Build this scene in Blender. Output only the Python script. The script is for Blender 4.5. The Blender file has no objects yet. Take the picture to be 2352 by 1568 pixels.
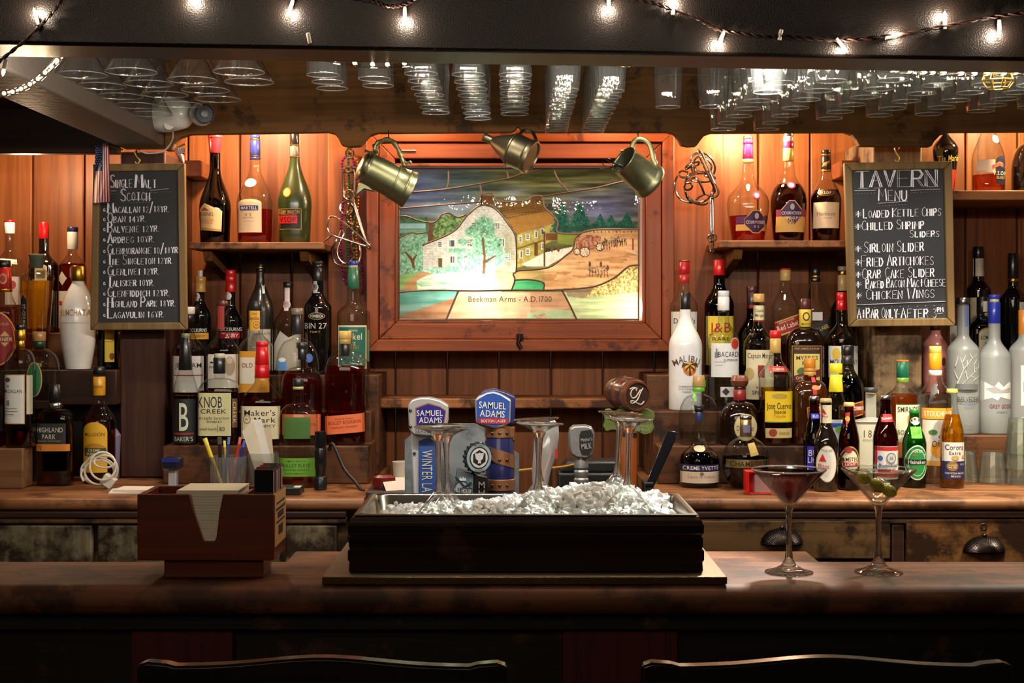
import bpy, bmesh, math, random
import numpy as np
from mathutils import Vector, Matrix
random.seed(7); rng = np.random.default_rng(7)
sc = bpy.context.scene
COL = sc.collection
# ------------------------------------------------------------------ camera
F = 3400.0; YH = 720.0; CZ = 1.52          # focal length in pixels, horizon row, eye height (m)
cam = bpy.data.objects.new('camera', bpy.data.cameras.new('camera')); COL.objects.link(cam)
cam.location = (0, 0, CZ); cam.rotation_euler = (math.pi/2, 0, 0)
cam.data.sensor_width = 36; cam.data.lens = F/2352*36; cam.data.shift_y = (YH-784)/2352
cam.data.clip_start = 0.05; cam.data.clip_end = 50
sc.camera = cam
def P(px, py, d): return Vector(((px-1176)/F*d, d, CZ-(py-YH)/F*d))
# ------------------------------------------------------------------ view, world, lights
vs = sc.view_settings
vs.view_transform = 'Standard'; vs.look = 'None'; vs.gamma = 1; vs.use_curve_mapping = False
vs.exposure = 0.7
cy = sc.cycles
cy.max_bounces = 14; cy.diffuse_bounces = 3; cy.glossy_bounces = 5; cy.transmission_bounces = 14
cy.transparent_max_bounces = 64; cy.caustics_reflective = False; cy.caustics_refractive = False
cy.sample_clamp_indirect = 4.0; cy.use_denoising = True
W = bpy.data.worlds.new('dim_room'); sc.world = W; W.use_nodes = True
W.node_tree.nodes['Background'].inputs[0].default_value = (1, .8, .6, 1)
W.node_tree.nodes['Background'].inputs[1].default_value = 0.012
def lamp(name, kind, loc, energy, col, size=.03, target=None, sy=None, spot=None, blend=.6):
    l = bpy.data.lights.new(name, kind); l.energy = energy; l.color = col
    if kind == 'AREA':
        l.size = size
        if sy: l.shape = 'RECTANGLE'; l.size_y = sy
    else: l.shadow_soft_size = size
    if kind == 'SPOT': l.spot_size = math.radians(spot); l.spot_blend = blend
    o = bpy.data.objects.new(name, l); COL.objects.link(o); o.location = loc
    if target is not None:
        o.rotation_euler = (Vector(target)-Vector(loc)).to_track_quat('-Z', 'Y').to_euler()
    return o
WARM = (1, .80, .58); AMB = (1, .68, .40); COOL = (1, .93, .84)
for i in range(15):                                  # bulbs of the strip behind the beam, shining back at the bottles
    x = -1.15+i*.165; lamp('beam_strip_bulb', 'SPOT', (x, 2.52, 1.972), 2.5, COOL, .007, (x*1.3, 3.9, 1.30), spot=150, blend=.5)
for x, e_ in ((-1.15, 9), (-.62, 9), (-.12, 5.5), (.38, 6.5), (.86, 9), (1.3, 9)):      # small puck lights under the ceiling, aimed at the bottles
    lamp('puck_light', 'SPOT', (x, 3.56, 2.17), e_*1.3, COOL, .022, (x*.99, 3.80, 1.10), spot=92, blend=.9)
lamp('counter_spot', 'SPOT', (1.25, 3.3, 2.14), 64, (1, .90, .66), .025, (1.22, 3.72, 1.05), spot=60, blend=.7)
lamp('bar_spot', 'SPOT', (1.22, 2.98, 2.14), 46, (1, .90, .70), .02, (.66, 2.40, 1.10), spot=56, blend=.7)
lamp('ice_spot', 'SPOT', (.56, 3.05, 2.14), 190, COOL, .02, (.20, 2.5, 1.19), spot=36, blend=.6)
lamp('niche_light', 'POINT', (-.72, 4.06, 2.10), 11, AMB, .03)
lamp('niche_light', 'POINT', (.66, 4.13, 2.045), 11, AMB, .03)
lamp('niche_light', 'POINT', (1.42, 4.08, 2.12), 9, (1, .80, .42), .03)
lamp('niche_light', 'POINT', (-1.32, 4.02, 1.93), 5, AMB, .03)
lamp('niche_light', 'POINT', (-.28, 4.02, 2.12), 4.5, AMB, .03)
lamp('niche_light', 'POINT', (.28, 4.02, 2.12), 3.5, AMB, .03)
lamp('front_fill', 'AREA', (-.8, -1.2, 2.5), 12, WARM, 2.2, (-.2, 4, 1.5), 1.0)  # soft fill added behind the camera to brighten surfaces facing it
# ------------------------------------------------------------------ materials
def lin(c):
    c = c/255.0
    return c/12.92 if c <= .04045 else ((c+.055)/1.055)**2.4
def rgb(c): return (lin(c[0]), lin(c[1]), lin(c[2]), 1)
MATS = {}
def newmat(key):
    m = bpy.data.materials.new(str(key)); m.use_nodes = True
    nt = m.node_tree; nt.nodes.clear()
    out = nt.nodes.new('ShaderNodeOutputMaterial'); MATS[key] = m
    return m, nt, out
def N(nt, t, **kw):
    n = nt.nodes.new('ShaderNode'+t)
    for k, v in kw.items():
        if hasattr(n, k) and not k[0].isupper(): setattr(n, k, v)
    return n
def paint(c, rough=.5, metal=0.0, coat=0.0, bump=0.0):
    key = ('paint', c, rough, metal, coat, bump)
    if key in MATS: return MATS[key]
    m, nt, out = newmat(key)
    b = N(nt, 'BsdfPrincipled'); b.inputs['Base Color'].default_value = rgb(c)
    b.inputs['Roughness'].default_value = rough; b.inputs['Metallic'].default_value = metal
    b.inputs['Coat Weight'].default_value = coat; b.inputs['Coat Roughness'].default_value = .06
    tc = N(nt, 'TexCoord'); no = N(nt, 'TexNoise'); no.inputs['Scale'].default_value = 420 if bump == .45 else 60; no.inputs['Detail'].default_value = 4
    nt.links.new(tc.outputs['Object'], no.inputs['Vector'])
    mx = N(nt, 'MixRGB', blend_type='MULTIPLY'); mx.inputs[0].default_value = .16
    mx.inputs[1].default_value = rgb(c); nt.links.new(no.outputs['Fac'], mx.inputs[2])
    nt.links.new(mx.outputs[0], b.inputs['Base Color'])
    if bump:
        bp = N(nt, 'Bump'); bp.inputs['Strength'].default_value = bump; bp.inputs['Distance'].default_value = .002
        nt.links.new(no.outputs['Fac'], bp.inputs['Height']); nt.links.new(bp.outputs[0], b.inputs['Normal'])
    nt.links.new(b.outputs[0], out.inputs[0]); return m
def metal(c, rough=.25, bump=.0): return paint(c, rough, 1.0, 0.0, bump)
def wood(c1, c2, axis='Z', rough=.45, stain=None, amt=.5, sc_=1.0, bump=.25, coat=0.0):
    key = ('wood', c1, c2, axis, rough, stain, amt, sc_, bump, coat)
    if key in MATS: return MATS[key]
    m, nt, out = newmat(key); L = nt.links.new
    b = N(nt, 'BsdfPrincipled'); b.inputs['Roughness'].default_value = rough; b.inputs['Specular IOR Level'].default_value = .28
    b.inputs['Coat Weight'].default_value = coat; b.inputs['Coat Roughness'].default_value = .15
    tc = N(nt, 'TexCoord'); oi = N(nt, 'ObjectInfo'); ad = N(nt, 'VectorMath', operation='ADD')
    sm = N(nt, 'VectorMath', operation='SCALE'); sm.inputs['Scale'].default_value = 7.3
    cb = N(nt, 'CombineXYZ'); L(oi.outputs['Random'], cb.inputs[0]); L(oi.outputs['Random'], cb.inputs[2])
    L(cb.outputs[0], sm.inputs[0]); L(tc.outputs['Object'], ad.inputs[0]); L(sm.outputs[0], ad.inputs[1])
    mp = N(nt, 'Mapping'); s = {'X': (1.2, 26, 26), 'Y': (26, 1.2, 26), 'Z': (26, 26, 1.2)}[axis]
    mp.inputs['Scale'].default_value = tuple(v*sc_ for v in s); L(ad.outputs[0], mp.inputs['Vector'])
    no = N(nt, 'TexNoise'); no.inputs['Scale'].default_value = 1.6; no.inputs['Detail'].default_value = 7
    no.inputs['Distortion'].default_value = .9; L(mp.outputs[0], no.inputs['Vector'])
    cr = N(nt, 'ValToRGB'); cr.color_ramp.elements[0].position = .32; cr.color_ramp.elements[1].position = .68
    cr.color_ramp.elements[0].color = rgb(c1); cr.color_ramp.elements[1].color = rgb(c2)
    L(no.outputs['Fac'], cr.inputs[0]); colr = cr.outputs[0]
    if stain:
        n2 = N(nt, 'TexNoise'); n2.inputs['Scale'].default_value = 9; n2.inputs['Detail'].default_value = 8; n2.inputs['Roughness'].default_value = .65
        L(ad.outputs[0], n2.inputs['Vector'])
        r2 = N(nt, 'ValToRGB'); r2.color_ramp.elements[0].position = .60-.25*amt; r2.color_ramp.elements[1].position = .66-.15*amt
        L(n2.outputs['Fac'], r2.inputs[0])
        mx = N(nt, 'MixRGB'); L(r2.outputs[0], mx.inputs[0]); L(colr, mx.inputs[1]); mx.inputs[2].default_value = rgb(stain); colr = mx.outputs[0]
    L(colr, b.inputs['Base Color'])
    bp = N(nt, 'Bump'); bp.inputs['Strength'].default_value = bump; bp.inputs['Distance'].default_value = .003
    L(no.outputs['Fac'], bp.inputs['Height']); L(bp.outputs[0], b.inputs['Normal'])
    L(b.outputs[0], out.inputs[0]); return m
def thin_glass(t=(250, 252, 250), k=1.0, edge=.55, rough=.0, frost=0.0):
    key = ('tg', t, k, edge, rough, frost)
    if key in MATS: return MATS[key]
    m, nt, out = newmat(key); L = nt.links.new
    lw = N(nt, 'LayerWeight'); lw.inputs['Blend'].default_value = .5
    pw = N(nt, 'Math', operation='POWER'); L(lw.outputs['Facing'], pw.inputs[0]); pw.inputs[1].default_value = 3.2
    mu = N(nt, 'Math', operation='MULTIPLY_ADD', use_clamp=True); L(pw.outputs[0], mu.inputs[0]); mu.inputs[1].default_value = .62*k; mu.inputs[2].default_value = .05*k
    tr = N(nt, 'BsdfTransparent'); gl = N(nt, 'BsdfGlossy'); gl.inputs['Roughness'].default_value = rough+.03
    mx = N(nt, 'MixRGB'); p2 = N(nt, 'Math', operation='POWER'); L(lw.outputs['Facing'], p2.inputs[0]); p2.inputs[1].default_value = 2.5
    c = rgb(t); mx.inputs[1].default_value = c; mx.inputs[2].default_value = tuple(v*(1-edge) for v in c[:3])+(1,)
    L(p2.outputs[0], mx.inputs[0]); L(mx.outputs[0], tr.inputs[0])
    ms = N(nt, 'MixShader'); L(mu.outputs[0], ms.inputs[0]); base = tr.outputs[0]
    if frost:
        df = N(nt, 'BsdfPrincipled'); df.inputs['Base Color'].default_value = rgb(t); df.inputs['Roughness'].default_value = .35
        tl = N(nt, 'BsdfTranslucent'); tl.inputs[0].default_value = rgb(t)
        m1 = N(nt, 'MixShader'); m1.inputs[0].default_value = .4; L(df.outputs[0], m1.inputs[1]); L(tl.outputs[0], m1.inputs[2])
        m2 = N(nt, 'MixShader'); m2.inputs[0].default_value = frost; L(base, m2.inputs[1]); L(m1.outputs[0], m2.inputs[2]); base = m2.outputs[0]
    L(base, ms.inputs[1]); L(gl.outputs[0], ms.inputs[2]); L(ms.outputs[0], out.inputs[0]); return m
def liquid(c, ior=1.34, rough=0.0):
    key = ('liq', c, ior, rough)
    if key in MATS: return MATS[key]
    m, nt, out = newmat(key)
    g = N(nt, 'BsdfGlass'); g.inputs['Color'].default_value = rgb(c); g.inputs['IOR'].default_value = ior; g.inputs['Roughness'].default_value = rough
    tr = N(nt, 'BsdfTransparent'); tr.inputs[0].default_value = rgb(c); ms = N(nt, 'MixShader'); ms.inputs[0].default_value = .5 if ior < 1.38 else .18
    nt.links.new(g.outputs[0], ms.inputs[1]); nt.links.new(tr.outputs[0], ms.inputs[2])
    nt.links.new((g if ior > 1.4 else ms).outputs[0], out.inputs[0]); return m
def murky(t, d, f):
    key = ('murk', t, d, f)
    if key in MATS: return MATS[key]
    m, nt, out = newmat(key); tr = N(nt, 'BsdfTransparent'); tr.inputs[0].default_value = rgb(t); df = N(nt, 'BsdfTranslucent'); df.inputs[0].default_value = rgb(d)
    gl = N(nt, 'BsdfGlossy'); gl.inputs['Roughness'].default_value = .02; fr = N(nt, 'Fresnel'); fr.inputs[0].default_value = 1.2
    m1 = N(nt, 'MixShader'); m1.inputs[0].default_value = f; nt.links.new(tr.outputs[0], m1.inputs[1]); nt.links.new(df.outputs[0], m1.inputs[2])
    m2 = N(nt, 'MixShader'); m2.inputs[0].default_value = .05; nt.links.new(m1.outputs[0], m2.inputs[1]); nt.links.new(gl.outputs[0], m2.inputs[2])
    nt.links.new(m2.outputs[0], out.inputs[0]); return m
def gummy(c, f=.55):
    key = ('gum', c, f)
    if key in MATS: return MATS[key]
    m, nt, out = newmat(key); b = N(nt, 'BsdfPrincipled'); b.inputs['Base Color'].default_value = rgb(c); b.inputs['Roughness'].default_value = .2; b.inputs['Coat Weight'].default_value = .5
    tl = N(nt, 'BsdfTranslucent'); tl.inputs[0].default_value = rgb(c); ms = N(nt, 'MixShader'); ms.inputs[0].default_value = f
    nt.links.new(b.outputs[0], ms.inputs[1]); nt.links.new(tl.outputs[0], ms.inputs[2]); nt.links.new(ms.outputs[0], out.inputs[0]); return m
def glow(c, s):
    key = ('glow', c, s)
    if key in MATS: return MATS[key]
    m, nt, out = newmat(key)
    e = N(nt, 'Emission'); e.inputs[0].default_value = rgb(c); e.inputs[1].default_value = s
    nt.links.new(e.outputs[0], out.inputs[0]); return m
# ------------------------------------------------------------------ mesh helpers
class MB:
    def __init__(s): s.v = []; s.f = []; s.m = []; s.mats = []
    def mi(s, mat):
        if mat not in s.mats: s.mats.append(mat)
        return s.mats.index(mat)
    def add(s, vs_, fs, mat, M=None):
        o = len(s.v); k = s.mi(mat)
        if M is not None: vs_ = [M @ Vector(v) for v in vs_]
        s.v += [tuple(v) for v in vs_]; s.f += [tuple(i+o for i in f) for f in fs]; s.m += [k]*len(fs)
        return s
    def box(s, x0, x1, y0, y1, z0, z1, mat, M=None):
        v = [(x, y, z) for x in (x0, x1) for y in (y0, y1) for z in (z0, z1)]
        return s.add(v, [(0, 1, 3, 2), (4, 6, 7, 5), (0, 4, 5, 1), (2, 3, 7, 6), (0, 2, 6, 4), (1, 5, 7, 3)], mat, M)
    def grid(s, rows, mat, close=True, M=None, cap0=False, cap1=False):
        n = len(rows[0]); v = [p for r in rows for p in r]; f = []
        for i in range(len(rows)-1):
            for j in range(n if close else n-1):
                a, b = i*n+j, i*n+(j+1) % n
                f.append((a, b, b+n, a+n))
        if cap0: f.append(tuple(reversed(range(n))))
        if cap1: f.append(tuple(range((len(rows)-1)*n, len(rows)*n)))
        return s.add(v, f, mat, M)
    def lathe(s, prof, mat, seg=32, M=None, cap0=True, cap1=True, n=2.0, dep=1.0, rib=0, ribamp=.02):
        rows = []
        for r, z in prof:
            row = []
            for j in range(seg):
                a = 2*math.pi*j/seg; ca, sa = math.cos(a), math.sin(a); q = r
                if rib: q = r*(1+ribamp*math.cos(rib*a))
                if n != 2:
                    x = math.copysign(abs(ca)**(2/n), ca)*q; y = math.copysign(abs(sa)**(2/n), sa)*q*dep
                else: x, y = ca*q, sa*q*dep
                row.append((x, y, z))
            rows.append(row)
        return s.grid(rows, mat, True, M, cap0, cap1)
    def tube(s, pts, r, mat, seg=8, closed=False, M=None, flat=1.0):
        pts = [Vector(p) for p in pts]; n = len(pts); rows = []; up = Vector((0, 0, 1)); prev = None
        for i, p in enumerate(pts):
            if closed: t = pts[(i+1) % n]-pts[i-1]
            else: t = pts[min(i+1, n-1)]-pts[max(i-1, 0)]
            if t.length < 1e-9: t = Vector((1, 0, 0))
            t.normalize()
            if prev is None:
                a = up if abs(t.dot(up)) < .9 else Vector((0, 1, 0)); u = t.cross(a).normalized()
            else:
                u = prev-t*prev.dot(t)
                u = u.normalized() if u.length > 1e-6 else t.orthogonal().normalized()
            prev = u; w = t.cross(u); rr = r[i] if isinstance(r, (list, tuple)) else r
            rows.append([tuple(p+u*(math.cos(2*math.pi*j/seg)*rr)+w*(math.sin(2*math.pi*j/seg)*rr*flat)) for j in range(seg)])
        if closed: rows.append(rows[0])
        return s.grid(rows, mat, True, M, not closed, not closed)
    def ball(s, c, r, mat, seg=16, rings=10, sx=1, sy=1, sz=1, M=None):
        prof = [(max(1e-5, math.sin(math.pi*i/rings))*r, -math.cos(math.pi*i/rings)*r) for i in range(rings+1)]
        T = Matrix.Translation(Vector(c)) @ Matrix.Diagonal((sx, sy, sz, 1))
        return s.lathe(prof, mat, seg, (M @ T) if M is not None else T)
    def prism(s, poly, y0, y1, mat, M=None):        # outline in (x, z), extruded along y
        n = len(poly); v = [(x, y0, z) for x, z in poly]+[(x, y1, z) for x, z in poly]
        f = [tuple(range(n)), tuple(reversed(range(n, 2*n)))]+[(i, n+i, n+(i+1) % n, (i+1) % n) for i in range(n)]
        return s.add(v, f, mat, M)
    def build(s, name, parent=None, bevel=0, smooth=True, sharp=.6, loc=None, fix=True):
        me = bpy.data.meshes.new(name); me.from_pydata(s.v, [], s.f)
        for m in s.mats: me.materials.append(m)
        me.polygons.foreach_set('material_index', s.m)
        if fix:
            bm = bmesh.new(); bm.from_mesh(me); bmesh.ops.recalc_face_normals(bm, faces=bm.faces); bm.to_mesh(me); bm.free()
        if smooth:
            me.polygons.foreach_set('use_smooth', [True]*len(me.polygons)); me.set_sharp_from_angle(angle=sharp)
        me.update()
        o = bpy.data.objects.new(name, me); COL.objects.link(o)
        if parent is not None: o.parent = parent
        if loc is not None: o.location = loc
        if bevel:
            b = o.modifiers.new('edge', 'BEVEL'); b.width = bevel; b.segments = 2; b.limit_method = 'ANGLE'; b.angle_limit = .7
        return o
def tag(o, label, cat, group=None, kind=None):
    o['label'] = label; o['category'] = cat
    if group: o['group'] = group
    if kind: o['kind'] = kind
    return o
def struct(mb, name, label=None, bevel=0, **k):
    o = mb.build(name, bevel=bevel, **k); o['kind'] = 'structure'
    if label: o['label'] = label
    return o
def thing(name, label, cat, loc=(0, 0, 0), group=None, rot=None):
    o = bpy.data.objects.new(name, None); COL.objects.link(o); o.location = loc; o.empty_display_size = .02
    if rot is not None: o.rotation_euler = rot
    return tag(o, label, cat, group)
def copy_thing(o, loc, label, group=None):
    c = o.copy(); COL.objects.link(c); c.location = loc; c['label'] = label
    if group: c['group'] = group
    for ch in o.children:
        d = ch.copy(); COL.objects.link(d); d.parent = c
        for g in ch.children:
            e = g.copy(); COL.objects.link(e); e.parent = d
    return c
def smooth_pts(pts, k=6, closed=False):
    pts = [Vector(p) for p in pts]; n = len(pts); out = []
    for i in range(n if closed else n-1):
        p0, p1, p2, p3 = (pts[(i-1) % n] if closed or i else pts[0]), pts[i], pts[(i+1) % n], (pts[(i+2) % n] if closed or i+2 < n else pts[-1])
        for j in range(k):
            t = j/k
            out.append(.5*((2*p1)+(p2-p0)*t+(2*p0-5*p1+4*p2-p3)*t*t+(3*p1-p0-3*p2+p3)*t**3))
    if not closed: out.append(pts[-1])
    return out
# ------------------------------------------------------------------ lettering: outline glyphs (labels) and single strokes (chalk)
GL = {}
def load_glyphs():
    obs = []
    for b in (0, 1):
        for ch in "ABCDEFGHIJKLMNOPQRSTUVWXYZabcdefghijklmnopqrstuvwxyz0123456789&'.-+*":
            cu = bpy.data.curves.new('g', 'FONT'); cu.body = ch; cu.size = 1; cu.resolution_u = 3; cu.offset = .004*b
            o = bpy.data.objects.new('g', cu); COL.objects.link(o); obs.append((ch, b, o))
    dg = bpy.context.evaluated_depsgraph_get(); dg.update()
    for ch, b, o in obs:
        me = bpy.data.meshes.new_from_object(o.evaluated_get(dg))
        bm = bmesh.new(); bm.from_mesh(me)              # cut into narrow strips so that letters follow curved labels
        for k in range(1, 14):
            for no in ((1, 0, 0), (0, 1, 0)):
                if no[0] or k % 2: bmesh.ops.bisect_plane(bm, geom=bm.verts[:]+bm.edges[:]+bm.faces[:], plane_co=(k*.08, k*.08, 0), plane_no=no)
        bm.to_mesh(me); bm.free()
        v = [(p.co.x, p.co.y) for p in me.vertices]; f = [tuple(p.vertices) for p in me.polygons]
        GL[(ch, b)] = (v, f, max([p[0] for p in v] or [.3])+.06)
        cu = o.data; bpy.data.objects.remove(o); bpy.data.curves.remove(cu); bpy.data.meshes.remove(me)
load_glyphs()
def text2d(s, cx, cy, w, h, ang=0, bold=1, slant=0):
    """lettering in photo-plane units, y down, centred on (cx, cy)"""
    vs_, fs, x = [], [], 0
    for ch in s:
        if ch == ' ': x += .32; continue
        v, f, adv = GL.get((ch, bold), GL[('.', bold)])
        o = len(vs_); vs_ += [(px+x+slant*py, py) for px, py in v]; fs += [tuple(i+o for i in q) for q in f]; x += adv
    sx = w/max(x-.06, .1); sy = h/.70; ca, sa = math.cos(ang), math.sin(ang); out = []
    for px, py in vs_:
        a, b = (px-x/2)*sx, -(py-.35)*sy
        out.append((cx+a*ca-b*sa, cy+a*sa+b*ca))
    return out, fs
SF = {'A': "0,0 .5,1 1,0|.2,.4 .8,.4", 'B': "0,0 0,1 .7,1 .85,.75 .6,.53 0,.53|.6,.53 1,.28 .75,0 0,0", 'C': "1,.85 .6,1 .2,.85 0,.5 .2,.12 .6,0 1,.15",
 'D': "0,0 0,1 .6,.95 1,.5 .6,.05 0,0", 'E': "1,1 0,1 0,0 1,0|0,.52 .8,.52", 'F': "1,1 0,1 0,0|0,.52 .8,.52", 'G': "1,.85 .6,1 .2,.85 0,.5 .2,.1 .6,0 1,.15 1,.45 .6,.45",
 'H': "0,0 0,1|1,0 1,1|0,.5 1,.5", 'I': ".5,0 .5,1", 'J': ".8,1 .8,.2 .5,0 .1,.15", 'K': "0,0 0,1|1,1 0,.45 1,0", 'L': "0,1 0,0 .9,0", 'M': "0,0 .1,1 .5,.35 .9,1 1,0",
 'N': "0,0 0,1 1,0 1,1", 'O': ".5,1 .15,.85 0,.5 .15,.15 .5,0 .85,.15 1,.5 .85,.85 .5,1", 'P': "0,0 0,1 .7,1 .95,.75 .7,.5 0,.48", 'Q': ".5,1 0,.5 .5,0 1,.5 .5,1|.6,.3 1,0",
 'R': "0,0 0,1 .7,1 .95,.77 .7,.52 0,.5|.45,.5 1,0", 'S': ".95,.85 .6,1 .2,.92 .08,.72 .3,.55 .75,.45 .95,.25 .75,.05 .35,0 0,.15", 'T': "0,1 1,1|.5,1 .5,0", 'U': "0,1 0,.25 .3,0 .7,0 1,.25 1,1",
 'V': "0,1 .5,0 1,1", 'W': "0,1 .25,0 .5,.75 .75,0 1,1", 'X': "0,0 1,1|0,1 1,0", 'Y': "0,1 .5,.5 1,1|.5,.5 .5,0", 'Z': "0,1 1,1 0,0 1,0",
 '0': ".5,1 .1,.8 .1,.2 .5,0 .9,.2 .9,.8 .5,1", '1': ".1,.8 .4,1 .4,0", '2': ".1,.8 .4,1 .8,.9 .8,.65 .05,0 .95,0", '3': ".1,1 .9,1 .45,.6 .9,.4 .8,.08 .4,0 .05,.12", '4': ".7,0 .7,1 .05,.35 1,.35",
 '5': ".9,1 .2,1 .1,.55 .6,.6 .9,.35 .7,.05 .1,.05", '6': ".8,1 .3,.7 .1,.3 .4,0 .85,.15 .8,.45 .2,.4", '7': "0,1 .9,1 .4,0", '8': ".5,.55 .15,.75 .5,1 .85,.75 .5,.55 .1,.25 .5,0 .9,.25 .5,.55", '9': ".85,.6 .4,.5 .15,.75 .5,1 .85,.8 .8,0",
 '/': "0,-.1 .8,1.05", '.': "0,0 .06,.05", '+': "0,.45 .9,.45|.45,.85 .45,.05", '-': "0,.5 1,.5", '*': "0,.2 1,.85|0,.85 1,.2|.5,0 .5,1|-.1,.5 1.1,.5", "'": "0,1 0,.75", 'o': ".3,.62 .05,.4 .3,.15 .55,.4 .3,.62"}
def strokes(s, x0, x1, yb, h, caps=1.0, small=.74, slope=0):
    """handwritten small-caps line -> list of polylines in photo-plane units (y down)"""
    pen = 0; items = []
    for ch in s:
        if ch == ' ': pen += .42; continue
        up = ch.isupper() or ch in "+*/"; sc_ = caps if up else small
        c = ch if ch == 'o' and s.startswith('o ') and pen == 0 else ch.upper()
        w = {'I': .2, '.': .1, "'": .05, '1': .35, 'M': .85, 'W': .9, '/': .5}.get(c, .62)*sc_
        items.append((c, pen, w, sc_)); pen += w+.2
    k = (x1-x0)/max(pen-.2, .1); out = []
    for c, p, w, q in items:
        jy = random.uniform(-.03, .03)*h; sk = random.uniform(-.05, .05)
        for line in SF[c].split('|'):
            pl = []
            for a in line.split():
                u, v = map(float, a.split(','))
                X = x0+(p+w*(u+sk*v))*k; pl.append((X, yb-v*h*q+jy+slope*(X-x0)))
            out.append(pl)
    return out
# ------------------------------------------------------------------ the setting
def X(px, d): return (px-1176)/F*d
def Z(py, d): return CZ-(py-YH)/F*d
pine = wood((106, 56, 28), (142, 84, 44), 'Z', .42, bump=.12)
pine_x = wood((110, 58, 30), (142, 80, 44), 'X', .42, bump=.12)
pine_z = wood((112, 60, 30), (146, 84, 46), 'Z', .42, bump=.12)
umber_x = wood((88, 56, 24), (120, 78, 34), 'X', .75, (66, 40, 18), .2, bump=.2)
umber_z = wood((52, 30, 22), (76, 46, 34), 'Z', .5, bump=.2)
oldgray_z = wood((96, 76, 54), (134, 110, 80), 'Z', .6, (52, 36, 24), .5, bump=.35)
shelf_w = wood((120, 72, 38), (160, 104, 60), 'X', .5, (70, 40, 20), .4, bump=.25)
counter_w = wood((104, 64, 38), (146, 98, 60), 'X', .42, (84, 50, 28), .4, bump=.2)
bar_w = wood((74, 40, 22), (108, 64, 37), 'X', .6, (54, 28, 16), .45, bump=.12)
riser_w = wood((74, 44, 26), (102, 64, 38), 'X', .5, (44, 26, 16), .4, bump=.25)
dark_w = wood((38, 22, 14), (58, 34, 22), 'X', .5, bump=.2)
dirty = wood((96, 88, 66), (128, 116, 90), 'Z', .5, (42, 28, 16), .75, bump=.3)
drawer_w = wood((76, 56, 34), (104, 76, 46), 'X', .45, (38, 24, 14), .5, bump=.25)
drawer_worn = wood((96, 62, 34), (128, 86, 46), 'X', .45, (46, 28, 16), .6, bump=.3)
black = paint((16, 14, 13), .5); beam_m = paint((23, 17, 14), .36, 0, 0, .45)
floor_m = wood((30, 20, 14), (46, 32, 22), 'Y', .5)
struct(MB().box(-3, 3, -2.6, 4.6, -.06, 0, floor_m), 'floor')
mb = MB(); x = -1.86
while x < 1.86:
    mb.box(x, x+.148, 4.34, 4.37, 0, 2.2, pine); x += .152
struct(mb, 'wall_back', bevel=.004)
struct(MB().box(-1.95, -1.9, 2.52, 4.4, 0, 2.2, umber_z), 'wall_left')
struct(MB().box(1.9, 1.95, 2.52, 4.4, 0, 2.2, umber_z), 'wall_right')
mb = MB(); y = 2.49
while y < 4.3:
    mb.box(-1.95, 1.95, y, y+.176, 2.2, 2.24, dark_w); y += .18
struct(mb, 'ceiling', bevel=.003)
zb = lambda x: 1.9345-.0163*x
mb = MB(); o = [(a, zb(a)) for a in (-2.2, 2.2)]+[(2.2, 2.34), (-2.2, 2.34)]
mb.prism(o, 2.35, 2.472, beam_m); struct(mb, 'trim_1', 'black painted ceiling beam over the bar', bevel=.006)
joist = paint((88, 80, 72), .55, 0, 0, .5)
struct(MB().box(-1.036, -.907, 2.473, 3.96, 1.958, 2.199, joist), 'trim_2', 'dark joist running back to the left pillar', bevel=.006)
struct(MB().box(-1.9, -1.04, 3.9, 3.94, Z(352, 3.9), 2.199, dark_w).box(-1.9, -1.04, 3.2, 3.9, 2.06, 2.1, dark_w), 'trim_3', 'dark header board above the left shelves', bevel=.003)
struct(MB().box(X(275, 4), X(380, 4), 4.0, 4.339, 1.0762, 1.957, umber_z), 'trim_4', 'dark brown pillar behind the scotch board', bevel=.005)
struct(MB().box(X(2005, 4), X(2118, 4), 4.0, 4.339, 1.0762, 2.0, oldgray_z), 'trim_5', 'worn pillar behind the tavern menu board', bevel=.005)
D = 3.86
pts = [(378, 120), (378, 345), (395, 345), (400, 330), (412, 316), (435, 308), (752, 303), (768, 307), (777, 318), (784, 333), (800, 337), (828, 335), (837, 325), (848, 312), (866, 305),
       (1174, 303), (1184, 298), (1190, 290), (1196, 298), (1206, 303), (1532, 303), (1548, 307), (1557, 318), (1565, 333), (1580, 336), (1600, 335), (1608, 324), (1618, 311), (1634, 305),
       (1942, 303), (1958, 309), (1968, 321), (1975, 335), (2140, 336), (2146, 325), (2160, 310), (2184, 303), (2700, 299), (2700, 120)]
struct(MB().prism([(X(a, D), min(Z(b, D), 2.199)) for a, b in pts], D, D+.034, umber_x), 'trim_6', 'scalloped brown valance board above the bottle shelves', bevel=.003, smooth=False)
for i, (a, b) in enumerate(((752, 846), (1546, 1662))):
    struct(MB().box(X(a, 4.28), X(b, 4.28), 4.28, 4.339, 1.0762, 2.19, pine_z), 'trim_%d' % (7+i), 'plain wide board beside the stained glass frame', bevel=.004)
struct(MB().box(-.39, .40, 4.15, 4.339, Z(938, 4.15), Z(915, 4.15), shelf_w), 'trim_9', 'narrow ledge below the stained glass', bevel=.004)
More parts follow.
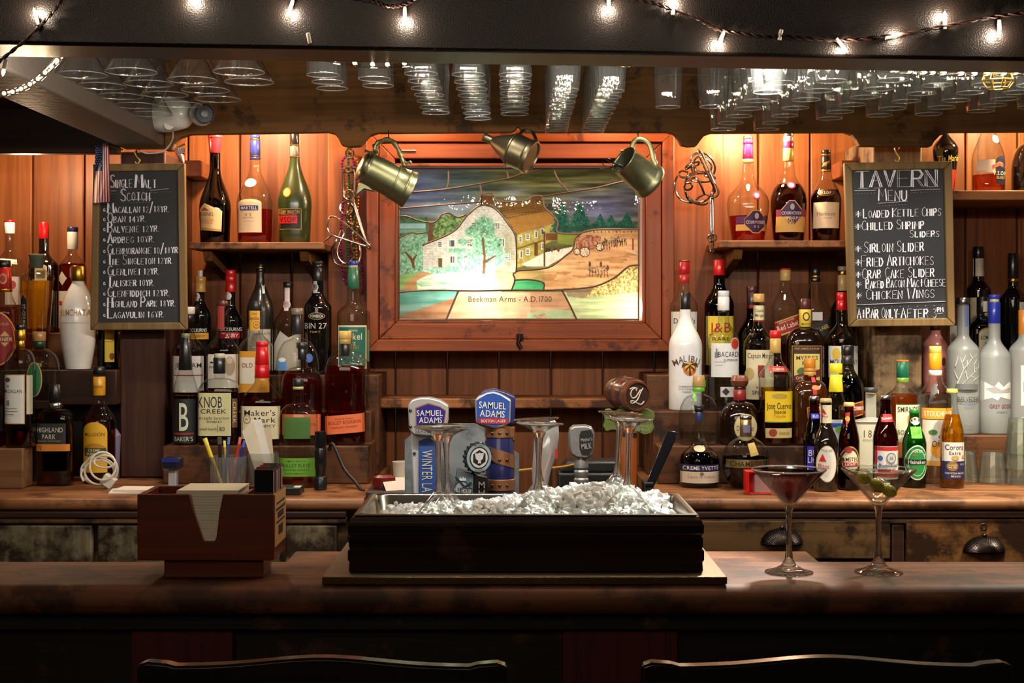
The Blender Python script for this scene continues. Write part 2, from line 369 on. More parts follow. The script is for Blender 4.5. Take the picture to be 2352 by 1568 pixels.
# wall shelves
def shelf(label, xa, xb, ztop, th, d, brackets):
    t = thing('wall_shelf', label, 'shelf', (X((xa+xb)/2, d), d, ztop-th))
    cx = X((xa+xb)/2, d)
    MB().box(X(xa, d)-cx, X(xb, d)-cx, 0, 4.339-d, 0, th, shelf_w).build('board', t, .003)
    for b in brackets:
        q = X(b, d)-cx; h = .075
        MB().prism([(.03, -.001), (4.338-d, -.001), (4.338-d, -h), (4.33-d, -h), (.05, -.03)], -.012, .012, umber_x, Matrix.Translation((q, 0, 0)) @ Matrix.Rotation(math.pi/2, 4, 'Z')).build('bracket', t)
    return t
ZU = Z(556, 4.02); ZUR = Z(552, 4.02); ZFR = Z(437, 4.02)
shelf('wooden shelf holding the three bottles beside the scotch board', 432, 742, ZU, .019, 4.02, (470, 694))
shelf('wooden shelf holding the three cognac bottles by the menu board', 1652, 1990, ZUR, .019, 4.02, (1700,))
shelf('yellow lit wooden shelf holding the coffee liqueur and brandy bottles', 2125, 2560, ZFR, .026, 4.02, ())
for a, b, d in ((424, 461, 4.2), (1932, 1992, 4.2)):
    struct(MB().box(X(a, d), X(b, d), d, 4.339, Z(405, d), Z(368, d), pine_x), 'trim_%d' % (10 if a < 999 else 11), 'short wooden cleat on the niche wall', bevel=.003)
# counters and stepped risers
ZC = 1.076
def front_round(y0, y1, z0, z1):      # counter section in (y, z) with a rounded nose
    r = (z1-z0)/2
    return [(y1, z0), (y0+r, z0)]+[(y0+r-r*math.sin(a), (z0+z1)/2-r*math.cos(a)) for a in [math.pi*i/8 for i in range(1, 8)]]+[(y0+r, z1), (y1, z1)]
def slab(mb, x0, x1, sec, mat):
    n = len(sec); v = [(x0, y, z) for y, z in sec]+[(x1, y, z) for y, z in sec]
    return mb.add(v, [tuple(range(n)), tuple(reversed(range(n, 2*n)))]+[(i, (i+1) % n, n+(i+1) % n, n+i) for i in range(n)], mat)
o = slab(MB(), -1.89, X(836, 3.56), front_round(3.55, 4.339, ZC-.03, ZC), counter_w).build('back_counter', bevel=0)
tag(o, 'worn wooden back counter under the whiskey bottles', 'counter')
o = slab(MB(), X(1508, 3.56), 1.89, front_round(3.55, 4.339, ZC-.03, ZC), counter_w).build('back_counter', bevel=0)
tag(o, 'worn wooden back counter under the beer bottles and rum', 'counter')
o = MB().box(X(838, 3.6), X(1506, 3.6), 3.6, 4.339, .90, .93, dark_w).box(X(838, 3.6), X(1506, 3.6), 3.62, 4.339, 0, .90, black).build('sink_counter'); tag(o, 'low dark counter behind the beer taps', 'counter')
def cabinet(label, xa, xb):
    t = thing('back_bar_cabinet', label, 'cabinet', (0, 3.572, 0))
    MB().box(xa, xb, .02, .72, 0, ZC-.0305, drawer_w).build('body', t)
    MB().box(xa, xb, -.016, .019, ZC-.048, ZC-.031, dark_w).box(xa, xb, -.010, .019, ZC-.062, ZC-.0485, drawer_w).build('molding', t, .004)
    return t
cl = cabinet('dirty painted back bar cabinet under the whiskey counter', -1.89, X(800, 3.6))
strip = paint((62, 66, 66), .4)
MB().box(-1.89, X(800, 3.6), -.006, .019, Z(1196, 3.6), Z(1168, 3.6), strip).build('rail', cl)
for a, b in ((-420, -12), (-6, 220), (232, 440), (452, 648), (660, 778)):
    MB().box(X(a, 3.6), X(b, 3.6), -.004, .019, .25, Z(1201, 3.6), dirty).build('door', cl, .005)
cr = cabinet('old wooden back bar cabinet with cup pull drawers', X(1540, 3.6), 1.89)
def cup_pull(parent, px, py, w):
    mb = MB(); rows = []; gun = metal((70, 60, 58), .38)
    for i in range(9):                      # half dome, ribbed
        t = i/8*math.pi/2; row = []
        for j in range(57):
            a = math.pi*j/56; rr = math.sin(t)*(1+.035*math.cos(56*a)*(t > .3))
            row.append((math.cos(a)*rr*w, -.030*math.cos(t)*1.0-.002, math.sin(a)*rr*w*.72))
        rows.append(row)
    mb.grid(rows, gun, False); mb.box(-w, w, -.004, 0, -.004, .003, gun); mb.ball((0, -.008, w*.74), .006, gun, 10, 6)
    return mb.build('cup_pull', parent, loc=(X(px, 3.6), 0, Z(py, 3.6)))
def drawer(a, b, yt, yb, m, pull, yo=-.012):
    MB().box(X(a, 3.6), X(b, 3.6), yo, .019, Z(yb, 3.6), Z(yt, 3.6), m).build('drawer', cr, .004)
    dr = cr.children[-1]
    dr = [c for c in cr.children if c.name.startswith('drawer')][-1]
    p = cup_pull(dr, pull[0], pull[1], pull[2]); p.location.y = yo
    return dr
d1 = drawer(1560, 2036, 1190, 1278, drawer_w, (1788, 1240, .050))
d2 = drawer(2072, 2560, 1186, 1330, drawer_worn, (2247, 1258, .050))
MB().tube([(math.cos(a)*.007, 0, math.sin(a)*.007) for a in [i*math.pi/8 for i in range(16)]], .0022, metal((150, 130, 90), .35), 6, True).build('keyhole_ring', d2, loc=(X(2247, 3.6), -.013, Z(1204, 3.6)))
MB().box(X(2040, 3.6), X(2068, 3.6), -.008, .019, .3, ZC-.064, dark_w).build('stile', cr, .003)
MB().box(X(1560, 3.6), X(2036, 3.6), .002, .019, .3, Z(1290, 3.6), drawer_w).build('lower_drawer', cr, .003)
def riser(label, xs):
    t = thing('stepped_riser', label, 'shelf', (0, 0, ZC+.0005))
    for (d, z, a, b) in xs:
        MB().box(a, b, d, 4.338, 0, z-ZC, riser_w).build('step', t, .003)
ZT1, ZT2, ZT3 = 1.174, 1.257, 1.350
riser('three stepped wooden riser under the bourbon and port bottles', ((3.86, ZT1, X(396, 3.97), X(846, 3.86)), (3.97, ZT2, X(396, 3.97), X(852, 3.97)), (4.08, ZT3, X(396, 4), X(870, 4.08))))
riser('three stepped wooden riser under the rum and tequila bottles', ((3.86, ZT1, X(1512, 3.86), X(1992, 4)), (3.97, ZT2, X(1500, 3.97), X(1992, 4)), (4.08, ZT3, X(1486, 4.08), X(1992, 4))))
ZL1, ZL2 = Z(850, 3.95), Z(765, 4.08)
t = thing('stepped_riser', 'two level dark riser under the white cream liqueur jug', 'shelf', (0, 0, ZC+.0005))
MB().box(-1.88, X(272, 3.97), 3.95, 4.338, Z(930, 3.95)-ZC, ZL1-ZC, dark_w).box(-1.88, X(272, 3.97), 4.06, 4.338, 0, Z(930, 3.95)-ZC, black).build('step', t, .003)  # recessed black block stands in for the shaded opening under the step
MB().box(-1.88, X(272, 3.97), 4.08, 4.338, ZL1-ZC, ZL2-ZC, shelf_w).build('step', t, .003)
ZM = Z(918, 3.9)
o = MB().box(-1.6, X(134, 3.9), 3.865, 3.949, ZM-.022, ZM, dark_w).box(-1.6, -1.4, 3.87, 3.949, ZC, ZM-.022, dark_w).box(X(60, 3.9), X(88, 3.9), 3.93, 3.949, ZC, ZM-.022, dark_w).build('plank_shelf', bevel=.002)
tag(o, 'low dark plank shelf under the green label bottles', 'shelf')
ZB = Z(1022, 3.84)
o = MB().box(-1.55, X(68, 3.8), 3.75, 3.828, ZC, ZB, wood((96, 66, 40), (126, 90, 58), 'X', .6, bump=.4)).build('wooden_block', bevel=.004); tag(o, 'rough wooden block on the counter under the scotch bottle', 'block')
ZR1, ZR2 = Z(1000, 4.0), 1.295
t = thing('stepped_riser', 'two level riser under the frosted vodka bottles', 'shelf', (0, 0, ZC+.0005))
MB().box(X(2122, 4), 1.88, 4.0, 4.338, 0, ZR1-ZC, riser_w).build('step', t, .003)
MB().box(X(2122, 4), 1.88, 4.115, 4.338, ZR1-ZC, ZR2-ZC, riser_w).build('step', t, .003)
# front bar
bar = thing('bar_counter', 'long dark wooden bar running across the front', 'bar', (0, 2.3, 0))
slab(MB(), -2.2, 2.2, [(a-2.3, b) for a, b in front_round(2.28, 2.505, 1.052, 1.10)], bar_w).build('bar_top', bar)
red_w = wood((52, 10, 6), (74, 16, 9), 'Z', .5, bump=.2); blk_w = wood((13, 6, 4), (22, 10, 7), 'X', .5, (60, 34, 16), .06, bump=.2)
MB().box(-2.2, 2.2, .06, .10, 0, 1.0515, blk_w).build('front_panel', bar)
MB().box(-2.2, 2.2, .03, .0595, 1.02, 1.0515, blk_w).build('apron', bar, .004)
for a, b in ((-620, -380), (302, 536), (1292, 1556), (2420, 2680)):
    MB().box(X(a, 2.35), X(b, 2.35), .045, .0595, 0, 1.0195, red_w).build('red_panel', bar, .002)  # raised panels; the lit red patches of the front are put into their colour
o = MB().box(X(655, 2.6), X(1884, 2.6), 2.507, 2.72, 1.066, 1.084, bar_w).box(-.25, .4, 2.56, 2.70, 0, 1.066, black).build('service_ledge', bevel=.004); tag(o, 'low service ledge behind the bar top', 'shelf')
# bar chairs in front
blackwood = wood((14, 9, 7), (24, 16, 12), 'X', .22, bump=.05, coat=.5)
def chair(cx, label, tilt):
    t = thing('bar_chair', label, 'chair', (cx, 1.72, 0), 'bar chairs in front of the bar', (0, 0, tilt))
    w = .2145; top = [(-w, 1.113), (-w+.012, 1.117), (-w+.035, 1.115)]+[(x, 1.112+.0105*math.exp(-(x/.09)**2)) for x in [(-.17+.02*i) for i in range(18)]]+[(w-.035, 1.115), (w-.012, 1.117), (w, 1.113)]
    bot = [(x, 1.005+.02*math.cos(x/w*1.4)) for x in [w-.043*i for i in range(11)]]
    MB().prism(top+bot, -.011, .011, blackwood).build('backrest', t, .003)
    MB().box(-w+.005, w-.005, .03, .42, .70, .74, blackwood).build('seat', t, .01)
    for a in (-1, 1):
        MB().tube([(a*.195, .0, 1.02), (a*.195, .01, .72), (a*.2, -.03, 0)], .017, blackwood, 8).build('leg', t)
        MB().tube([(a*.185, .39, .70), (a*.19, .40, 0)], .017, blackwood, 8).build('leg', t)
    MB().tube([(-.19, .4, .28), (.19, .4, .28)], .011, blackwood, 8).build('footrest', t)
    for s in (-.08, 0, .08): MB().box(s-.012, s+.012, -.006, .006, .74, 1.01, blackwood).build('slat', t)
chair(X(739, 1.71), 'dark glossy bar chair in front of the ice box', -.012)
chair(X(1901, 1.71), 'dark glossy bar chair in front of the two cocktails', .0)
chair(X(-455, 1.71), 'dark bar chair cut off by the photo edge at bottom left', .0)
# ------------------------------------------------------------------ bottles
CLR = thin_glass((248, 250, 247), 1.3, .4, -.018); GRNG = thin_glass((50, 120, 60), 1, .7); DKG = thin_glass((74, 66, 30), 1, .8)
BRNG = thin_glass((140, 70, 26), 1, .7); BLU = thin_glass((60, 150, 185), 1, .6)
BLK = paint((13, 11, 11), .06, 0, 1.0); DKBR = paint((26, 12, 6), .07, 0, 1.0); DKGN = paint((14, 20, 12), .07, 0, 1.0)
FROST = thin_glass((214, 216, 214), .7, .25, .3, .62)
AMBER = liquid((240, 160, 70)); AMBR = liquid((232, 112, 44)); DAMB = liquid((214, 110, 42)); GOLDL = liquid((244, 206, 104))
WATER = liquid((250, 250, 250)); YELL = liquid((250, 196, 40)); ORNG = liquid((252, 176, 84)); DRED = liquid((120, 14, 10))
CREAM = (232, 220, 184); WHITE = (236, 234, 228); INK = (24, 22, 22); GOLD = (198, 154, 66); RED = (190, 20, 24)
GM = metal((206, 158, 64), .3); SM = metal((190, 190, 192), .25)
def capm(c): return c if not isinstance(c, tuple) else paint(c, .3, 0, .4)
def r(x0, y0, x1, y1, c): return ('r', x0, y0, x1, y1, c)
def e(cx, cy, rx, ry, c): return ('p', [(cx+rx*math.cos(i*math.pi/14), cy+ry*math.sin(i*math.pi/14)) for i in range(28)], c)
def p(pts, c): return ('p', pts, c)
def t(s, cx, cy, w, h, c, ang=0, slant=0, bold=1): return ('t', s, cx, cy, w, h, c, ang, slant, bold)
def arch(x0, y0, x1, y1, rise, c):
    m = (x0+x1)/2; return ('p', [(x0, y1), (x0, y0+rise)]+[(m-(m-x0)*math.cos(i*math.pi/10), y0+rise-rise*math.sin(i*math.pi/10)) for i in range(1, 10)]+[(x1, y0+rise), (x1, y1)], c)
def densify(poly, step):
    out = []
    for i, a in enumerate(poly):
        b = poly[(i+1) % len(poly)]; n = max(1, int(math.hypot(b[0]-a[0], b[1]-a[1])/step))
        out += [(a[0]+(b[0]-a[0])*j/n, a[1]+(b[1]-a[1])*j/n) for j in range(n)]
    return out
def label_mesh(els, fwd, matf, eps=.00035, step=4.0, lift0=.0004):
    """els are marks in the plane of the label; fwd(x, y, lift) gives the point on the curved surface"""
    mb = MB(); k = 0
    for el in els:
        k += 1; lift = lift0+eps*k
        if el[0] == 'r':
            _, x0, y0, x1, y1, c = el; nx = max(1, int(abs(x1-x0)/step)); ny = max(1, int(abs(y1-y0)/(step*2)))
            rows = [[fwd(x0+(x1-x0)*i/nx, y0+(y1-y0)*j/ny, lift) for i in range(nx+1)] for j in range(ny+1)]
            mb.grid(rows, matf(c), False)
        elif el[0] == 'p':
            _, pts, c = el; pts = densify(pts, step); cx = sum(a for a, b in pts)/len(pts); cy = sum(b for a, b in pts)/len(pts)
            n = max(2, int(max(math.hypot(a-cx, b-cy) for a, b in pts)/(step*1.5)))
            rows = [[fwd(cx+(a-cx)*q/n, cy+(b-cy)*q/n, lift) for a, b in pts] for q in range(1, n+1)]
            mb.grid(rows, matf(c), True, cap0=True)
        else:
            _, s, cx, cy, w, h, c, ang, slant, bold = el
            v, f = text2d(s, cx, cy, w, h, ang, bold, slant)
            mb.add([fwd(a, b, lift) for a, b in v], f, matf(c))
    return mb
ink = lambda c: c if not isinstance(c, tuple) else paint(c, .55)
TIER = {'T1': (3.915, ZT1), 'T2': (4.025, ZT2), 'T3': (4.14, ZT3), 'U': (4.15, ZU), 'V': (4.15, ZUR), 'W': (4.15, ZFR), 'L1': (4.0, ZL1), 'L1b': (4.03, ZL1), 'L2': (4.17, ZL2), 'BK': (3.79, ZB),
        'PL': (3.905, ZM), 'R1': (4.055, ZR1), 'R2': (4.175, ZR2), 'R3': (4.275, 1.40)}
GRP = {'T1': 'bottles on the low riser step', 'T2': 'bottles on the middle riser step', 'T3': 'bottles on the top riser step', 'U': 'bottles on the shelf by the scotch board', 'V': 'cognac bottles on the shelf by the menu board',
       'W': 'bottles on the far shelf', 'L': 'bottles behind the scotch board side', 'R': 'bottles on the vodka riser', 'C': 'bottles standing on the back counter', 'B': 'bottles behind the scotch board side', 'P': 'bottles behind the scotch board side'}
def bottle(label, cx, base, yt, R, neck=None, prof=None, glass=CLR, liq=None, caps=(), labs=(), n=2.0, dep=1.0, Rb=None, name='liquor_bottle', inside=None):
    """measures in photo pixels at the bottle's own distance; neck = (half width, shoulder row, neck row, curve)"""
    if isinstance(base, str): d, zb_ = TIER[base]; g = GRP.get(base) or GRP[base[0]]
    else: d = (CZ-ZC)*F/(base-YH); zb_ = ZC; g = 'beer bottles on the back counter' if name == 'beer_bottle' else GRP['C']
    s = d/F; yb = YH+(CZ-zb_)/s
    T = thing(name, label, 'bottle', (X(cx, d), d, zb_+.0006), g)
    if prof is None:
        rn, ys, yn, kind = neck; Rb = Rb or R
        prof = [(Rb*.80, yb), (Rb*.95, yb-1), (Rb, yb-4.5)]+([(Rb+(R-Rb)*i/4, yb-4.5+(ys-yb+4.5)*i/4) for i in range(1, 5)])
        for i in range(1, 11):
            q = i/10
            if kind == 's': rr = rn+(R-rn)*(1+math.cos(math.pi*q))/2
            else: rr = rn+(R-rn)*math.sqrt(max(0, 1-q**2.2))
            prof.append((rr, ys+(yn-ys)*q))
        ytb = (max(c[1] for c in caps)-3) if caps else yt
        if ytb < yn-2: prof.append((rn, ytb))
    else:
        prof = [(a, b) for a, b in prof]
        kx = [b for a, b in prof]; pt = smooth_pts([(a, b, 0) for a, b in prof], 4); prof = [(max(.5, q.x), q.y) for q in pt]
        prof = [(prof[0][0]*.85, prof[0][1]+.5)]+[(a, b-1) for a, b in prof]
    prof = [(a, min(b, yb)) for a, b in prof]
    H = lambda y: (yb-y)*s
    MB().lathe([(a*s, H(b)) for a, b in prof], glass, 40, None, True, True, n, dep).build('body', T, sharp=1.0)
    ysorted = sorted([(b, a) for a, b in prof]); yy = [b for b, a in ysorted]; rr_ = [a for b, a in ysorted]
    Rat = lambda y: float(np.interp(y, yy, rr_))
    if liq:
        m, fl = liq; lp = [(a, b) for a, b in prof if b > fl+1]+[(Rat(fl), fl)]
        lp = [(max(.3, a*.945), min(b, yb-2.2)) for a, b in lp]
        MB().lathe([(a*s, H(b)) for a, b in lp], m, 36, None, True, True, n, dep).build('liquid', T, sharp=.7)
    if caps:
        mb = MB(); top = min(c[0] for c in caps)
        for c in caps:
            y0, y1, h = c[:3]; h0 = c[4] if len(c) > 4 else h    # h at the bottom, h0 at the top
            b = min(1.2, (y1-y0)*.2)
            mb.lathe([(h*s*.96, H(y1)), (h*s, H(y1-b)), (h0*s, H(y0+b)), (h0*s*.93, H(y0))], capm(c[3]), 28, None, True, True, n if h > 20 and n > 3 else 2, 1)
        mb.build('cap', T, sharp=.8)
    capr = [(c[0], c[1], c[2]) for c in caps]
    def fwd(x, y, lift):
        rr = Rat(y)
        for a, b, h in capr:
            if a-1 <= y <= b+1: rr = max(rr, h)
        u = x-cx; q = min(abs(u)/max(rr, .1), .985); rr = rr+lift/s
        fy = -(1-q**n)**(1/n)*rr*(dep if rr > 20 else 1)
        return (math.copysign(min(abs(u), rr*.985), u)*s, fy*s, H(y))
    for nm, els in labs:
        cl = []                                     # separate pieces of paper become separate parts
        for el in els:
            if el[0] == 't': bb_ = (el[2]-el[4]/2, el[3]-el[5]/2, el[2]+el[4]/2, el[3]+el[5]/2)
            elif el[0] == 'r': bb_ = (min(el[1], el[3]), min(el[2], el[4]), max(el[1], el[3]), max(el[2], el[4]))
            else: bb_ = (min(q[0] for q in el[1]), min(q[1] for q in el[1]), max(q[0] for q in el[1]), max(q[1] for q in el[1]))
            hit = [k for k in cl if not (bb_[0] > k[0][2]+.5 or bb_[2] < k[0][0]-.5 or bb_[1] > k[0][3]+.5 or bb_[3] < k[0][1]-.5)]
            if not hit and cl and (el[0] == 't' or name == 'x' or 'etched' in label or 'palm' in label): hit = cl[-1:]
            if hit: k = hit[-1]; k[1].append(el); k[0] = (min(k[0][0], bb_[0]), min(k[0][1], bb_[1]), max(k[0][2], bb_[2]), max(k[0][3], bb_[3]))
            else: cl.append([bb_, [el]])
        for k in cl: label_mesh(k[1], fwd, ink).build(nm, T, smooth=False, fix=False)
    return T
LB = 'label'; NL = 'neck_label'
# --- far side behind the scotch board
bottle('clear bottle with white screw cap on the highest step by the photo edge', 22, 'L2', 506, 30, (9, 606, 570, 's'), caps=((506, 511, 12, RED), (511, 537, 12, WHITE)),
       labs=((NL, [p([(4, 594), (44, 597), (46, 608), (4, 606)], WHITE)]), (LB, [r(22, 636, 50, 700, (214, 200, 200)), e(36, 655, 8, 10, (170, 60, 70))])), liq=(WATER, 640))
bottle('tall dark bottle with bright red cap and cream arched label', 101, 'L2', 511, 33, (11, 610, 577, 's'), glass=DKBR, caps=((511, 549, 11.5, RED),), labs=((LB, [arch(88, 608, 116, 752, 6, (206, 190, 140)), r(92, 622, 112, 640, (120, 100, 70))]),), n=3, dep=.8)
bottle('bottle with navy and cream capsule and a diamond shaped label', 167, 'L2', 522, 31, (9, 615, 577, 's'), liq=(DAMB, 606), caps=((522, 533, 12.5, (30, 34, 70)), (533, 573, 12.5, (206, 198, 188))),
       labs=((NL, [p([(150, 624), (163, 640), (151, 656), (138, 640)], (206, 196, 176))]), (LB, [r(136, 669, 190, 762, (226, 216, 196)), r(137, 692, 150, 702, RED)])))
bottle('octagonal flared bottle of golden liqueur with a dark vertical strip', 84, 'L1b', 588, 38, prof=[(27, 847), (27, 800), (31, 740), (35, 690), (37, 650), (36, 634), (20, 622), (15, 616)], liq=(GOLDL, 645), n=2.6, dep=.8,
       caps=((588, 616, 14, (84, 92, 80), 18), (584, 589, 18.5, (120, 122, 90))), labs=((LB, [p([(53, 690), (61, 678), (70, 690), (70, 768), (53, 768)], (30, 40, 50)), t('ST-GERMAIN', 61.5, 730, 62, 9, CREAM, math.pi/2)]),))
bottle('round bottle with red neck band and round red label cut by the photo edge', 8, 'L1', 597, 34, (18, 722, 668, 's'), liq=(AMBER, 705), caps=((598, 615, 16, (20, 18, 18)), (615, 664, 19, (170, 34, 26), 17), (664, 671, 20, GM)),
       labs=((NL, [e(13, 641, 8, 12, (206, 170, 110)), e(13, 641, 6, 9, (180, 40, 30))]), (LB, [e(8, 778, 34, 61, (206, 160, 80)), e(8, 778, 32, 58, (148, 24, 22)), p([(22, 760), (36, 778), (22, 796), (6, 778)], (206, 170, 90)), r(-20, 772, 38, 786, (148, 24, 22)), t('MARNIER', 16, 779, 40, 9, CREAM), t('LIQUEUR', 16, 744, 28, 6, GOLD)])))
bottle('white ceramic jug bottle of cream liqueur with gold cap', 180, 'L1', 611, 41, prof=[(29, 848), (33, 825), (38, 795), (41, 755), (40.5, 730), (37, 703), (30, 680), (20, 661), (15, 652), (15, 644)], glass=paint((236, 232, 226), .12, 0, 1),
       caps=((611, 646, 16.5, GM),), labs=((LB, [t('RUMCHATA', 180, 718, 72, 15, (150, 120, 70)), t('RUMCHATA', 180, 718.6, 70, 13, (190, 160, 100), bold=0), r(146, 741, 212, 742, (170, 150, 120))]),))
bottle('scotch bottle with white label standing on the rough wooden block', 47, 'BK', 745, 33, (10, 840, 800, 'r'), liq=(DAMB, 962), caps=((745, 757, 11, INK), (757, 782, 12, GM), (782, 798, 10, GM)), n=2.6,
       labs=((LB, [r(14, 859, 67, 972, GOLD), r(15.5, 861, 65, 970, (228, 226, 220)), t('MACALLAN', 39, 897, 44, 8, INK), t('18', 28, 924, 10, 13, INK), t('THE', 28, 886, 8, 5, INK), e(28, 871, 7, 5, (90, 84, 76)), r(18, 936, 50, 937, (120, 118, 110)), r(18, 942, 52, 943, (120, 118, 110)), r(18, 949, 44, 950, (120, 118, 110))]), ('side_label', [r(70, 861, 79, 950, (200, 190, 170))])))
bottle('round clear bottle with cork stopper and tall green oval label', 90, 'PL', 762, 46, (14, 850, 800, 'r'), dep=.8, caps=((762, 783, 15, (190, 140, 80)), (783, 796, 14, (20, 70, 40))), liq=(WATER, 880), labs=((LB, [e(90, 870, 18, 40, GOLD), e(90, 870, 15.5, 37, (16, 116, 70))]),))
bottle('flat amber whisky bottle with dark label and orange stripe on the counter', 127, 1114, 886, 41, (13, 968, 938, 'r'), liq=(DAMB, 948), n=4, dep=.62, caps=((883, 925, 13.5, INK), (925, 937, 15, SM)),
       labs=((LB, [r(87, 971, 158, 1018, (40, 42, 42)), t('HIGHLAND', 122, 985.5, 60, 11, (210, 204, 180)), t('PARK', 120, 1001, 32, 11, (210, 204, 180)), t('SINGLE MALT SCOTCH WHISKY', 121, 1011, 56, 3, (170, 160, 130)), r(86, 1018, 166, 1034, (214, 130, 44)), t('12', 100, 1026, 9, 10, INK)]),))
bottle('amber bottle with black cap and yellow arched label on the counter', 228, 1108, 842, 37, (13, 970, 918, 's'), liq=(AMBER, 956), caps=((842, 860, 14, INK), (865, 908, 14, (222, 160, 40))),
       labs=((NL, [t('BOURBON', 228, 888, 22, 6, (110, 60, 20))]), (LB, [arch(198, 967, 254, 1082, 22, (226, 172, 36)), t('McLUSION', 226, 995, 46, 8, (80, 50, 20)), e(226, 1032, 27, 17, (190, 130, 30)), r(203, 1026, 252, 1044, (60, 70, 30)), t('CREME', 226, 1031, 28, 6, CREAM), t('BURBON', 226, 1039, 36, 6, CREAM)])))
bottle('dark bottle with yellow label half hidden beside the left pillar', 248, 'L1b', 640, 23, (9, 725, 690, 's'), glass=DKG, caps=((640, 670, 10, INK),), labs=((LB, [r(247, 750, 270.5, 831, (230, 196, 60)), t('VERIN', 259, 762, 18, 6, RED), e(262, 818, 5, 8, (130, 70, 30)), r(249, 776, 266, 777, (120, 90, 30)), r(249, 784, 266, 785, (120, 90, 30))]),))
bottle('dark amber bottle cut off by the photo edge on the wooden block', -14, 'BK', 835, 24, (9, 915, 880, 's'), liq=(DAMB, 900), caps=((835, 858, 10, INK),), labs=((LB, [r(-34, 930, 9, 990, (30, 32, 32))]),))
# --- bourbon and port riser
bottle('port bottle with gold capsule and cork topper beside the scotch board', 460, 'T3', 621, 26, (10, 726, 688, 's'), glass=BLK, caps=((621, 636, 6, (216, 210, 200)), (636, 649, 13, (206, 150, 70)), (649, 671, 13, (214, 160, 84), 12)),
       labs=((NL, [e(454, 681, 7.5, 9, (214, 196, 180)), r(449, 681, 459, 692, (214, 196, 180))]), (LB, [t('COCKBURNS', 456, 758, 46, 8, WHITE), r(438, 764, 482, 779, (226, 160, 50)), t('TAWNY', 462, 772, 26, 7, INK)])))
bottle('port bottle with bright red wax capsule', 530, 'T3', 620, 27, (11, 738, 700, 's'), glass=BLK, caps=((620, 633, 11.5, (206, 24, 30)), (633, 648, 12.5, (206, 24, 30)), (648, 671, 13, (196, 20, 26), 11.5)),
       labs=((NL, [e(526, 680, 8, 9, (214, 196, 190)), r(520, 680, 532, 688, (214, 196, 190))]), (LB, [t('COCKBURNS', 532, 756, 50, 8, WHITE), r(506, 763, 557, 777, (186, 26, 30)), t('RUBY', 538, 770, 26, 8, WHITE)])))
bottle('matte black sloping bottle behind the yellow neck label bottle', 598, 'T3', 607, 31, (9, 716, 640, 's'), glass=paint((40, 34, 26), .3, 0, .3), caps=((607, 612, 10.5, INK), (612, 617, 9, GM), (617, 625, 10, INK)),
       labs=((NL, [p([(602, 653), (608, 652), (611, 674), (606, 675)], WHITE), e(605, 736, 8, 13, (64, 60, 54))]), (LB, [r(568, 756, 627.5, 850, (206, 196, 176)), t('LINDGATE', 606, 766, 36, 5, (80, 70, 60))])))
bottle('clear bottle with black cap and white seal strip down its neck', 662, 'T3', 648, 33, (11, 748, 694, 's'), caps=((648, 661, 11.5, INK),), labs=((NL, [r(655, 661, 667, 700, (226, 206, 200)), e(660, 700, 9, 10, (226, 206, 200)), e(660, 700, 6.5, 7.5, (180, 150, 150)), r(655, 708, 665, 714, (226, 206, 200))]), (LB, [p([(632, 790), (648, 760), (668, 775), (693, 762), (693, 850), (632, 850)], (200, 190, 174))])), liq=(GOLDL, 780))
bottle('glossy black port bottle with silver lettering and oval gold outline', 730, 'T3', 600, 32, (13, 708, 672, 's'), glass=BLK, caps=((600, 606, 12, (60, 58, 54)), (606, 616, 11, (30, 28, 28)), (616, 648, 11.5, (44, 42, 42))),
       labs=((NL, [r(717, 646, 730, 673, (206, 200, 196)), e(723.5, 660, 9.5, 9.5, (206, 200, 196)), e(723.5, 660, 7, 7, (130, 124, 124))]), (LB, [e(731, 726, 19, 8, GOLD), e(731, 726, 18, 7, (13, 11, 11)), t('FONSECA', 731, 726, 30, 6, WHITE), t('BIN 27', 728, 748, 52, 13, (196, 190, 184)), t('PORT', 728, 762, 24, 4, GOLD)])))
bottle('clear rye bottle with green capsule and big green label under the beads', 812, 'T3', 600, 38, (14, 722, 690, 's'), caps=((600, 609, 12, (40, 60, 170)), (609, 614, 10, (214, 190, 150)), (614, 664, 13.5, (44, 104, 80), 12.5)),
       labs=((LB, [r(779, 747, 844, 846, CREAM), r(781, 751, 842, 843, (30, 106, 88)), t('GEORGE', 815, 759, 20, 4, CREAM), t('Dickel', 812, 772, 46, 15, CREAM), t('RYE', 812, 789, 18, 8, CREAM), t('WHISKEY', 812, 798, 34, 6, GOLD)]), ('side_label', [r(845.5, 757, 849, 830, (120, 170, 140))])))
bottle('bottle with white cap and pale label behind the black wax topped bottle', 434, 'T2', 705, 36, (13, 806, 768, 's'), caps=((705, 721, 14, (220, 210, 196)), (721, 738, 13, (36, 18, 12))), n=3, dep=.8, labs=((LB, [r(400, 817, 473, 900, (206, 200, 190)), t('JIM BEAM', 438, 838, 58, 11, INK), r(405, 860, 470, 862, RED)]),), liq=(DAMB, 800))
bottle('clear bottle with red neck strip and portrait on its label', 512, 'T2', 691, 37, (14, 806, 764, 's'), caps=((691, 702, 12.5, (96, 44, 34)),), n=3, dep=.8, labs=((NL, [r(503, 703, 518, 757, (150, 40, 36))]), (LB, [r(482, 813, 549, 890, (214, 204, 188)), e(533, 840, 11, 22, (168, 148, 120)), e(533, 828, 6, 7, (196, 176, 150)), r(488, 830, 510, 833, INK), t('KENTUCKY', 500, 842, 28, 5, INK)])), liq=(DAMB, 800))
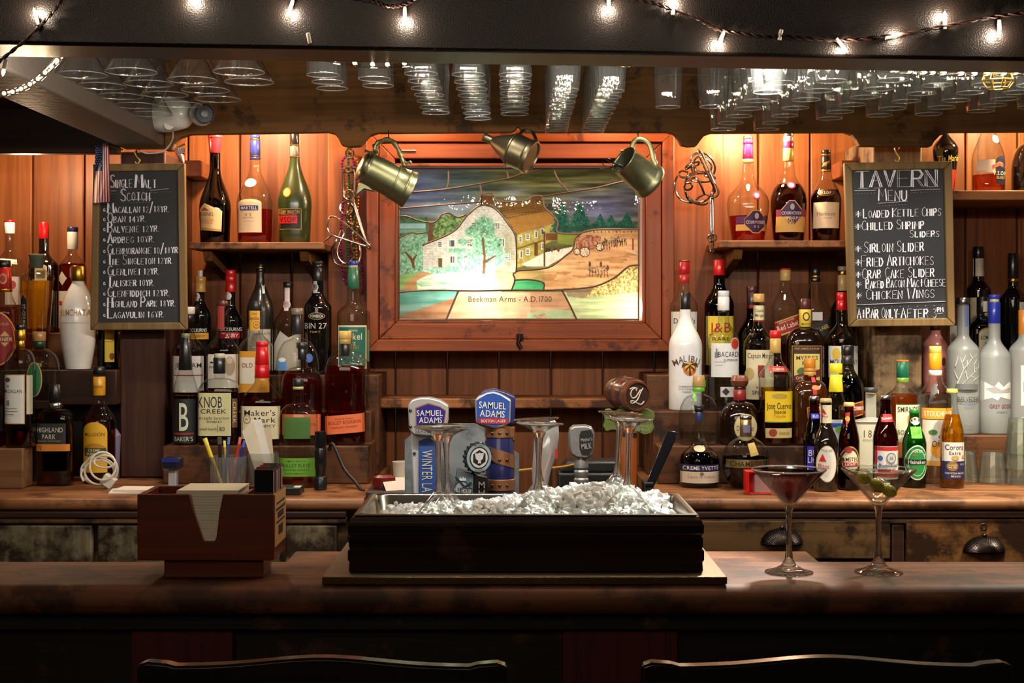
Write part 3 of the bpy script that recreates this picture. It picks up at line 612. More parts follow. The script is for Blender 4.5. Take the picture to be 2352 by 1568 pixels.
bottle('clear bottle with wide yellow neck label and orange label', 588, 'T2', 692, 38, (15, 798, 764, 's'), caps=((692, 713, 13, (34, 34, 36)),), n=3, dep=.8, labs=((NL, [r(571.5, 714, 599, 759, (224, 160, 44)), t('Old', 587, 721, 10, 5, (60, 30, 20)), t('Grand-Dad', 586, 731, 24, 7, (60, 30, 20)), e(592, 746, 8, 8, (90, 60, 30)), e(592, 746, 7, 7, (224, 160, 44)), t('100', 592, 746, 8, 6, (60, 30, 20))]), (LB, [r(552, 806, 622, 900, (226, 158, 44)), r(556, 820, 590, 880, (236, 226, 200)), t('Old', 612, 826, 16, 12, (40, 24, 20)), t('OLD', 573, 838, 26, 10, (150, 40, 30))])), liq=(AMBER, 870))
bottle('round clear flask bottle with grey cap behind the green rye bottle', 683, 'T2', 708, 50, (12, 850, 777, 'r'), caps=((708, 723, 14, (120, 112, 92)), (723, 768, 10.5, (40, 40, 46))), dep=.6, labs=((LB, [r(640, 826, 662, 850, (90, 150, 210)), e(651, 826, 9, 5, WHITE), e(713, 822, 8, 10, (60, 100, 170))]),), liq=(WATER, 880))
bottle('round clear flask bottle behind the orange label bourbon', 797, 'T2', 772, 51, (13, 862, 803, 'r'), caps=((772, 790, 12, (90, 80, 60)),), dep=.55, liq=(WATER, 900))
def frontier(label, cx, base, yt, R, caps, labs, liq): return bottle(label, cx, base, yt, R, (12.5, yt+98, yt+56, 'r'), dep=.6, n=2.4, caps=caps, labs=labs, liq=liq)
frontier('flat bourbon flask with amber liquor behind the green label bottle', 694, 'T1', 786, 47, ((786, 800, 13, (40, 36, 34)), (800, 826, 10, (30, 30, 32))), ((LB, [r(650, 950, 738, 998, (226, 110, 60)), t('BULLEIT BOURBON', 694, 973, 70, 7, (120, 40, 20))]),), (AMBR, 858))
frontier('flat bourbon flask with amber liquor and orange label', 793, 'T1', 760, 47, ((760, 778, 14.5, (206, 170, 90)), (778, 790, 13.5, (170, 140, 80)), (790, 818, 10.5, (34, 32, 30))), ((LB, [p([(748, 955), (838, 947), (839, 990), (749, 997)], (236, 116, 66)), t('BULLEIT BOURBON', 794, 968, 74, 7.5, (110, 34, 20), -.08), t('FRONTIER WHISKEY', 794, 960, 44, 3, (110, 34, 20), -.08), t('KENTUCKY STRAIGHT', 794, 979, 60, 4, (110, 34, 20), -.08)]),), (AMBR, 840))
bottle('bottle with long black wax neck and big pale letter on a black label', 426, 'T1', 766, 29, prof=[(28, 1020), (29, 1010), (29, 960), (29, 905), (26, 888), (21, 870), (15, 848), (12, 820), (11, 778)], caps=((766, 776, 10, (110, 112, 80)), (775, 850, 16, (22, 24, 24), 11.5)), liq=(DAMB, 908),
       labs=((LB, [r(402, 915, 452, 1016, (24, 28, 28)), p([(414, 922), (434, 922), (434, 990), (414, 990)], (24, 28, 28)), t('B', 428, 955, 24, 64, (206, 212, 184)), r(406, 992, 449, 996, (150, 44, 34)), t("BAKER'S", 427, 1006, 42, 10, (206, 212, 184))]),))
bottle('square bourbon bottle with newsprint style cream label', 504, 'T1', 812, 47, (11, 905, 868, 'r'), n=5, dep=.6, caps=((812, 822, 12, (190, 190, 160)), (822, 858, 14, (24, 28, 30))), liq=(DAMB, 898),
       labs=((LB, [r(459, 901, 536, 999, (206, 200, 150)), t('KNOB', 488, 922, 56, 25, INK), t('CREEK', 496, 943, 60, 10, INK), t('straight bourbon', 497, 958, 70, 7, (60, 56, 44), 0, 0, 0), t('WHISKEY', 498, 967, 36, 5, INK), t('small batch', 484, 983, 38, 6, INK), t('100', 515, 983, 14, 10, INK), r(505, 974, 506, 991, INK)]), ('side_label', [r(538, 914, 549, 980, (110, 70, 40)), t('CREEK', 543.5, 946, 50, 7, (206, 200, 150), math.pi/2)])))
bottle('squat bourbon bottle with dripping red wax neck and cream label', 602, 'T1', 785, 47, (15, 925, 868, 's'), n=3.6, dep=.75, caps=((785, 796, 14, (200, 20, 30)), (796, 838, 16, (200, 20, 30), 13.5), (838, 868, 17.5, (196, 18, 28), 16)), liq=(DAMB, 918),
       labs=((LB, [p([(557, 931), (647, 931), (645, 1006), (559, 1006)], (226, 214, 176)), t("Maker's", 602, 946, 72, 13, INK), t('Mark', 614, 962, 50, 12, INK), e(573, 961, 9, 9, (90, 80, 60)), e(573, 961, 7.6, 7.6, (226, 214, 176)), t('SIV', 573, 961, 9, 5, INK), t('WHISKY', 616, 976, 44, 7, INK)]),))
frontier('flat rye flask with bright green label on the counter, nearly empty', 685, 1118, 870, 45, ((870, 888, 12, (34, 36, 40)), (888, 894, 12.5, (190, 180, 110))), (('back_label', [r(655, 957, 716, 1006, (70, 110, 44))]), (LB, [r(642, 1050, 728, 1092, (108, 170, 50)), t('BULLEIT(95)RYE', 684, 1067, 64, 8, (30, 60, 20)), t('SMALL BATCH', 684, 1057, 44, 4, (30, 60, 20)), t('FRONTIER WHISKEY', 684, 1077, 60, 4, (30, 60, 20)), t('STRAIGHT AMERICAN RYE', 684, 1085, 52, 3, (30, 60, 20))])), (AMBER, 1098))
# --- shelf by the scotch board
bottle('dark green calvados bottle with tall red wax top and tilted cream label', 494, 'U', 311, 36, (12, 480, 385, 's'), glass=DKG, liq=(liquid((90, 60, 20)), 478), Rb=33, caps=((311, 318, 17, (206, 60, 60)), (318, 352, 13, (200, 44, 54), 16)),
       labs=((LB, [p([(459, 486), (476, 469), (516, 487), (514, 534), (462, 529)], (228, 206, 150)), p([(466, 486), (476, 478), (488, 487)], (180, 80, 50)), t('BUSNEL', 481, 494, 38, 8, (70, 40, 30), .03), t('FINE CALVADOS', 481, 507, 36, 6, (190, 110, 70), .03), t("PAYS D'AUGE", 480, 513, 32, 6, (190, 110, 70), .03), p([(463, 524), (514, 529), (514, 534), (462, 530)], GOLD)]),))
bottle('clear cognac bottle with navy capsule and cream shield label', 586, 'U', 311, 42, (12, 468, 382, 's'), liq=(AMBR, 482), Rb=40, caps=((311, 319, 11, (40, 50, 120)), (319, 324, 11.5, GM), (324, 358, 12, (40, 50, 120)), (358, 362, 12.5, GM), (362, 367, 12.5, (40, 50, 120))),
       labs=((NL, [e(579, 422, 14, 10, (240, 236, 226))]), (LB, [arch(552, 460, 607, 536, 9, (226, 206, 170)), r(557, 475, 600, 486, (34, 44, 110)), t('MARTELL', 578.5, 480.5, 38, 7, WHITE), t('V S', 577, 496, 15, 7, (90, 70, 60)), t('FINE COGNAC', 577, 503, 26, 3, (90, 70, 60)), r(566, 510, 590, 511, (190, 150, 110))])))
bottle('satin dark green cognac bottle with gold medallion and black label', 677, 'U', 307, 39, (11, 470, 362, 's'), glass=paint((44, 58, 26), .28, 0, .3), Rb=35, caps=((307, 333, 10, INK), (333, 336, 10.5, GM), (336, 360, 11, (120, 110, 100)), (360, 363, 11.5, GM)),
       labs=((NL, [e(663, 445, 11, 12.5, GM), e(663, 445, 8, 9.5, (226, 190, 100))]), (LB, [r(642, 482, 697, 529, GOLD), r(643, 483, 696, 527.5, (22, 20, 20)), t('REMY MARTIN', 669, 489, 48, 8, GOLD), t('CHAMPAGNE COGNAC', 668, 494.5, 38, 2.5, GOLD), r(643, 497.5, 688, 515.5, (196, 24, 26)), t('VSOP', 666, 506.5, 38, 11, (30, 10, 10))])))
# --- cognac shelf
bottle('clear cognac bottle with magenta neck wrap, half full', 1718, 'V', 313, 48, prof=[(37, 556), (41, 530), (46, 495), (48, 470), (44, 452), (32, 437), (19, 422), (14, 405), (12, 380)], liq=(AMBR, 497), caps=((313, 322, 11, SM), (322, 331, 11.8, (176, 40, 110)), (331, 366, 12.5, (176, 40, 110), 11), (366, 375, 13, (230, 196, 130))),
       labs=((NL, [e(1731, 453, 10, 9.5, (190, 60, 110)), e(1731, 453, 6, 6, (236, 210, 220))]), ('band', [r(1686, 500, 1760, 516, (80, 40, 100)), r(1686, 518, 1760, 532, (206, 170, 90))]), (LB, [p([(1722, 486), (1737, 486), (1756, 505), (1756, 520), (1737, 538), (1722, 538), (1703, 520), (1703, 505)], (214, 170, 90)), p([(1722, 488), (1736, 488), (1754, 506), (1754, 519), (1736, 536), (1723, 536), (1705, 519), (1705, 506)], (58, 28, 76)), t('COURVOISIER', 1729.5, 513, 46, 7, WHITE), t('V S', 1731, 523, 13, 6, WHITE), e(1731, 499, 5, 7, (190, 180, 170))])))
bottle('full dark cognac bottle with gold neck sleeve and purple shield label', 1811, 'V', 304, 42, prof=[(35, 556), (37, 535), (40, 500), (42, 470), (40, 450), (33, 432), (22, 418), (15, 400), (13, 372)], liq=(DRED, 424), caps=((304, 314, 11, SM), (314, 326, 12, (226, 210, 200)), (326, 341, 12.2, (170, 40, 100)), (341, 370, 12.6, (222, 182, 100))),
       labs=((NL, [e(1812, 428, 9.5, 8, (200, 70, 120)), e(1812, 428, 6, 5, (240, 220, 226))]), ('band', [r(1778, 484, 1846, 500, (150, 50, 80)), r(1778, 500, 1846, 535, (206, 168, 90))]), (LB, [p([(1805, 463), (1818, 463), (1838, 486), (1838, 498), (1818, 520), (1805, 520), (1786, 498), (1786, 486)], (226, 180, 100)), p([(1805, 465), (1817, 465), (1836, 487), (1836, 497), (1817, 518), (1806, 518), (1788, 497), (1788, 487)], (62, 30, 84)), t('COURVOISIER', 1812, 492, 46, 7, WHITE), t('V.S.O.P', 1812, 503, 26, 6, WHITE), e(1812, 478, 5, 7, (190, 180, 170))])))
bottle('cognac bottle with black sleeve and plain cream label beside the menu board', 1897, 'V', 345, 36, (12, 462, 395, 's'), liq=(DRED, 437), Rb=32, caps=((345, 354, 11, INK), (354, 359, 11.5, GM), (359, 390, 12, (36, 32, 30), 11.3), (390, 395, 12.3, GM)),
       labs=((NL, [p([(1886, 385), (1889, 376), (1903, 370), (1904, 374)], GOLD), e(1891, 445, 18, 8, GM), e(1891, 445, 16, 6.5, (60, 40, 30)), t('V.S.O.P', 1891, 445, 22, 6, CREAM)]), (LB, [r(1865, 467, 1922, 526, (226, 206, 170)), r(1866.5, 468.5, 1920.5, 524, (236, 220, 184)), t('Hennessy', 1892, 493, 42, 9, (130, 110, 80)), t('V.S.O.P', 1894, 503, 20, 4, (130, 110, 80))])))
# --- rum and tequila riser
bottle('whisky bottle with red and gold cap behind the white coconut rum bottle', 1571, 'T3', 598, 32, (12, 705, 664, 's'), dep=.75, liq=(AMBER, 745), caps=((598, 602, 12.5, GM), (602, 630, 12.8, (176, 20, 34)), (632, 650, 12, (176, 40, 34))), labs=((LB, [p([(1541, 716), (1600, 716), (1598, 790), (1541, 790)], (214, 212, 206)), t("Dewar's", 1570, 737, 50, 12, INK)]),))
bottle('green whisky bottle with red cap and yellow label', 1652, 'T3', 597, 34, (13, 702, 652, 's'), glass=GRNG, liq=(liquid((60, 120, 50)), 700), caps=((597, 635, 13, (206, 20, 28)),), labs=((LB, [r(1620, 726, 1684, 838, (226, 200, 60)), t('J&B', 1652, 752, 46, 22, (190, 30, 24)), t('RARE', 1652, 778, 40, 8, INK)]),))
bottle('dark bottle with dark red cap behind the gold capped spiced rum', 1727, 'T3', 658, 32, (12, 770, 722, 's'), glass=DKG, liq=(liquid((70, 66, 24)), 770), caps=((658, 671, 12.8, (80, 34, 34)), (671, 712, 12, (44, 24, 24))), labs=((NL, [r(1716, 700, 1738, 708, (150, 30, 30))]),))
bottle('square whisky bottle with gold cap and slanted red label', 1804, 'T3', 616, 30, (12, 712, 655, 's'), n=4, dep=.9, liq=(AMBER, 790), caps=((616, 620, 12.5, RED), (620, 645, 12.5, (214, 176, 100))), labs=((LB, [p([(1776, 740), (1832, 720), (1832, 756), (1776, 776)], GOLD), p([(1776, 743), (1832, 723), (1832, 752), (1776, 772)], (150, 24, 24)), t('Red Label', 1804, 748, 50, 12, CREAM, -.34), t('JOHNNIE WALKER', 1802, 737, 36, 3, CREAM, -.34)]),))
bottle('square whisky bottle with black cap and slanted black label', 1873, 'T3', 617, 33, (11, 720, 640, 's'), n=4, dep=.9, liq=(DAMB, 790), caps=((617, 632, 11, INK), (632, 638, 11.5, GM), (638, 648, 11, INK)), labs=((LB, [r(1860, 717, 1883, 736, (206, 200, 190)), p([(1844, 752), (1904, 726), (1904, 764), (1844, 790)], (28, 24, 20)), t('BLACK LABEL', 1874, 757, 52, 9, (206, 170, 90), -.4)]),))
bottle('bottle with tall gold capsule half behind the menu board', 1936, 'T3', 612, 29, (11, 716, 675, 's'), glass=BRNG, liq=(DAMB, 720), caps=((612, 622, 11.5, (150, 140, 130)), (622, 632, 11.5, GM), (632, 668, 11.8, (214, 180, 120))))
mal = paint((238, 238, 238), .1, 0, 1)
bottle('opaque white coconut rum bottle with a palm tree emblem', 1574, 'T2', 672, 38.5, (12.5, 796, 722, 's'), glass=mal, caps=((672, 714, 12, (30, 26, 26)),),
       labs=(('lettering', [t('M', 1548, 832, 12, 15, (90, 60, 40), -.35), t('A', 1560, 825, 10, 15, (90, 60, 40), -.2), t('L', 1569, 822.5, 8, 15, (90, 60, 40), -.08), t('I', 1578, 822, 3, 15, (90, 60, 40), .04), t('B', 1587, 824, 10, 15, (90, 60, 40), .16), t('U', 1599, 829, 11, 15, (90, 60, 40), .3)]), ('emblem', [
                   e(1580, 846, 15.5, 15.5, (214, 110, 40)), e(1580, 842, 11, 10, (240, 190, 60)), p([(1578, 838), (1581, 838), (1583, 861), (1578, 861)], (70, 40, 30)), p([(1580, 836), (1564, 832), (1561, 844), (1571, 838)], (70, 50, 30)), p([(1580, 836), (1595, 831), (1600, 843), (1589, 838)], (70, 50, 30)), p([(1580, 837), (1570, 846), (1570, 852), (1577, 844)], (70, 50, 30)), p([(1580, 837), (1591, 846), (1591, 852), (1583, 844)], (70, 50, 30))]), ('small_text', [
                   t('CARIBBEAN RUM', 1573, 886, 36, 4, (120, 110, 100)), t('WITH COCONUT', 1573, 892, 36, 4, (120, 110, 100)), t('LIQUEUR', 1573, 898, 20, 4, (120, 110, 100))]),))
bottle('clear rum bottle with white neck band, white label and red round badge', 1662, 'T2', 668, 36, (12, 785, 735, 's'), liq=(WATER, 800), caps=((668, 682, 13, (214, 216, 214)), (682, 713, 13.5, WHITE), (713, 719, 13.5, INK)),
       labs=((LB, [r(1631, 788, 1695, 865, (228, 228, 226)), t('BACARDI', 1670, 813, 50, 12, INK), t('SUPERIOR', 1674, 826, 34, 5, INK), e(1684, 789, 10.5, 14, (206, 190, 170)), e(1684, 789, 9, 12, (190, 50, 40)), r(1638, 808, 1645, 821, (130, 130, 130)), r(1640, 800, 1643, 808, (130, 130, 130)), r(1638, 830, 1662, 831, (150, 150, 150)), r(1638, 838, 1655, 839, (150, 150, 150))]), ('lower_label', [r(1650, 887, 1692, 910, (214, 210, 200)), p([(1662, 889), (1671, 898), (1662, 907), (1653, 898)], (60, 50, 60))])))
bottle('spiced rum bottle with gold cap and cream label', 1743, 'T2', 675, 35, (13, 792, 745, 's'), liq=(DAMB, 846), caps=((675, 694, 13.2, (206, 160, 90)),), labs=((NL, [r(1730, 702, 1756, 735, (226, 214, 170)), t('Captain', 1743, 713, 20, 7, INK), t('Morgan', 1743, 724, 20, 7, INK), r(1730, 735, 1756, 738, (170, 50, 40))]), (LB, [r(1711, 803, 1774, 916, (228, 216, 176)), t('Captain Morgan', 1743, 816, 58, 12, (40, 30, 24)), r(1735, 838, 1750, 866, (150, 40, 36)), e(1718, 858, 9, 14, (196, 170, 110)), t('SPICED', 1740, 900, 34, 9, (40, 30, 24)), t('RUM', 1740, 889, 18, 6, (40, 30, 24))])))
bottle('broad dark rum bottle with yellow neck label and yellow label', 1849, 'T2', 686, 43, (13, 797, 752, 'r'), glass=DKBR, n=3.5, dep=.8, caps=((686, 711, 13, (84, 40, 34)), (711, 751, 14, (226, 196, 70))),
       labs=((NL, [e(1849, 727, 8, 10, (60, 50, 30)), e(1849, 727, 5.5, 7, (226, 196, 70)), t('IMPORTED', 1849, 744, 22, 4, INK)]), (LB, [r(1813, 793, 1881, 912, (150, 110, 50)), r(1815, 795, 1879, 910, (62, 30, 24)), t('FINE JAMAICAN RUM', 1847, 800, 56, 4.5, GOLD), r(1818, 812, 1876, 872, (222, 204, 110)), t("MYERS'S", 1847, 821, 50, 9, INK), t('RUM', 1849, 833, 28, 9, INK), e(1836, 852, 12, 9, (90, 120, 60)), p([(1816, 862), (1878, 846), (1878, 862), (1816, 878)], (110, 30, 36)), t('Original Dark', 1844, 862, 46, 7, CREAM, -.24), r(1818, 880, 1876, 908, (206, 190, 90)), e(1838, 895, 14, 9, (80, 120, 50)), e(1860, 890, 8, 8, (190, 70, 40))])))
bottle('rum bottle with red screw cap and white map label under the menu board', 1934, 'T2', 672, 37, (12, 782, 736, 's'), liq=(DAMB, 792), caps=((672, 690, 13, (206, 20, 28)), (690, 712, 12.6, (196, 18, 26))), labs=((LB, [r(1900, 794, 1966, 866, (222, 220, 214)), e(1914, 812, 8, 14, (226, 190, 60)), t('MOUNT GAY', 1933, 830, 62, 11, INK), t('RUM', 1933, 845, 26, 7, INK)]),))
bottle('tequila bottle with red cap and bright yellow label', 1781, 'T1', 759, 38, (13, 870, 818, 's'), liq=(GOLDL, 890), n=2.6, caps=((759, 776, 13, (206, 30, 34)), (777, 811, 12.6, (206, 170, 90))),
       labs=((NL, [p([(1763, 840), (1801, 840), (1805, 853), (1762, 853)], (170, 40, 36)), t('CUERVO', 1783, 847, 26, 5, CREAM)]), (LB, [r(1752, 897, 1817, 968, (236, 200, 30)), e(1784, 908, 18, 6, (190, 160, 60)), t('Jose Cuervo', 1784, 930, 56, 14, INK), t('Especial', 1785, 943, 28, 8, INK), t('Tequila', 1784, 953, 28, 5, (200, 90, 30)), r(1752, 966, 1817, 968, (90, 120, 50))]), ('lower_label', [r(1753, 981, 1814, 1003, (196, 176, 110)), e(1769, 991, 9, 9, (150, 50, 36)), t('GOLD', 1795, 992, 24, 5, (110, 80, 40))])))
bottle('round clear tequila bottle with cork ball stopper and green ribbon', 1605, 'T1', 862, 46, (13, 965, 905, 'r'), liq=(WATER, 985), dep=.7, caps=((862, 888, 15, (196, 156, 100), 13), (888, 899, 14, (110, 190, 60))), labs=((NL, [r(1591, 899, 1597, 920, (120, 200, 70)), p([(1615, 868), (1622, 875), (1622, 888), (1615, 888)], (130, 206, 80))]),))
bottle('dark brown tequila bottle with turned wooden stopper and oval cream label', 1699, 'T1', 862, 47, (14, 975, 922, 'r'), glass=DKBR, dep=.8, caps=((862, 876, 21, (130, 74, 50), 17), (876, 887, 17, (120, 66, 44), 20.5), (887, 895, 13, (60, 40, 30)), (895, 919, 14.5, (150, 44, 40))), labs=((LB, [e(1708, 979, 27, 31, (196, 176, 120)), e(1708, 979, 25, 29, (214, 196, 146)), t('Don Julio', 1706, 981, 40, 12, (70, 50, 30))]),))
bottle('square orange liqueur bottle with orange cap and slanted label', 1860, 'T1', 823, 40, (14, 912, 872, 'r'), glass=paint((58, 26, 8), .07, 0, 1), n=4, dep=.9, caps=((823, 846, 13, (226, 140, 40)), (846, 854, 13.6, (206, 140, 60)), (854, 864, 14, (214, 150, 70))), labs=((NL, [r(1860, 866, 1869, 905, (186, 30, 26)), e(1868, 889, 10, 5, (206, 130, 70))]), (LB, [p([(1846, 934), (1898, 918), (1898, 940), (1848, 958)], (200, 120, 60)), p([(1848, 936), (1896, 921), (1896, 938), (1849, 955)], (110, 50, 24)), t('COINTREAU', 1872, 938, 44, 12, CREAM, -.3)])))
bottle('liqueur bottle with black cap behind the yellow capped vodka', 1947, 'T1', 793, 36, (14, 890, 842, 's'), glass=thin_glass((120, 110, 80), 1, .7), liq=(DAMB, 893), caps=((793, 816, 14.5, INK), (816, 840, 14, (40, 36, 34))), labs=((LB, [p([(1921, 930), (1982, 918), (1982, 950), (1921, 962)], (206, 130, 60)), p([(1923, 932), (1980, 921), (1980, 948), (1923, 959)], (110, 40, 24)), r(1926, 932, 1981, 940, (226, 214, 200)), t('DRAMBUIE', 1953, 936, 50, 6.5, (190, 30, 24))]),))
bottle('squat purple black liqueur bottle with thin clear neck and banded label', 1606, 1117, 930, 47, prof=[(40, 1117), (46, 1110), (47, 1098), (47, 1062), (44, 1048), (34, 1036), (22, 1026), (14, 1010), (10.5, 985), (9, 960), (9, 944)], liq=(liquid((34, 10, 30)), 1042), caps=((930, 936, 11.5, (50, 52, 60)), (936, 945, 11, INK), (945, 966, 10, (50, 60, 110), 9)),
       labs=((NL, [e(1604, 1028, 13, 7, (206, 196, 160))]), ('band', [r(1560, 1063, 1652, 1078, (36, 36, 76)), t('CREME YVETTE', 1606, 1070.5, 82, 8.5, WHITE)]), (LB, [r(1561, 1079, 1651, 1105, (214, 200, 176)), t('Liqueur de Violettes', 1606, 1090, 62, 7, (150, 120, 90), 0, .2, 0), e(1606, 1084, 5, 4, (130, 100, 80))])))
bottle('round orb shaped dark raspberry liqueur bottle with a gold band', 1713, 1120, 955, 53, prof=[(30, 1120), (42, 1108), (51, 1086), (53.5, 1066), (53, 1046), (49, 1034), (38, 1018), (24, 1007), (15, 1002)], liq=(liquid((36, 8, 20)), 1050), caps=((955, 963, 14, SM), (963, 1003, 13.5, metal((196, 176, 130), .35), 13)),
       labs=((NL, [p([(1711, 1016), (1727, 1013), (1735, 1040), (1716, 1044)], (190, 160, 80)), r(1705, 975, 1721, 993, (120, 116, 150))]), ('band', [r(1664, 1051, 1765, 1070, metal((206, 190, 120), .35)), t('CHAMBORD', 1714, 1060.5, 86, 12, INK)])))
CRW = lambda y0, h, c: ((y0, y0+9, h, c, h*.9),)
bb = dict(name='beer_bottle')
bottle('brown beer bottle with white crown cap and blue label behind the red triangle beer', 1870, 1119.4, 910, 24, (11, 1018, 940, 's'), glass=BRNG, liq=(DAMB, 945), caps=CRW(910, 12.5, SM), labs=((NL, [r(1861, 949, 1881, 961, (60, 60, 200)), t('BUD', 1871, 955, 14, 6, WHITE)]), (LB, [r(1848, 1023, 1892, 1078, (36, 34, 170)), t('BUD', 1868, 1037, 32, 14, WHITE, -.1, .15), t('LIGHT', 1869, 1053, 36, 13, WHITE, -.1, .15)])), **bb)
bottle('black beer bottle with oval white label and red triangle', 1897, 1127, 915, 28, (12.5, 1022, 968, 's'), glass=paint((20, 14, 10), .05, 0, 1), caps=CRW(915, 14, (196, 176, 120)), labs=((NL, [r(1884, 930, 1911, 971, (226, 214, 180)), p([(1889, 938), (1896, 951), (1884.5, 951)], RED), t('Bass', 1893, 955, 12, 5, RED)]), (LB, [e(1894, 1063, 22.5, 42, (196, 180, 130)), e(1894, 1063, 21, 40, (222, 220, 212)), e(1891, 1063, 13, 30, (206, 204, 196)), p([(1884, 1040), (1892, 1058), (1876, 1058)], (200, 24, 26)), t('Bass', 1887, 1068, 24, 11, (190, 70, 60)), t('PALE ALE', 1894, 1032, 24, 5, (90, 80, 60))])), **bb)
bottle('amber beer bottle with gold crown and round cream label', 1950, 1124, 924, 24, (11, 1018, 940, 's'), glass=BRNG, liq=(DAMB, 952), caps=CRW(924, 13, (206, 186, 120)), labs=((NL, [p([(1940, 947), (1950, 946), (1947, 968), (1940, 978)], (170, 40, 36)), e(1944, 961, 5, 6, GOLD)]), (LB, [e(1948, 1056, 22, 33, (196, 150, 60)), e(1948, 1056, 20, 30, (70, 44, 20)), e(1948, 1058, 18, 26, (228, 216, 184)), t('AMSTEL', 1948, 1053, 36, 9, INK), r(1932, 1060, 1964, 1069, (196, 40, 34)), t('LIGHT', 1948, 1064.5, 24, 6, WHITE), e(1943, 1031, 9, 7, (150, 40, 40))])), **bb)
bottle('flat pale bottle with square shoulders and black topped stopper', 2000, 1116, 890, 41, (12, 968, 958, 's'), dep=.5, n=5, glass=thin_glass((226, 224, 210), .8, .3, .2, .5), caps=((890, 900, 15, (60, 62, 66)), (900, 905, 12, (206, 196, 160))), labs=((LB, [r(1962, 974, 2038, 1080, (206, 200, 178)), r(1962, 968, 2038, 972, (110, 106, 96)), t('1 8 5 7', 2003, 995, 54, 17, (70, 66, 58), 0, 0, 0), t('POTATO VODKA', 2002, 1010, 50, 5, (120, 114, 100), 0, 0, 0)]),))
bottle('brown beer bottle with red white and blue label and red neck band', 2034, 1128, 908, 28.5, (12, 1010, 935, 's'), glass=BRNG, liq=(DAMB, 940), caps=CRW(908, 13.5, SM), labs=((NL, [r(2021, 950, 2047, 968, (200, 50, 60)), t('Budweiser', 2034, 959, 22, 6, WHITE, -.1)]), (LB, [r(2007, 1023, 2061, 1098, (222, 220, 216)), r(2007, 1024, 2061, 1033, (196, 34, 40)), r(2007, 1034, 2011, 1060, (190, 34, 40)), e(2040, 1050, 12, 13, (130, 130, 134)), e(2040, 1050, 9, 10, (196, 196, 196)), t('AB', 2040, 1050, 9, 8, (110, 110, 116)), e(2016, 1050, 5, 6, (60, 100, 170)), t('Budweiser', 2035, 1066, 46, 9, (30, 44, 110), -.06, .2), r(2007, 1076, 2061, 1092, (190, 34, 40))])), **bb)
bottle('green beer bottle with oval green and white label and red star', 2100, 1118, 940, 27, (11, 1022, 958, 's'), glass=thin_glass((70, 190, 80), 1, .6), liq=(liquid((120, 220, 90)), 968), caps=CRW(940, 12, (40, 130, 50)), labs=((NL, [e(2100, 966, 10.5, 9, (214, 224, 206)), e(2098, 962, 2.5, 2.5, RED), r(2088, 979, 2113, 1005, (110, 190, 60)), t('LAGER', 2101, 992, 18, 7, (60, 140, 40), -.2)]), (LB, [e(2100, 1060, 26, 40, (210, 222, 206)), e(2100, 1060, 24, 37, (30, 130, 60)), e(2100, 1060, 20, 31, (210, 222, 206)), e(2100, 1060, 18.5, 29, (36, 140, 66)), t('LAGER BEER', 2100, 1034, 24, 6, WHITE), t('*', 2094, 1045, 8, 8, (214, 40, 40)), r(2076, 1053, 2124, 1064, (20, 28, 22)), t('Heineken', 2100, 1058.5, 40, 9, WHITE)])), **bb)
bottle('flavoured vodka bottle with dark green cap and orange liquor', 2073, 1108, 827, 38, (14, 912, 882, 's'), liq=(ORNG, 905), caps=((827, 831, 14.2, (226, 110, 40)), (831, 867, 14, (20, 96, 70)), (867, 879, 14.2, (110, 140, 50))), labs=((LB, [r(2050, 926, 2110, 1048, (222, 214, 186)), r(2050, 926, 2110, 928, (60, 90, 50)), t('SMIRNOFF', 2080, 938, 54, 12, (34, 40, 34)), e(2092, 962, 18, 21, (230, 110, 50)), t('SORBET', 2074, 990, 42, 10, (60, 60, 40)), t('LIGHT', 2076, 1003, 26, 4, (110, 100, 70)), r(2052, 1012, 2106, 1045, (226, 130, 60))]),))
bottle('orange vodka bottle with orange neck sleeve and fruit on its label', 2148, 1108, 795, 38, (14, 912, 868, 's'), liq=(WATER, 905), caps=((795, 811, 14, (206, 176, 100)), (811, 848, 14.2, (236, 150, 30)), (850, 862, 15, (206, 206, 200))),
       labs=((NL, [p([(2134, 884), (2144, 880), (2146, 898), (2138, 904), (2128, 925), (2124, 920)], (60, 50, 50)), p([(2124, 921), (2160, 916), (2164, 922), (2126, 926)], (60, 50, 50))]), ('band', [r(2113, 935, 2184, 960, (236, 160, 40)), t('STOLICHNAYA', 2148, 948, 64, 12, WHITE)]), (LB, [r(2114, 962, 2183, 1055, (228, 222, 206)), e(2146, 1030, 18, 18, (236, 160, 40)), e(2152, 1034, 12, 13, (246, 190, 80)), e(2133, 990, 9, 6, (70, 130, 60)), e(2164, 982, 8, 6, (90, 150, 60)), t('Stoli', 2158, 1000, 30, 13, (40, 36, 34), -.3, .2), t('Ohranj', 2150, 1014, 42, 14, (40, 36, 34), -.15, .2), r(2114, 1055, 2183, 1066, (230, 180, 80))])))
bottle('clear beer bottle of golden lager with white and navy label', 2187, 1119, 893, 27, (11.5, 1006, 920, 's'), liq=(YELL, 952), caps=CRW(893, 13.5, (206, 196, 90)), labs=((LB, [r(2161, 1014, 2213, 1057, (228, 222, 214)), t('Corona', 2186, 1025, 42, 12, (40, 34, 60)), t('Extra', 2186, 1038, 26, 8, (40, 34, 60)), e(2186, 1049, 9, 5, (196, 160, 90)), e(2207, 1047, 5, 4, (226, 160, 50)), r(2161, 1057, 2213, 1097, (40, 42, 90)), e(2180, 1068, 12, 11, (150, 110, 50)), t('LA CERVEZA', 2180, 1066, 18, 4, CREAM), t('MAS FINA', 2180, 1071, 16, 4, CREAM), t('12 FL.OZ', 2203, 1064, 12, 4, CREAM), t('CERVECERIA MODELO', 2187, 1084, 44, 4, CREAM), t('MEXICO', 2187, 1091, 22, 4, CREAM)]),), **bb)
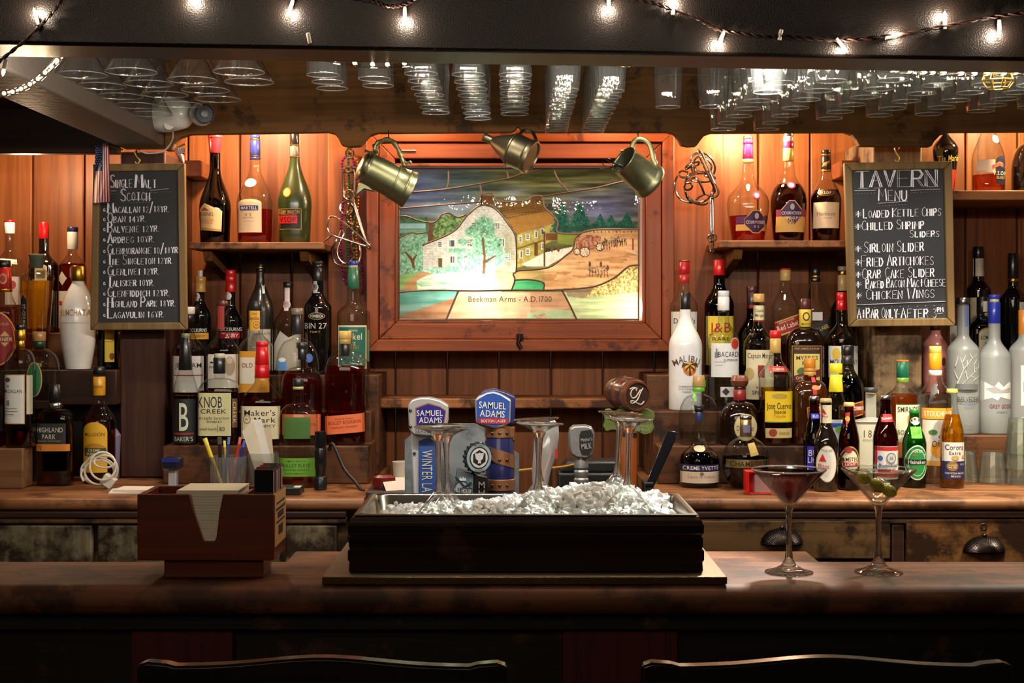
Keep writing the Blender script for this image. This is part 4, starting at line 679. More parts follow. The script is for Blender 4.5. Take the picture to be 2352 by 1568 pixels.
bottle('vodka bottle with bright yellow cap and neck sleeve between the beers', 1920, 1117, 835, 29, (16, 945, 902, 's'), liq=(WATER, 925), caps=((835, 857, 14.5, (236, 216, 40)), (860, 900, 16.5, (236, 220, 50), 13.5)), labs=((LB, [r(1892, 962, 1947, 1070, (214, 222, 230)), r(1892, 970, 1946, 980, (40, 90, 180)), e(1924, 985, 12, 9, (120, 180, 60))]),))
# --- vodka riser and far shelf
bottle('opaque pink bottle below the menu board', 2148, 'R2', 742, 29, (12, 796, 764, 's'), glass=paint((226, 146, 134), .25, 0, .5), caps=((742, 762, 11, (60, 30, 30)),), labs=((LB, [t('VODKA', 2163, 866, 44, 8, (150, 70, 70), math.pi/2), e(2160, 830, 5, 10, (90, 40, 44))]),))
brn = [(2190, 880, 2203, 846), (2203, 846, 2196, 820), (2203, 846, 2222, 822), (2222, 822, 2216, 810), (2222, 822, 2236, 812), (2195, 885, 2218, 862), (2218, 862, 2238, 846), (2218, 862, 2232, 868), (2238, 846, 2243, 826), (2210, 868, 2206, 850), (2228, 854, 2226, 836), (2226, 836, 2234, 824), (2200, 830, 2206, 815), (2190, 868, 2184, 850), (2186, 840, 2191, 818), (2230, 846, 2242, 840), (2224, 872, 2240, 862), (2208, 840, 2210, 826)]
bottle('tall frosted vodka bottle with silver cap and etched bare branches', 2212, 'R1', 684, 36, (13.5, 806, 768, 's'), glass=FROST, caps=((684, 699, 16.5, SM, 15),), labs=((NL, [r(2213, 702, 2222, 750, (110, 130, 190))]), (LB, [p([(a-.9, b), (a+.9, b), (c+.5, d_), (c-.5, d_)], WHITE) for a, b, c, d_ in brn]+[t('BELVEDERE', 2216, 915, 54, 12, (70, 70, 70)), t('VODKA', 2216, 928, 26, 5, (90, 100, 180)), r(2186, 880, 2238, 893, (110, 112, 112)), t('POLAND', 2214, 976, 24, 5, (110, 110, 110))])))
bottle('tall frosted vodka bottle with blue capsule and white mountain peaks', 2284, 'R1', 677, 36.5, (13.5, 822, 776, 's'), glass=FROST, caps=((677, 686, 13, (50, 60, 180)), (686, 694, 11, (206, 196, 160)), (694, 744, 13.6, (40, 56, 170))), labs=((LB, [p([(2249, 872), (2262, 882), (2270, 890), (2281, 875), (2295, 888), (2314, 871), (2319, 874), (2319, 918), (2300, 914), (2286, 910), (2280, 918), (2268, 912), (2249, 918)], (226, 222, 220)), p([(2256, 892), (2275, 886), (2290, 896), (2312, 888), (2312, 900), (2270, 902)], (170, 166, 166)), t('GREY GOOSE', 2290, 931, 54, 9, (130, 60, 80)), t('VODKA', 2290, 944, 26, 4, (110, 100, 110))]),))
bottle('frosted orange vodka bottle cut off at the photo edge behind the glasses', 2352, 'R1', 712, 33, (12, 806, 772, 's'), glass=FROST, liq=(ORNG, 830), caps=((712, 768, 12.5, (226, 140, 50)),), labs=((LB, [r(2335, 838, 2378, 930, (222, 220, 216)), r(2340, 875, 2376, 898, (220, 130, 50)), t('KETEL ONE', 2358, 886, 32, 12, INK)]),))
bottle('clear bottle with pale label squeezed behind the silver capped vodka', 2198, 'R2', 690, 24, (11, 740, 716, 's'), caps=((690, 708, 12, (40, 40, 44)),), labs=((LB, [r(2178, 748, 2216, 830, (214, 206, 196)), t('BORU', 2192, 776, 24, 10, (70, 60, 56), -.6)]),))
bottle('blue glass gin bottle with black cap and cream arched label', 2256, 'R2', 682, 33, (11, 758, 724, 's'), glass=BLU, liq=(liquid((90, 190, 214)), 740), n=3, dep=.8, caps=((682, 722, 12.5, INK),), labs=((NL, [r(2254, 692, 2264, 716, (206, 200, 190)), e(2261, 722, 4, 4, GOLD)]), (LB, [arch(2240, 752, 2284, 870, 14, GOLD), arch(2242, 755, 2282, 870, 13, (222, 214, 186)), t('BOMBAY', 2260, 774, 32, 9, (40, 40, 50), -.1), e(2262, 792, 9, 8, (90, 140, 190))])))
bottle('dark bottle with white and red neck label at the back above the blue gin', 2247, 'R3', 567, 28, (12.5, 668, 640, 's'), glass=BLK, caps=((567, 594, 12.5, INK),), labs=((NL, [r(2234, 594, 2260, 635, (214, 200, 180)), r(2252, 600, 2259, 632, (190, 40, 36))]), (LB, [r(2224, 684, 2262, 760, (190, 176, 140))])))
bottle('dark bottle with gold ring and small cream label at the back corner', 2327, 'R3', 582, 31, (12, 690, 655, 's'), glass=BLK, caps=((582, 640, 12, INK), (640, 648, 12.6, GM)), labs=((LB, [r(2331, 694, 2356, 716, (206, 196, 170))]),))
bottle('black and red coffee liqueur bottle peeking over the menu board', 2172, 'W', 303, 29, prof=[(17, 445), (20, 430), (25, 385), (28, 358), (28.5, 343), (24, 332), (14, 320), (7, 311), (4, 304)], glass=BLK, labs=((LB, [r(2149, 392, 2195, 440, (190, 34, 30)), t('Tia Maria', 2173, 366, 50, 14, (226, 190, 90), -.08, .2)]),))
bottle('clear brandy bottle with blue label, a third full of amber', 2270, 'W', 262, 37, (15, 370, 290, 's'), liq=(AMBER, 403), caps=((262, 285, 16, INK),), labs=((NL, [e(2281, 322, 9, 9, (226, 220, 200)), e(2281, 322, 7.5, 7.5, (200, 190, 160))]), ('back_label', [r(2238, 370, 2274, 400, (226, 220, 210))]), (LB, [arch(2276, 362, 2305, 426, 10, (34, 36, 60)), p([(2266, 384), (2285, 374), (2305, 382), (2305, 392), (2285, 384), (2267, 392)], (196, 110, 90)), t('V.S.O.P', 2287, 401, 36, 9, WHITE), t('BRANDY', 2289, 411, 24, 7, (206, 180, 110))])))
bottle('rounded dark brown liqueur bottle at the end of the far shelf', 2366, 'W', 300, 42, (13, 400, 330, 'r'), glass=DKBR, caps=((300, 325, 14, INK),))
# ------------------------------------------------------------------ stained glass light box
def vnoise(u, v, seed):
    g = np.random.default_rng(seed).random((64, 64)); u = np.asarray(u) % 63; v = np.asarray(v) % 63
    i, j = u.astype(int), v.astype(int); fu, fv = u-i, v-j; fu = fu*fu*(3-2*fu); fv = fv*fv*(3-2*fv)
    return (g[i, j]*(1-fu)+g[i+1, j]*fu)*(1-fv)+(g[i, j+1]*(1-fu)+g[i+1, j+1]*fu)*fv
def fbm(u, v, seed, o=4): return sum(vnoise(u*2**k, v*2**k, seed+k)*.5**k for k in range(o))/(2-.5**(o-1))
def inpoly(x, y, poly):
    ins = np.zeros(x.shape, bool); n = len(poly)
    for i in range(n):
        (x0, y0), (x1, y1) = poly[i], poly[(i+1) % n]
        if y0 == y1: continue
        c = ((y0 > y) != (y1 > y)) & (x < (x1-x0)*(y-y0)/(y1-y0)+x0); ins ^= c
    return ins
def paint_panel(nx, ny):
    xs = np.linspace(288, 1956, nx); ys = np.linspace(316, 1374, ny); x, y = np.meshgrid(xs, ys); C = np.zeros((ny, nx, 3))
    n1 = fbm(x/330, y/26, 1); n2 = fbm(x/16, y/16, 11); n3 = fbm(x/60, y/60, 21); n4 = vnoise(x/9, y/9, 31); n5 = fbm(x/120, y/18, 41)
    def put(m, c, a=1.0): m = (m*a)[..., None] if m.dtype != bool else (m.astype(float)*a)[..., None]; C[:] = C*(1-m)+np.array(c)*m
    def blob(cx, cy_, rx, ry, c, a=1.0): put(np.exp(-((x-cx)/rx)**2-((y-cy_)/ry)**2), c, a)
    def tone(m, lo, hi, f):
        f = np.clip(f, 0, 1)[..., None]; v = np.array(lo)*(1-f)+np.array(hi)*f; C[m] = v[m]
    al = np.ones(x.shape, bool); st = np.clip((n1-.25)*2, 0, 1)
    tone(al, (70, 74, 42), (118, 118, 70), st)
    blob(420, 420, 330, 150, (104, 116, 172), .95); blob(700, 400, 260, 120, (84, 112, 112), .7); blob(420, 560, 330, 90, (112, 128, 176), .9); blob(600, 610, 330, 70, (150, 168, 186), .9)
    blob(1080, 480, 110, 40, (150, 160, 170), .8); blob(1700, 600, 330, 130, (122, 128, 170), .95); blob(1900, 480, 120, 90, (96, 98, 120), .6)
    C[:] *= (.66+.4*st)[..., None]
    # distant shore, field and hedges
    tone((y > 655+14*n2) & (y < 790) & (x < 490), (44, 84, 62), (90, 138, 96), n2*1.3-.2); tone((y > 702) & (y < 738) & (x < 476), (124, 176, 176), (170, 206, 200), n1); put((np.abs(y-742) < 3) & (x < 476), (60, 60, 50))
    tone((y > 744) & (y < 770) & (x < 480), (84, 140, 120), (120, 170, 140), n2)
    tone(inpoly(x, y, [(530, 800), (525, 740), (560, 665), (640, 636), (700, 664), (745, 650), (745, 700), (640, 790)]), (46, 72, 40), (132, 164, 100), n4*1.2-.1)
    tone(inpoly(x, y, [(292, 800), (380, 768), (490, 775), (520, 900), (500, 1000), (430, 1060), (292, 1100)]), (60, 110, 84), (176, 220, 190), n4*.7+n2*.5-.1)
    tone((x < 430) & (y > 1000) & (y < 1180) & (y > 1060-.15*(x-292)), (96, 140, 80), (160, 190, 130), n1)
    tone(inpoly(x, y, [(296, 1172), (350, 1110), (420, 1050), (560, 1010), (600, 1040), (470, 1075), (400, 1120), (420, 1172)]), (150, 112, 70), (196, 160, 116), n1)
    put(inpoly(x, y, [(490, 705), (525, 705), (525, 830), (490, 830)]), (88, 62, 44))
    # inn: stone gable, roof, front
    tone(inpoly(x, y, [(458, 850), (505, 835), (612, 795), (695, 745), (765, 655), (832, 596), (880, 582), (945, 596), (1020, 668), (1072, 742), (1104, 800), (1108, 1040), (458, 1035)]), (128, 128, 116), (206, 206, 198), .55+.5*n4-.25*((y.astype(int)//9) % 2)*n2)
    blob(1040, 900, 60, 140, (110, 110, 70), .6)
    rf = inpoly(x, y, [(945, 560), (1060, 556), (1270, 540), (1300, 600), (1350, 640), (1388, 692), (1106, 775), (1050, 690), (1000, 615)])
    tone(rf, (84, 60, 30), (150, 110, 52), n5*.6+.25*(y > 630+.2*(1100-x)*0)); put(rf & ((y+.18*x).astype(int) % 17 < 3), (66, 46, 24), .6); put(rf & (y > 668-.2*(x-1060)), (186, 134, 56), .45)
    for q in ([(868, 512), (948, 512), (948, 575), (868, 575)], [(1208, 520), (1276, 520), (1276, 556), (1208, 556)]): tone(inpoly(x, y, q), (74, 50, 30), (110, 76, 46), n2)
    tone(inpoly(x, y, [(1106, 778), (1388, 694), (1392, 800), (1300, 850), (1300, 950), (1108, 1012)]), (110, 102, 50), (186, 172, 92), n2*.8+.2*n4)
    put((np.abs(y-(880-.33*(x-1106))) < 6) & (x > 1108) & (x < 1300), (90, 70, 40), .8)
    tone(inpoly(x, y, [(1140, 985), (1300, 905), (1500, 862), (1500, 880), (1430, 935), (1320, 1000), (1180, 1000)]), (196, 186, 166), (232, 226, 210), n2)
    wn = [(812, 715, 30, 38), (975, 720, 34, 44), (572, 848, 28, 36), (656, 842, 36, 46), (782, 835, 40, 52), (1000, 838, 40, 52), (662, 955, 34, 44), (762, 950, 34, 44), (1040, 940, 36, 48), (1133, 812, 18, 44), (1182, 796, 18, 38), (1240, 778, 18, 38), (1286, 762, 16, 36), (1136, 918, 18, 44), (1182, 900, 18, 42), (1286, 860, 14, 40)]
    for a, b, w, h in wn:
        put((np.abs(x-a) < w/2+4) & (np.abs(y-b) < h/2+4), (206, 204, 192)); put((np.abs(x-a) < w/2) & (np.abs(y-b) < h/2), (70, 72, 76)); put((np.abs(x-a) < w/2) & (np.abs(y-b) < h/2) & (((x-a+200).astype(int) % 11 < 2) | ((y-b+200).astype(int) % 12 < 2)), (190, 190, 184))
    put((np.abs(x-577) < 14) & (np.abs(y-978) < 36), (86, 72, 44)); put((np.abs(x-1240) < 13) & (np.abs(y-880) < 46), (84, 60, 36))
    # right: conifers, hedge, road
    for a, t0, b, w in ((1420, 560, 765, 75), (1545, 545, 760, 80), (1685, 630, 745, 50), (1760, 640, 745, 55), (1872, 620, 742, 55), (1650, 690, 745, 60), (1820, 690, 742, 60)):
        m = (y > t0) & (y < b) & (np.abs(x-a) < w*np.clip((y-t0)/(b-t0)*1.3, 0, 1)*(.65+.6*n4)); tone(m, (20, 52, 44), (60, 112, 96), n4*.8+.2*n2)
    put((y > 722) & (y < 745) & (x > 1390), (44, 70, 50), .7)
    tone(inpoly(x, y, [(1388, 770), (1545, 776), (1505, 830), (1495, 850), (1390, 840)]), (84, 96, 40), (140, 150, 70), n1)
    rd = inpoly(x, y, [(1552, 775), (1650, 750), (1956, 748), (1956, 990), (1880, 1000), (1780, 1080), (1640, 1140), (1300, 1162), (1296, 1120), (1210, 1092), (1096, 1092), (1085, 1050), (1110, 1035), (1320, 1015), (1440, 935), (1498, 885), (1512, 812)])
    tone(rd, (160, 116, 74), (222, 186, 140), n1*1.3-.15); put(rd & (n5 < .36), (130, 90, 54), .5); put(rd & (x < 1300) & (y > 1030), (110, 116, 60), .45)
    put(rd & (np.abs(y-760) < 7) & ((x.astype(int)) % 26 < 6), (70, 60, 40))
    def ring(cx, cy_, R, w, c): q = np.hypot(x-cx, y-cy_); put(np.abs(q-R) < w, c)
    tone(inpoly(x, y, [(1510, 800), (1560, 780), (1690, 790), (1690, 850), (1640, 880), (1520, 900)]), (110, 60, 40), (190, 150, 120), n4)
    for a, b, R in ((1578, 900, 34), (1682, 866, 26), (1524, 898, 22)): put(np.hypot(x-a, y-b) < R, (206, 186, 160)); ring(a, b, R, 3, (60, 40, 30)); put((np.hypot(x-a, y-b) < R) & ((np.degrees(np.arctan2(y-b, x-a))+360) % 45 < 8), (90, 60, 44))
    for a, b, w, h in ((1720, 830, 34, 26), (1770, 820, 30, 24), (1812, 815, 30, 24), (1846, 806, 22, 24), (1640, 1020, 40, 26), (1700, 1022, 44, 28)):
        m = ((x-a)/w)**2+((y-b)/h)**2 < 1; tone(m & (n4 > .35), (70, 48, 36), (206, 180, 140), n2*1.4-.2)
        for q in (-.6, -.2, .3, .7): put((np.abs(x-(a+q*w)-(y-b)*.2*q) < 2.4) & (y > b) & (y < b+h*2.0), (64, 44, 34))
    for a, b in ((1612, 985), (1690, 985), (1736, 1010)): put(((x-a)/9)**2+((y-b)/20)**2 < 1, (90, 60, 44))
    put(inpoly(x, y, [(1856, 880), (1956, 912), (1956, 925), (1856, 890)]), (190, 170, 150)); put((np.abs(x-1912) < 7) & (np.abs(y-846) < 40), (130, 70, 60)); put((np.abs(x-1298) < 5) & (y > 760) & (y < 1000), (84, 54, 34)); put((np.abs(x-1350) < 40) & (np.abs(y-795) < 24), (96, 64, 36))
    for a in (1350, 1395): put(((x-a)/10)**2+((y-880)/22)**2 < 1, (96, 70, 60))
    # lawn and trees in front of the inn
    lw = inpoly(x, y, [(412, 1100), (480, 1065), (600, 1030), (780, 1010), (1060, 1030), (1090, 1050), (1095, 1095), (1066, 1168), (420, 1168)])
    tone(lw, (150, 190, 156), (226, 236, 214), n1*1.2); put(lw & (n5 < .4), (110, 170, 130), .6); put(lw & (x > 960), (120, 130, 70), .5)
    tone(inpoly(x, y, [(1092, 1098), (1200, 1095), (1270, 1108), (1292, 1128), (1288, 1166), (1072, 1168)]), (30, 110, 64), (96, 170, 120), n1)
    tr = np.zeros(x.shape)
    for a, b, w, h in ((880, 740, 90, 100), (820, 760, 80, 50), (900, 850, 120, 90), (950, 930, 100, 80), (860, 940, 130, 80), (700, 890, 100, 18), (712, 950, 26, 70), (560, 1030, 90, 26), (680, 1020, 120, 28), (820, 1000, 90, 40), (730, 830, 40, 30)): tr = np.maximum(tr, np.exp(-((x-a)/w)**2-((y-b)/h)**2))
    tm = tr+.35*(n4-.5)+.2*(n2-.5) > .45; f = n4*.75+n2*.4-.05+np.clip((y-820)/700, -.12, .3)
    tone(tm, (56, 92, 60), (178, 226, 206), f); put(tm & (n2 > .62), (90, 170, 140), .6)
    for q in ([(868, 1050), (875, 940), (862, 800), (880, 800), (892, 940), (888, 1050)], [(385, 1010), (370, 960), (330, 900), (340, 896), (385, 945), (410, 915), (418, 920), (396, 965), (402, 1010)], [(880, 960), (960, 920), (966, 928), (888, 980)]): put(inpoly(x, y, q), (96, 60, 40), .9)
    # lower band
    bt = y > 1172+6*(x > 1000)-8*(x < 500)
    tone(bt, (128, 92, 64), (196, 160, 128), n1*1.3-.15)
    wl = bt & (x < 700-(y-1175)*.4) & (y < 1340-.32*(x-290)); tone(wl, (60, 130, 116), (166, 206, 196), n1*1.4-.2)
    cp = bt & (x > 700-(y-1175)*.4) & (x < 1430+(y-1165)*.5) ; put(cp & (x < 1200), (206, 180, 150), .45); put(cp & (y > 1290) & (x > 1180) & (n5 > .42), (150, 186, 146), .8)
    rg = bt & (x > 1430+(y-1165)*.5); tone(rg, (120, 150, 100), (216, 224, 180), n1*1.4-.2)
    put(inpoly(x, y, [(1440, 1165), (1640, 1145), (1660, 1200), (1560, 1220), (1460, 1210)]), (120, 96, 80), .7)
    tone(inpoly(x, y, [(1640, 1150), (1790, 1085), (1885, 1005), (1956, 992), (1956, 1180), (1700, 1200), (1580, 1220)]), (110, 90, 44), (226, 214, 150), n4*1.2-.1)
    C[:] *= (.9+.2*n3)[..., None]
    C = np.clip(C/255, 0, 1); return np.where(C <= .04045, C/12.92, ((C+.055)/1.055)**2.4)
DP = 4.205
box = thing('stained_glass_lightbox', 'framed stained glass picture of an old stone inn, lit from behind', 'stained glass', (X(1195, DP), DP, Z(560, DP)))
O = Vector(box.location)
def pz(a, b, d=DP): return P(820+a/3.016, 280+b/3.016, d)-O           # point from the panel's own drawing plane
nx, ny = 417, 265
img = paint_panel(nx, ny)
gx = np.linspace(288, 1956, nx); gy = np.linspace(316, 1374, ny)
vv = [tuple(pz(a, b)) for b in gy for a in gx]
me = bpy.data.meshes.new('glass'); me.from_pydata(vv, [], [(j*nx+i, j*nx+i+1, (j+1)*nx+i+1, (j+1)*nx+i) for j in range(ny-1) for i in range(nx-1)])
at = me.color_attributes.new('paint', 'FLOAT_COLOR', 'POINT'); at.data.foreach_set('color', np.concatenate([img.reshape(-1, 3), np.ones((nx*ny, 1))], 1).ravel().astype(np.float32))
m, nt, out = newmat('stained_glass'); L = nt.links.new
a_ = N(nt, 'Attribute'); a_.attribute_name = 'paint'; tl = N(nt, 'BsdfTranslucent'); df = N(nt, 'BsdfDiffuse'); gl = N(nt, 'BsdfGlossy'); gl.inputs['Roughness'].default_value = .012
L(a_.outputs['Color'], tl.inputs[0]); L(a_.outputs['Color'], df.inputs[0]); m1 = N(nt, 'MixShader'); m1.inputs[0].default_value = .12; L(tl.outputs[0], m1.inputs[1]); L(df.outputs[0], m1.inputs[2])
fr = N(nt, 'Fresnel'); fr.inputs[0].default_value = 1.22; m2 = N(nt, 'MixShader'); L(fr.outputs[0], m2.inputs[0]); L(m1.outputs[0], m2.inputs[1]); L(gl.outputs[0], m2.inputs[2])
no = N(nt, 'TexNoise'); no.inputs['Scale'].default_value = 45; tc = N(nt, 'TexCoord'); L(tc.outputs['Object'], no.inputs['Vector']); bp = N(nt, 'Bump'); bp.inputs['Strength'].default_value = .06; bp.inputs['Distance'].default_value = .003; L(no.outputs['Fac'], bp.inputs['Height']); L(bp.outputs[0], gl.inputs['Normal'])
L(m2.outputs[0], out.inputs[0]); me.materials.append(m)
og = bpy.data.objects.new('glass', me); COL.objects.link(og); og.parent = box
lead = paint((104, 84, 72), .4, .3)
LL = [[(390, 485), (620, 465), (840, 430), (1050, 390), (1170, 350), (1350, 325)], [(632, 330), (635, 400), (622, 465)], [(1035, 325), (1048, 390)], [(1360, 325), (1400, 410), (1470, 485)], [(850, 430), (864, 500), (860, 570)], [(300, 598), (580, 575), (850, 555)],
      [(860, 570), (872, 500), (942, 498), (965, 545), (1060, 550), (1180, 540), (1215, 515), (1280, 518), (1300, 590), (1350, 640), (1390, 690), (1385, 760), (1450, 772), (1540, 772), (1640, 745), (1950, 742)], [(1280, 518), (1470, 485), (1640, 460), (1830, 415), (1950, 396)],
      [(1548, 775), (1510, 810), (1495, 880), (1440, 930), (1320, 1010), (1110, 1030)], [(295, 655), (340, 652), (420, 680), (490, 695), (545, 690), (590, 640), (640, 632), (690, 660), (750, 645)], [(490, 695), (492, 755), (420, 772), (370, 765), (296, 800)],
      [(460, 850), (610, 790), (690, 740), (760, 650), (830, 590), (875, 573), (930, 585), (985, 625), (1045, 705), (1090, 770), (1104, 850), (1104, 1025), (1082, 1052), (1094, 1095), (1070, 1165)], [(1094, 1095), (1200, 1092), (1275, 1105), (1298, 1125), (1288, 1165)],
      [(292, 1180), (500, 1165), (800, 1170), (1060, 1165), (1300, 1165), (1430, 1160), (1640, 1140), (1780, 1080), (1880, 1000), (1950, 990)], [(700, 1175), (660, 1270), (620, 1365)], [(1420, 1165), (1470, 1260), (1520, 1365)]]
mb = MB()
for l in LL:
    pts = [pz(a, b, DP-.002) for a, b in l]; pts = smooth_pts(pts, 4)
    mb.tube(pts, .0027, lead, 6)
    for q in (pts[0], pts[-1]): mb.ball(q, .0036, lead, 8, 6)
edge = [(292, 322), (1950, 322), (1950, 1368), (292, 1368)]; mb.tube([pz(a, b, DP-.001) for a, b in edge], .004, lead, 6, True); mb.build('leading', box)
mb = MB(); v, f = text2d('Beekman Arms - A.D.1700', 1060, 1226, 580, 40, 0, 1); mb.add([pz(a, b, DP-.0012) for a, b in v], f, paint((60, 40, 26), .6)); mb.build('inscription', box, smooth=False, fix=False)
def ringbox(mb, a0, b0, a1, b1, w, d0, d1, m_h, m_v, d=DP):   # mitred rectangular frame in photo pixels, front depth d0 to back depth d1
    xo0, zo0, xo1, zo1 = X(a0, d)-O.x, Z(b1, d)-O.z, X(a1, d)-O.x, Z(b0, d)-O.z; w *= d/F
    xi0, zi0, xi1, zi1 = xo0+w, zo0+w, xo1-w, zo1-w
    for pl, mm in (([(xo0, zo1), (xo1, zo1), (xi1, zi1), (xi0, zi1)], m_h), ([(xo0, zo0), (xi0, zi0), (xi1, zi0), (xo1, zo0)], m_h), ([(xo0, zo0), (xo0, zo1), (xi0, zi1), (xi0, zi0)], m_v), ([(xo1, zo0), (xi1, zi0), (xi1, zi1), (xo1, zo1)], m_v)): mb.prism(pl, d0-O.y, d1-O.y, mm)
    return mb
fr_x = wood((112, 52, 25), (146, 74, 36), 'X', .4, (84, 40, 22), .12, bump=.12); fr_z = wood((112, 52, 25), (146, 74, 36), 'Z', .4, (84, 40, 22), .12, bump=.12)
ringbox(MB(), 844, 302, 1546, 806, 27, 4.172, 4.339, fr_x, fr_z).build('frame', box, .003)
ringbox(MB(), 872.5, 330.5, 1517.5, 778.5, 36, 4.180, 4.338, fr_x, fr_z).build('sash', box, .003)
ringbox(MB(), 908, 376, 1481, 743, 7, 4.190, 4.330, fr_x, fr_z).build('inner_molding', box, .002)
x0, x1, z0, z1 = X(912, DP)-O.x, X(1477, DP)-O.x, Z(741, DP)-O.z, Z(379, DP)-O.z
MB().box(x0, x1, .128, .133, z0, z1, paint((235, 230, 220), .8)).build('backing', box)
for a, b in ((945, 343), (1448, 343)): MB().tube([P(a-22, b+3, 4.176)-O, P(a+10, b+3, 4.176)-O], .003, metal((150, 120, 90), .4), 8).build('hinge', box)
mb = MB(); mb.tube([P(1192, 768, 4.174)-O, P(1194, 778, 4.168)-O, P(1190, 788, 4.168)-O, P(1197, 800, 4.166)-O], .006, metal((44, 34, 30), .5), 8); mb.box(X(1186, DP)-O.x, X(1202, DP)-O.x, -.037, -.0335, Z(782, DP)-O.z, Z(766, DP)-O.z, metal((44, 34, 30), .5)); mb.build('latch', box)
for a, b, en, rr in ((1103, 664, .75, .014), (1122, 712, .5, .014), (1452, 708, .8, .014)):
    lo = lamp('box_bulb_light', 'POINT', P(a, b, DP+.085), en, (1, .94, .80), rr)
lamp('box_fill', 'AREA', (O.x, DP+.125, O.z), .58, (1, .94, .80), .66, (O.x, DP, O.z), .40)  # even fill added behind the pane to brighten it without hot spots
# ------------------------------------------------------------------ pewter mugs, hooks
pew = paint((142, 142, 104), .40, .92, 0, .25); pewd = metal((130, 128, 96), .45, .25); steel = metal((150, 140, 130), .28); iron = metal((60, 54, 50), .45)
def axisM(origin, a, b):            # frame whose +Z runs from a to b
    return Matrix.Translation(a-origin) @ (b-a).to_track_quat('Z', 'Y').to_matrix().to_4x4()
S8 = 3.79/F
def pp(origin, x, y, d=3.79): return P(x, y, d)-origin
t_ = thing('pewter_tankard', 'lidded pewter tankard hanging from the hook at the frame corner by the beads', 'tankard', P(893, 322, 3.79)); o_ = Vector(t_.location)
M = axisM(o_, P(842, 385, 3.775), P(941, 436, 3.805)); q = S8
MB().lathe([(36*q, 0), (37*q, 4*q), (36.5*q, 8*q), (38.5*q, 66*q), (40*q, 67*q), (40*q, 70*q), (39*q, 71*q), (41*q, 92*q), (42.5*q, 94*q), (42.5*q, 97*q), (41.8*q, 98*q), (43*q, 106*q), (44.5*q, 109*q), (44.5*q, 112*q), (41*q, 112.5*q), (38*q, 108*q)], pew, 40, M).build('body', t_)
MB().lathe([(36.5*q, 0), (37*q, -3*q), (33*q, -5*q), (34*q, -9*q), (29*q, -14*q), (20*q, -17*q), (8*q, -18*q)], metal((170, 164, 130), .3), 36, M).build('lid', t_)
h = smooth_pts([pp(o_, 866, 352), pp(o_, 862, 338, 3.785), pp(o_, 870, 327, 3.785), pp(o_, 886, 321), pp(o_, 902, 325), pp(o_, 913, 340), pp(o_, 921, 358), pp(o_, 926, 372), pp(o_, 930, 382)], 5)
mb = MB().tube(h, [.0052+.0022*math.sin(i*.5)**2 for i in range(len(h))], pew, 10); mb.tube(smooth_pts([pp(o_, 924, 368), pp(o_, 934, 374), pp(o_, 942, 371), pp(o_, 945, 377)], 4), .0035, pew, 8); mb.ball(pp(o_, 860, 335), .006, pew, 12, 8); mb.tube([pp(o_, 862, 350), pp(o_, 848, 350), pp(o_, 838, 345)], .0035, pew, 8); mb.build('handle', t_)
sp = [pp(o_, 828, 416), pp(o_, 816, 452), pp(o_, 824, 447), pp(o_, 838, 436), pp(o_, 862, 441), pp(o_, 846, 424)]
mb = MB(); n = len(sp); mb.add([v+Vector((0, -.014, 0)) for v in sp]+[v+Vector((0, .012, 0)) for v in sp], [tuple(range(n)), tuple(reversed(range(n, 2*n)))]+[(i, (i+1) % n, n+(i+1) % n, n+i) for i in range(n)], pewd); mb.build('spout', t_, .003)
t_ = thing('pewter_flask', 'pewter funnel necked flask hanging upside down at the valance center', 'flask', P(1188, 312, 3.78)); o_ = Vector(t_.location)
M = axisM(o_, P(1112, 315, 3.80), P(1230, 366, 3.755)); q = 3.78/F
MB().lathe([(8*q, 1*q), (10.5*q, 0), (11*q, 3*q), (9.5*q, 5*q), (9.5*q, 22*q), (12*q, 25*q), (14*q, 28*q), (38*q, 74*q), (41*q, 75*q), (41.5*q, 78*q), (39.5*q, 80*q), (38*q, 112*q), (40*q, 115*q), (41*q, 120*q), (40*q, 127*q), (36*q, 127.5*q), (35*q, 124*q)], paint((146, 134, 104), .38, .92, 0, .25), 40, M).build('body', t_)
MB().tube(smooth_pts([pp(o_, 1192, 312, 3.80), pp(o_, 1203, 300, 3.82), pp(o_, 1222, 304, 3.82), pp(o_, 1232, 322, 3.80)], 5), .0045, pewd, 8).build('handle', t_)
t_ = thing('pewter_mug', 'open pewter mug with eyeglasses in it hanging from a hook', 'mug', P(1466, 318, 3.79)); o_ = Vector(t_.location)
M = axisM(o_, P(1431, 367, 3.765), P(1500, 424, 3.812)); q = S8; mugM = M.copy(); mug_o = o_
MB().lathe([(34*q, 0), (35.5*q, -.5*q), (36*q, 2*q), (35*q, 4*q), (38*q, 72*q), (40*q, 76*q), (43*q, 82*q), (44*q, 87*q), (43*q, 91*q), (38*q, 91*q), (37*q, 86*q), (.5*q, 85*q), (.5*q, 82*q), (35*q, 81*q), (33*q, 4*q)], paint((140, 140, 106), .36, .92, 0, .25), 44, M, False, False).build('body', t_)
h = smooth_pts([pp(o_, 1452, 346), pp(o_, 1454, 330), pp(o_, 1463, 320), pp(o_, 1476, 320), pp(o_, 1490, 330), pp(o_, 1497, 346), pp(o_, 1501, 366), pp(o_, 1506, 376), pp(o_, 1502, 382)], 5)
MB().tube(h, .0062, pew, 10, flat=.6).build('handle', t_)
o = MB(); dk = paint((16, 14, 14), .3); pv = lambda x, y, d: P(x, y, d)
o.tube([pv(1398+13*math.cos(a)+6*math.sin(a), 375+11*math.sin(a)-2*math.cos(a), 3.745+.004*math.sin(a)) for a in [i*math.pi/12 for i in range(24)]], .0011, dk, 6, True)
o.tube([pv(1424+10*math.cos(a)+5*math.sin(a), 386+9*math.sin(a), 3.757) for a in [i*math.pi/12 for i in range(24)]], .0011, dk, 6, True)
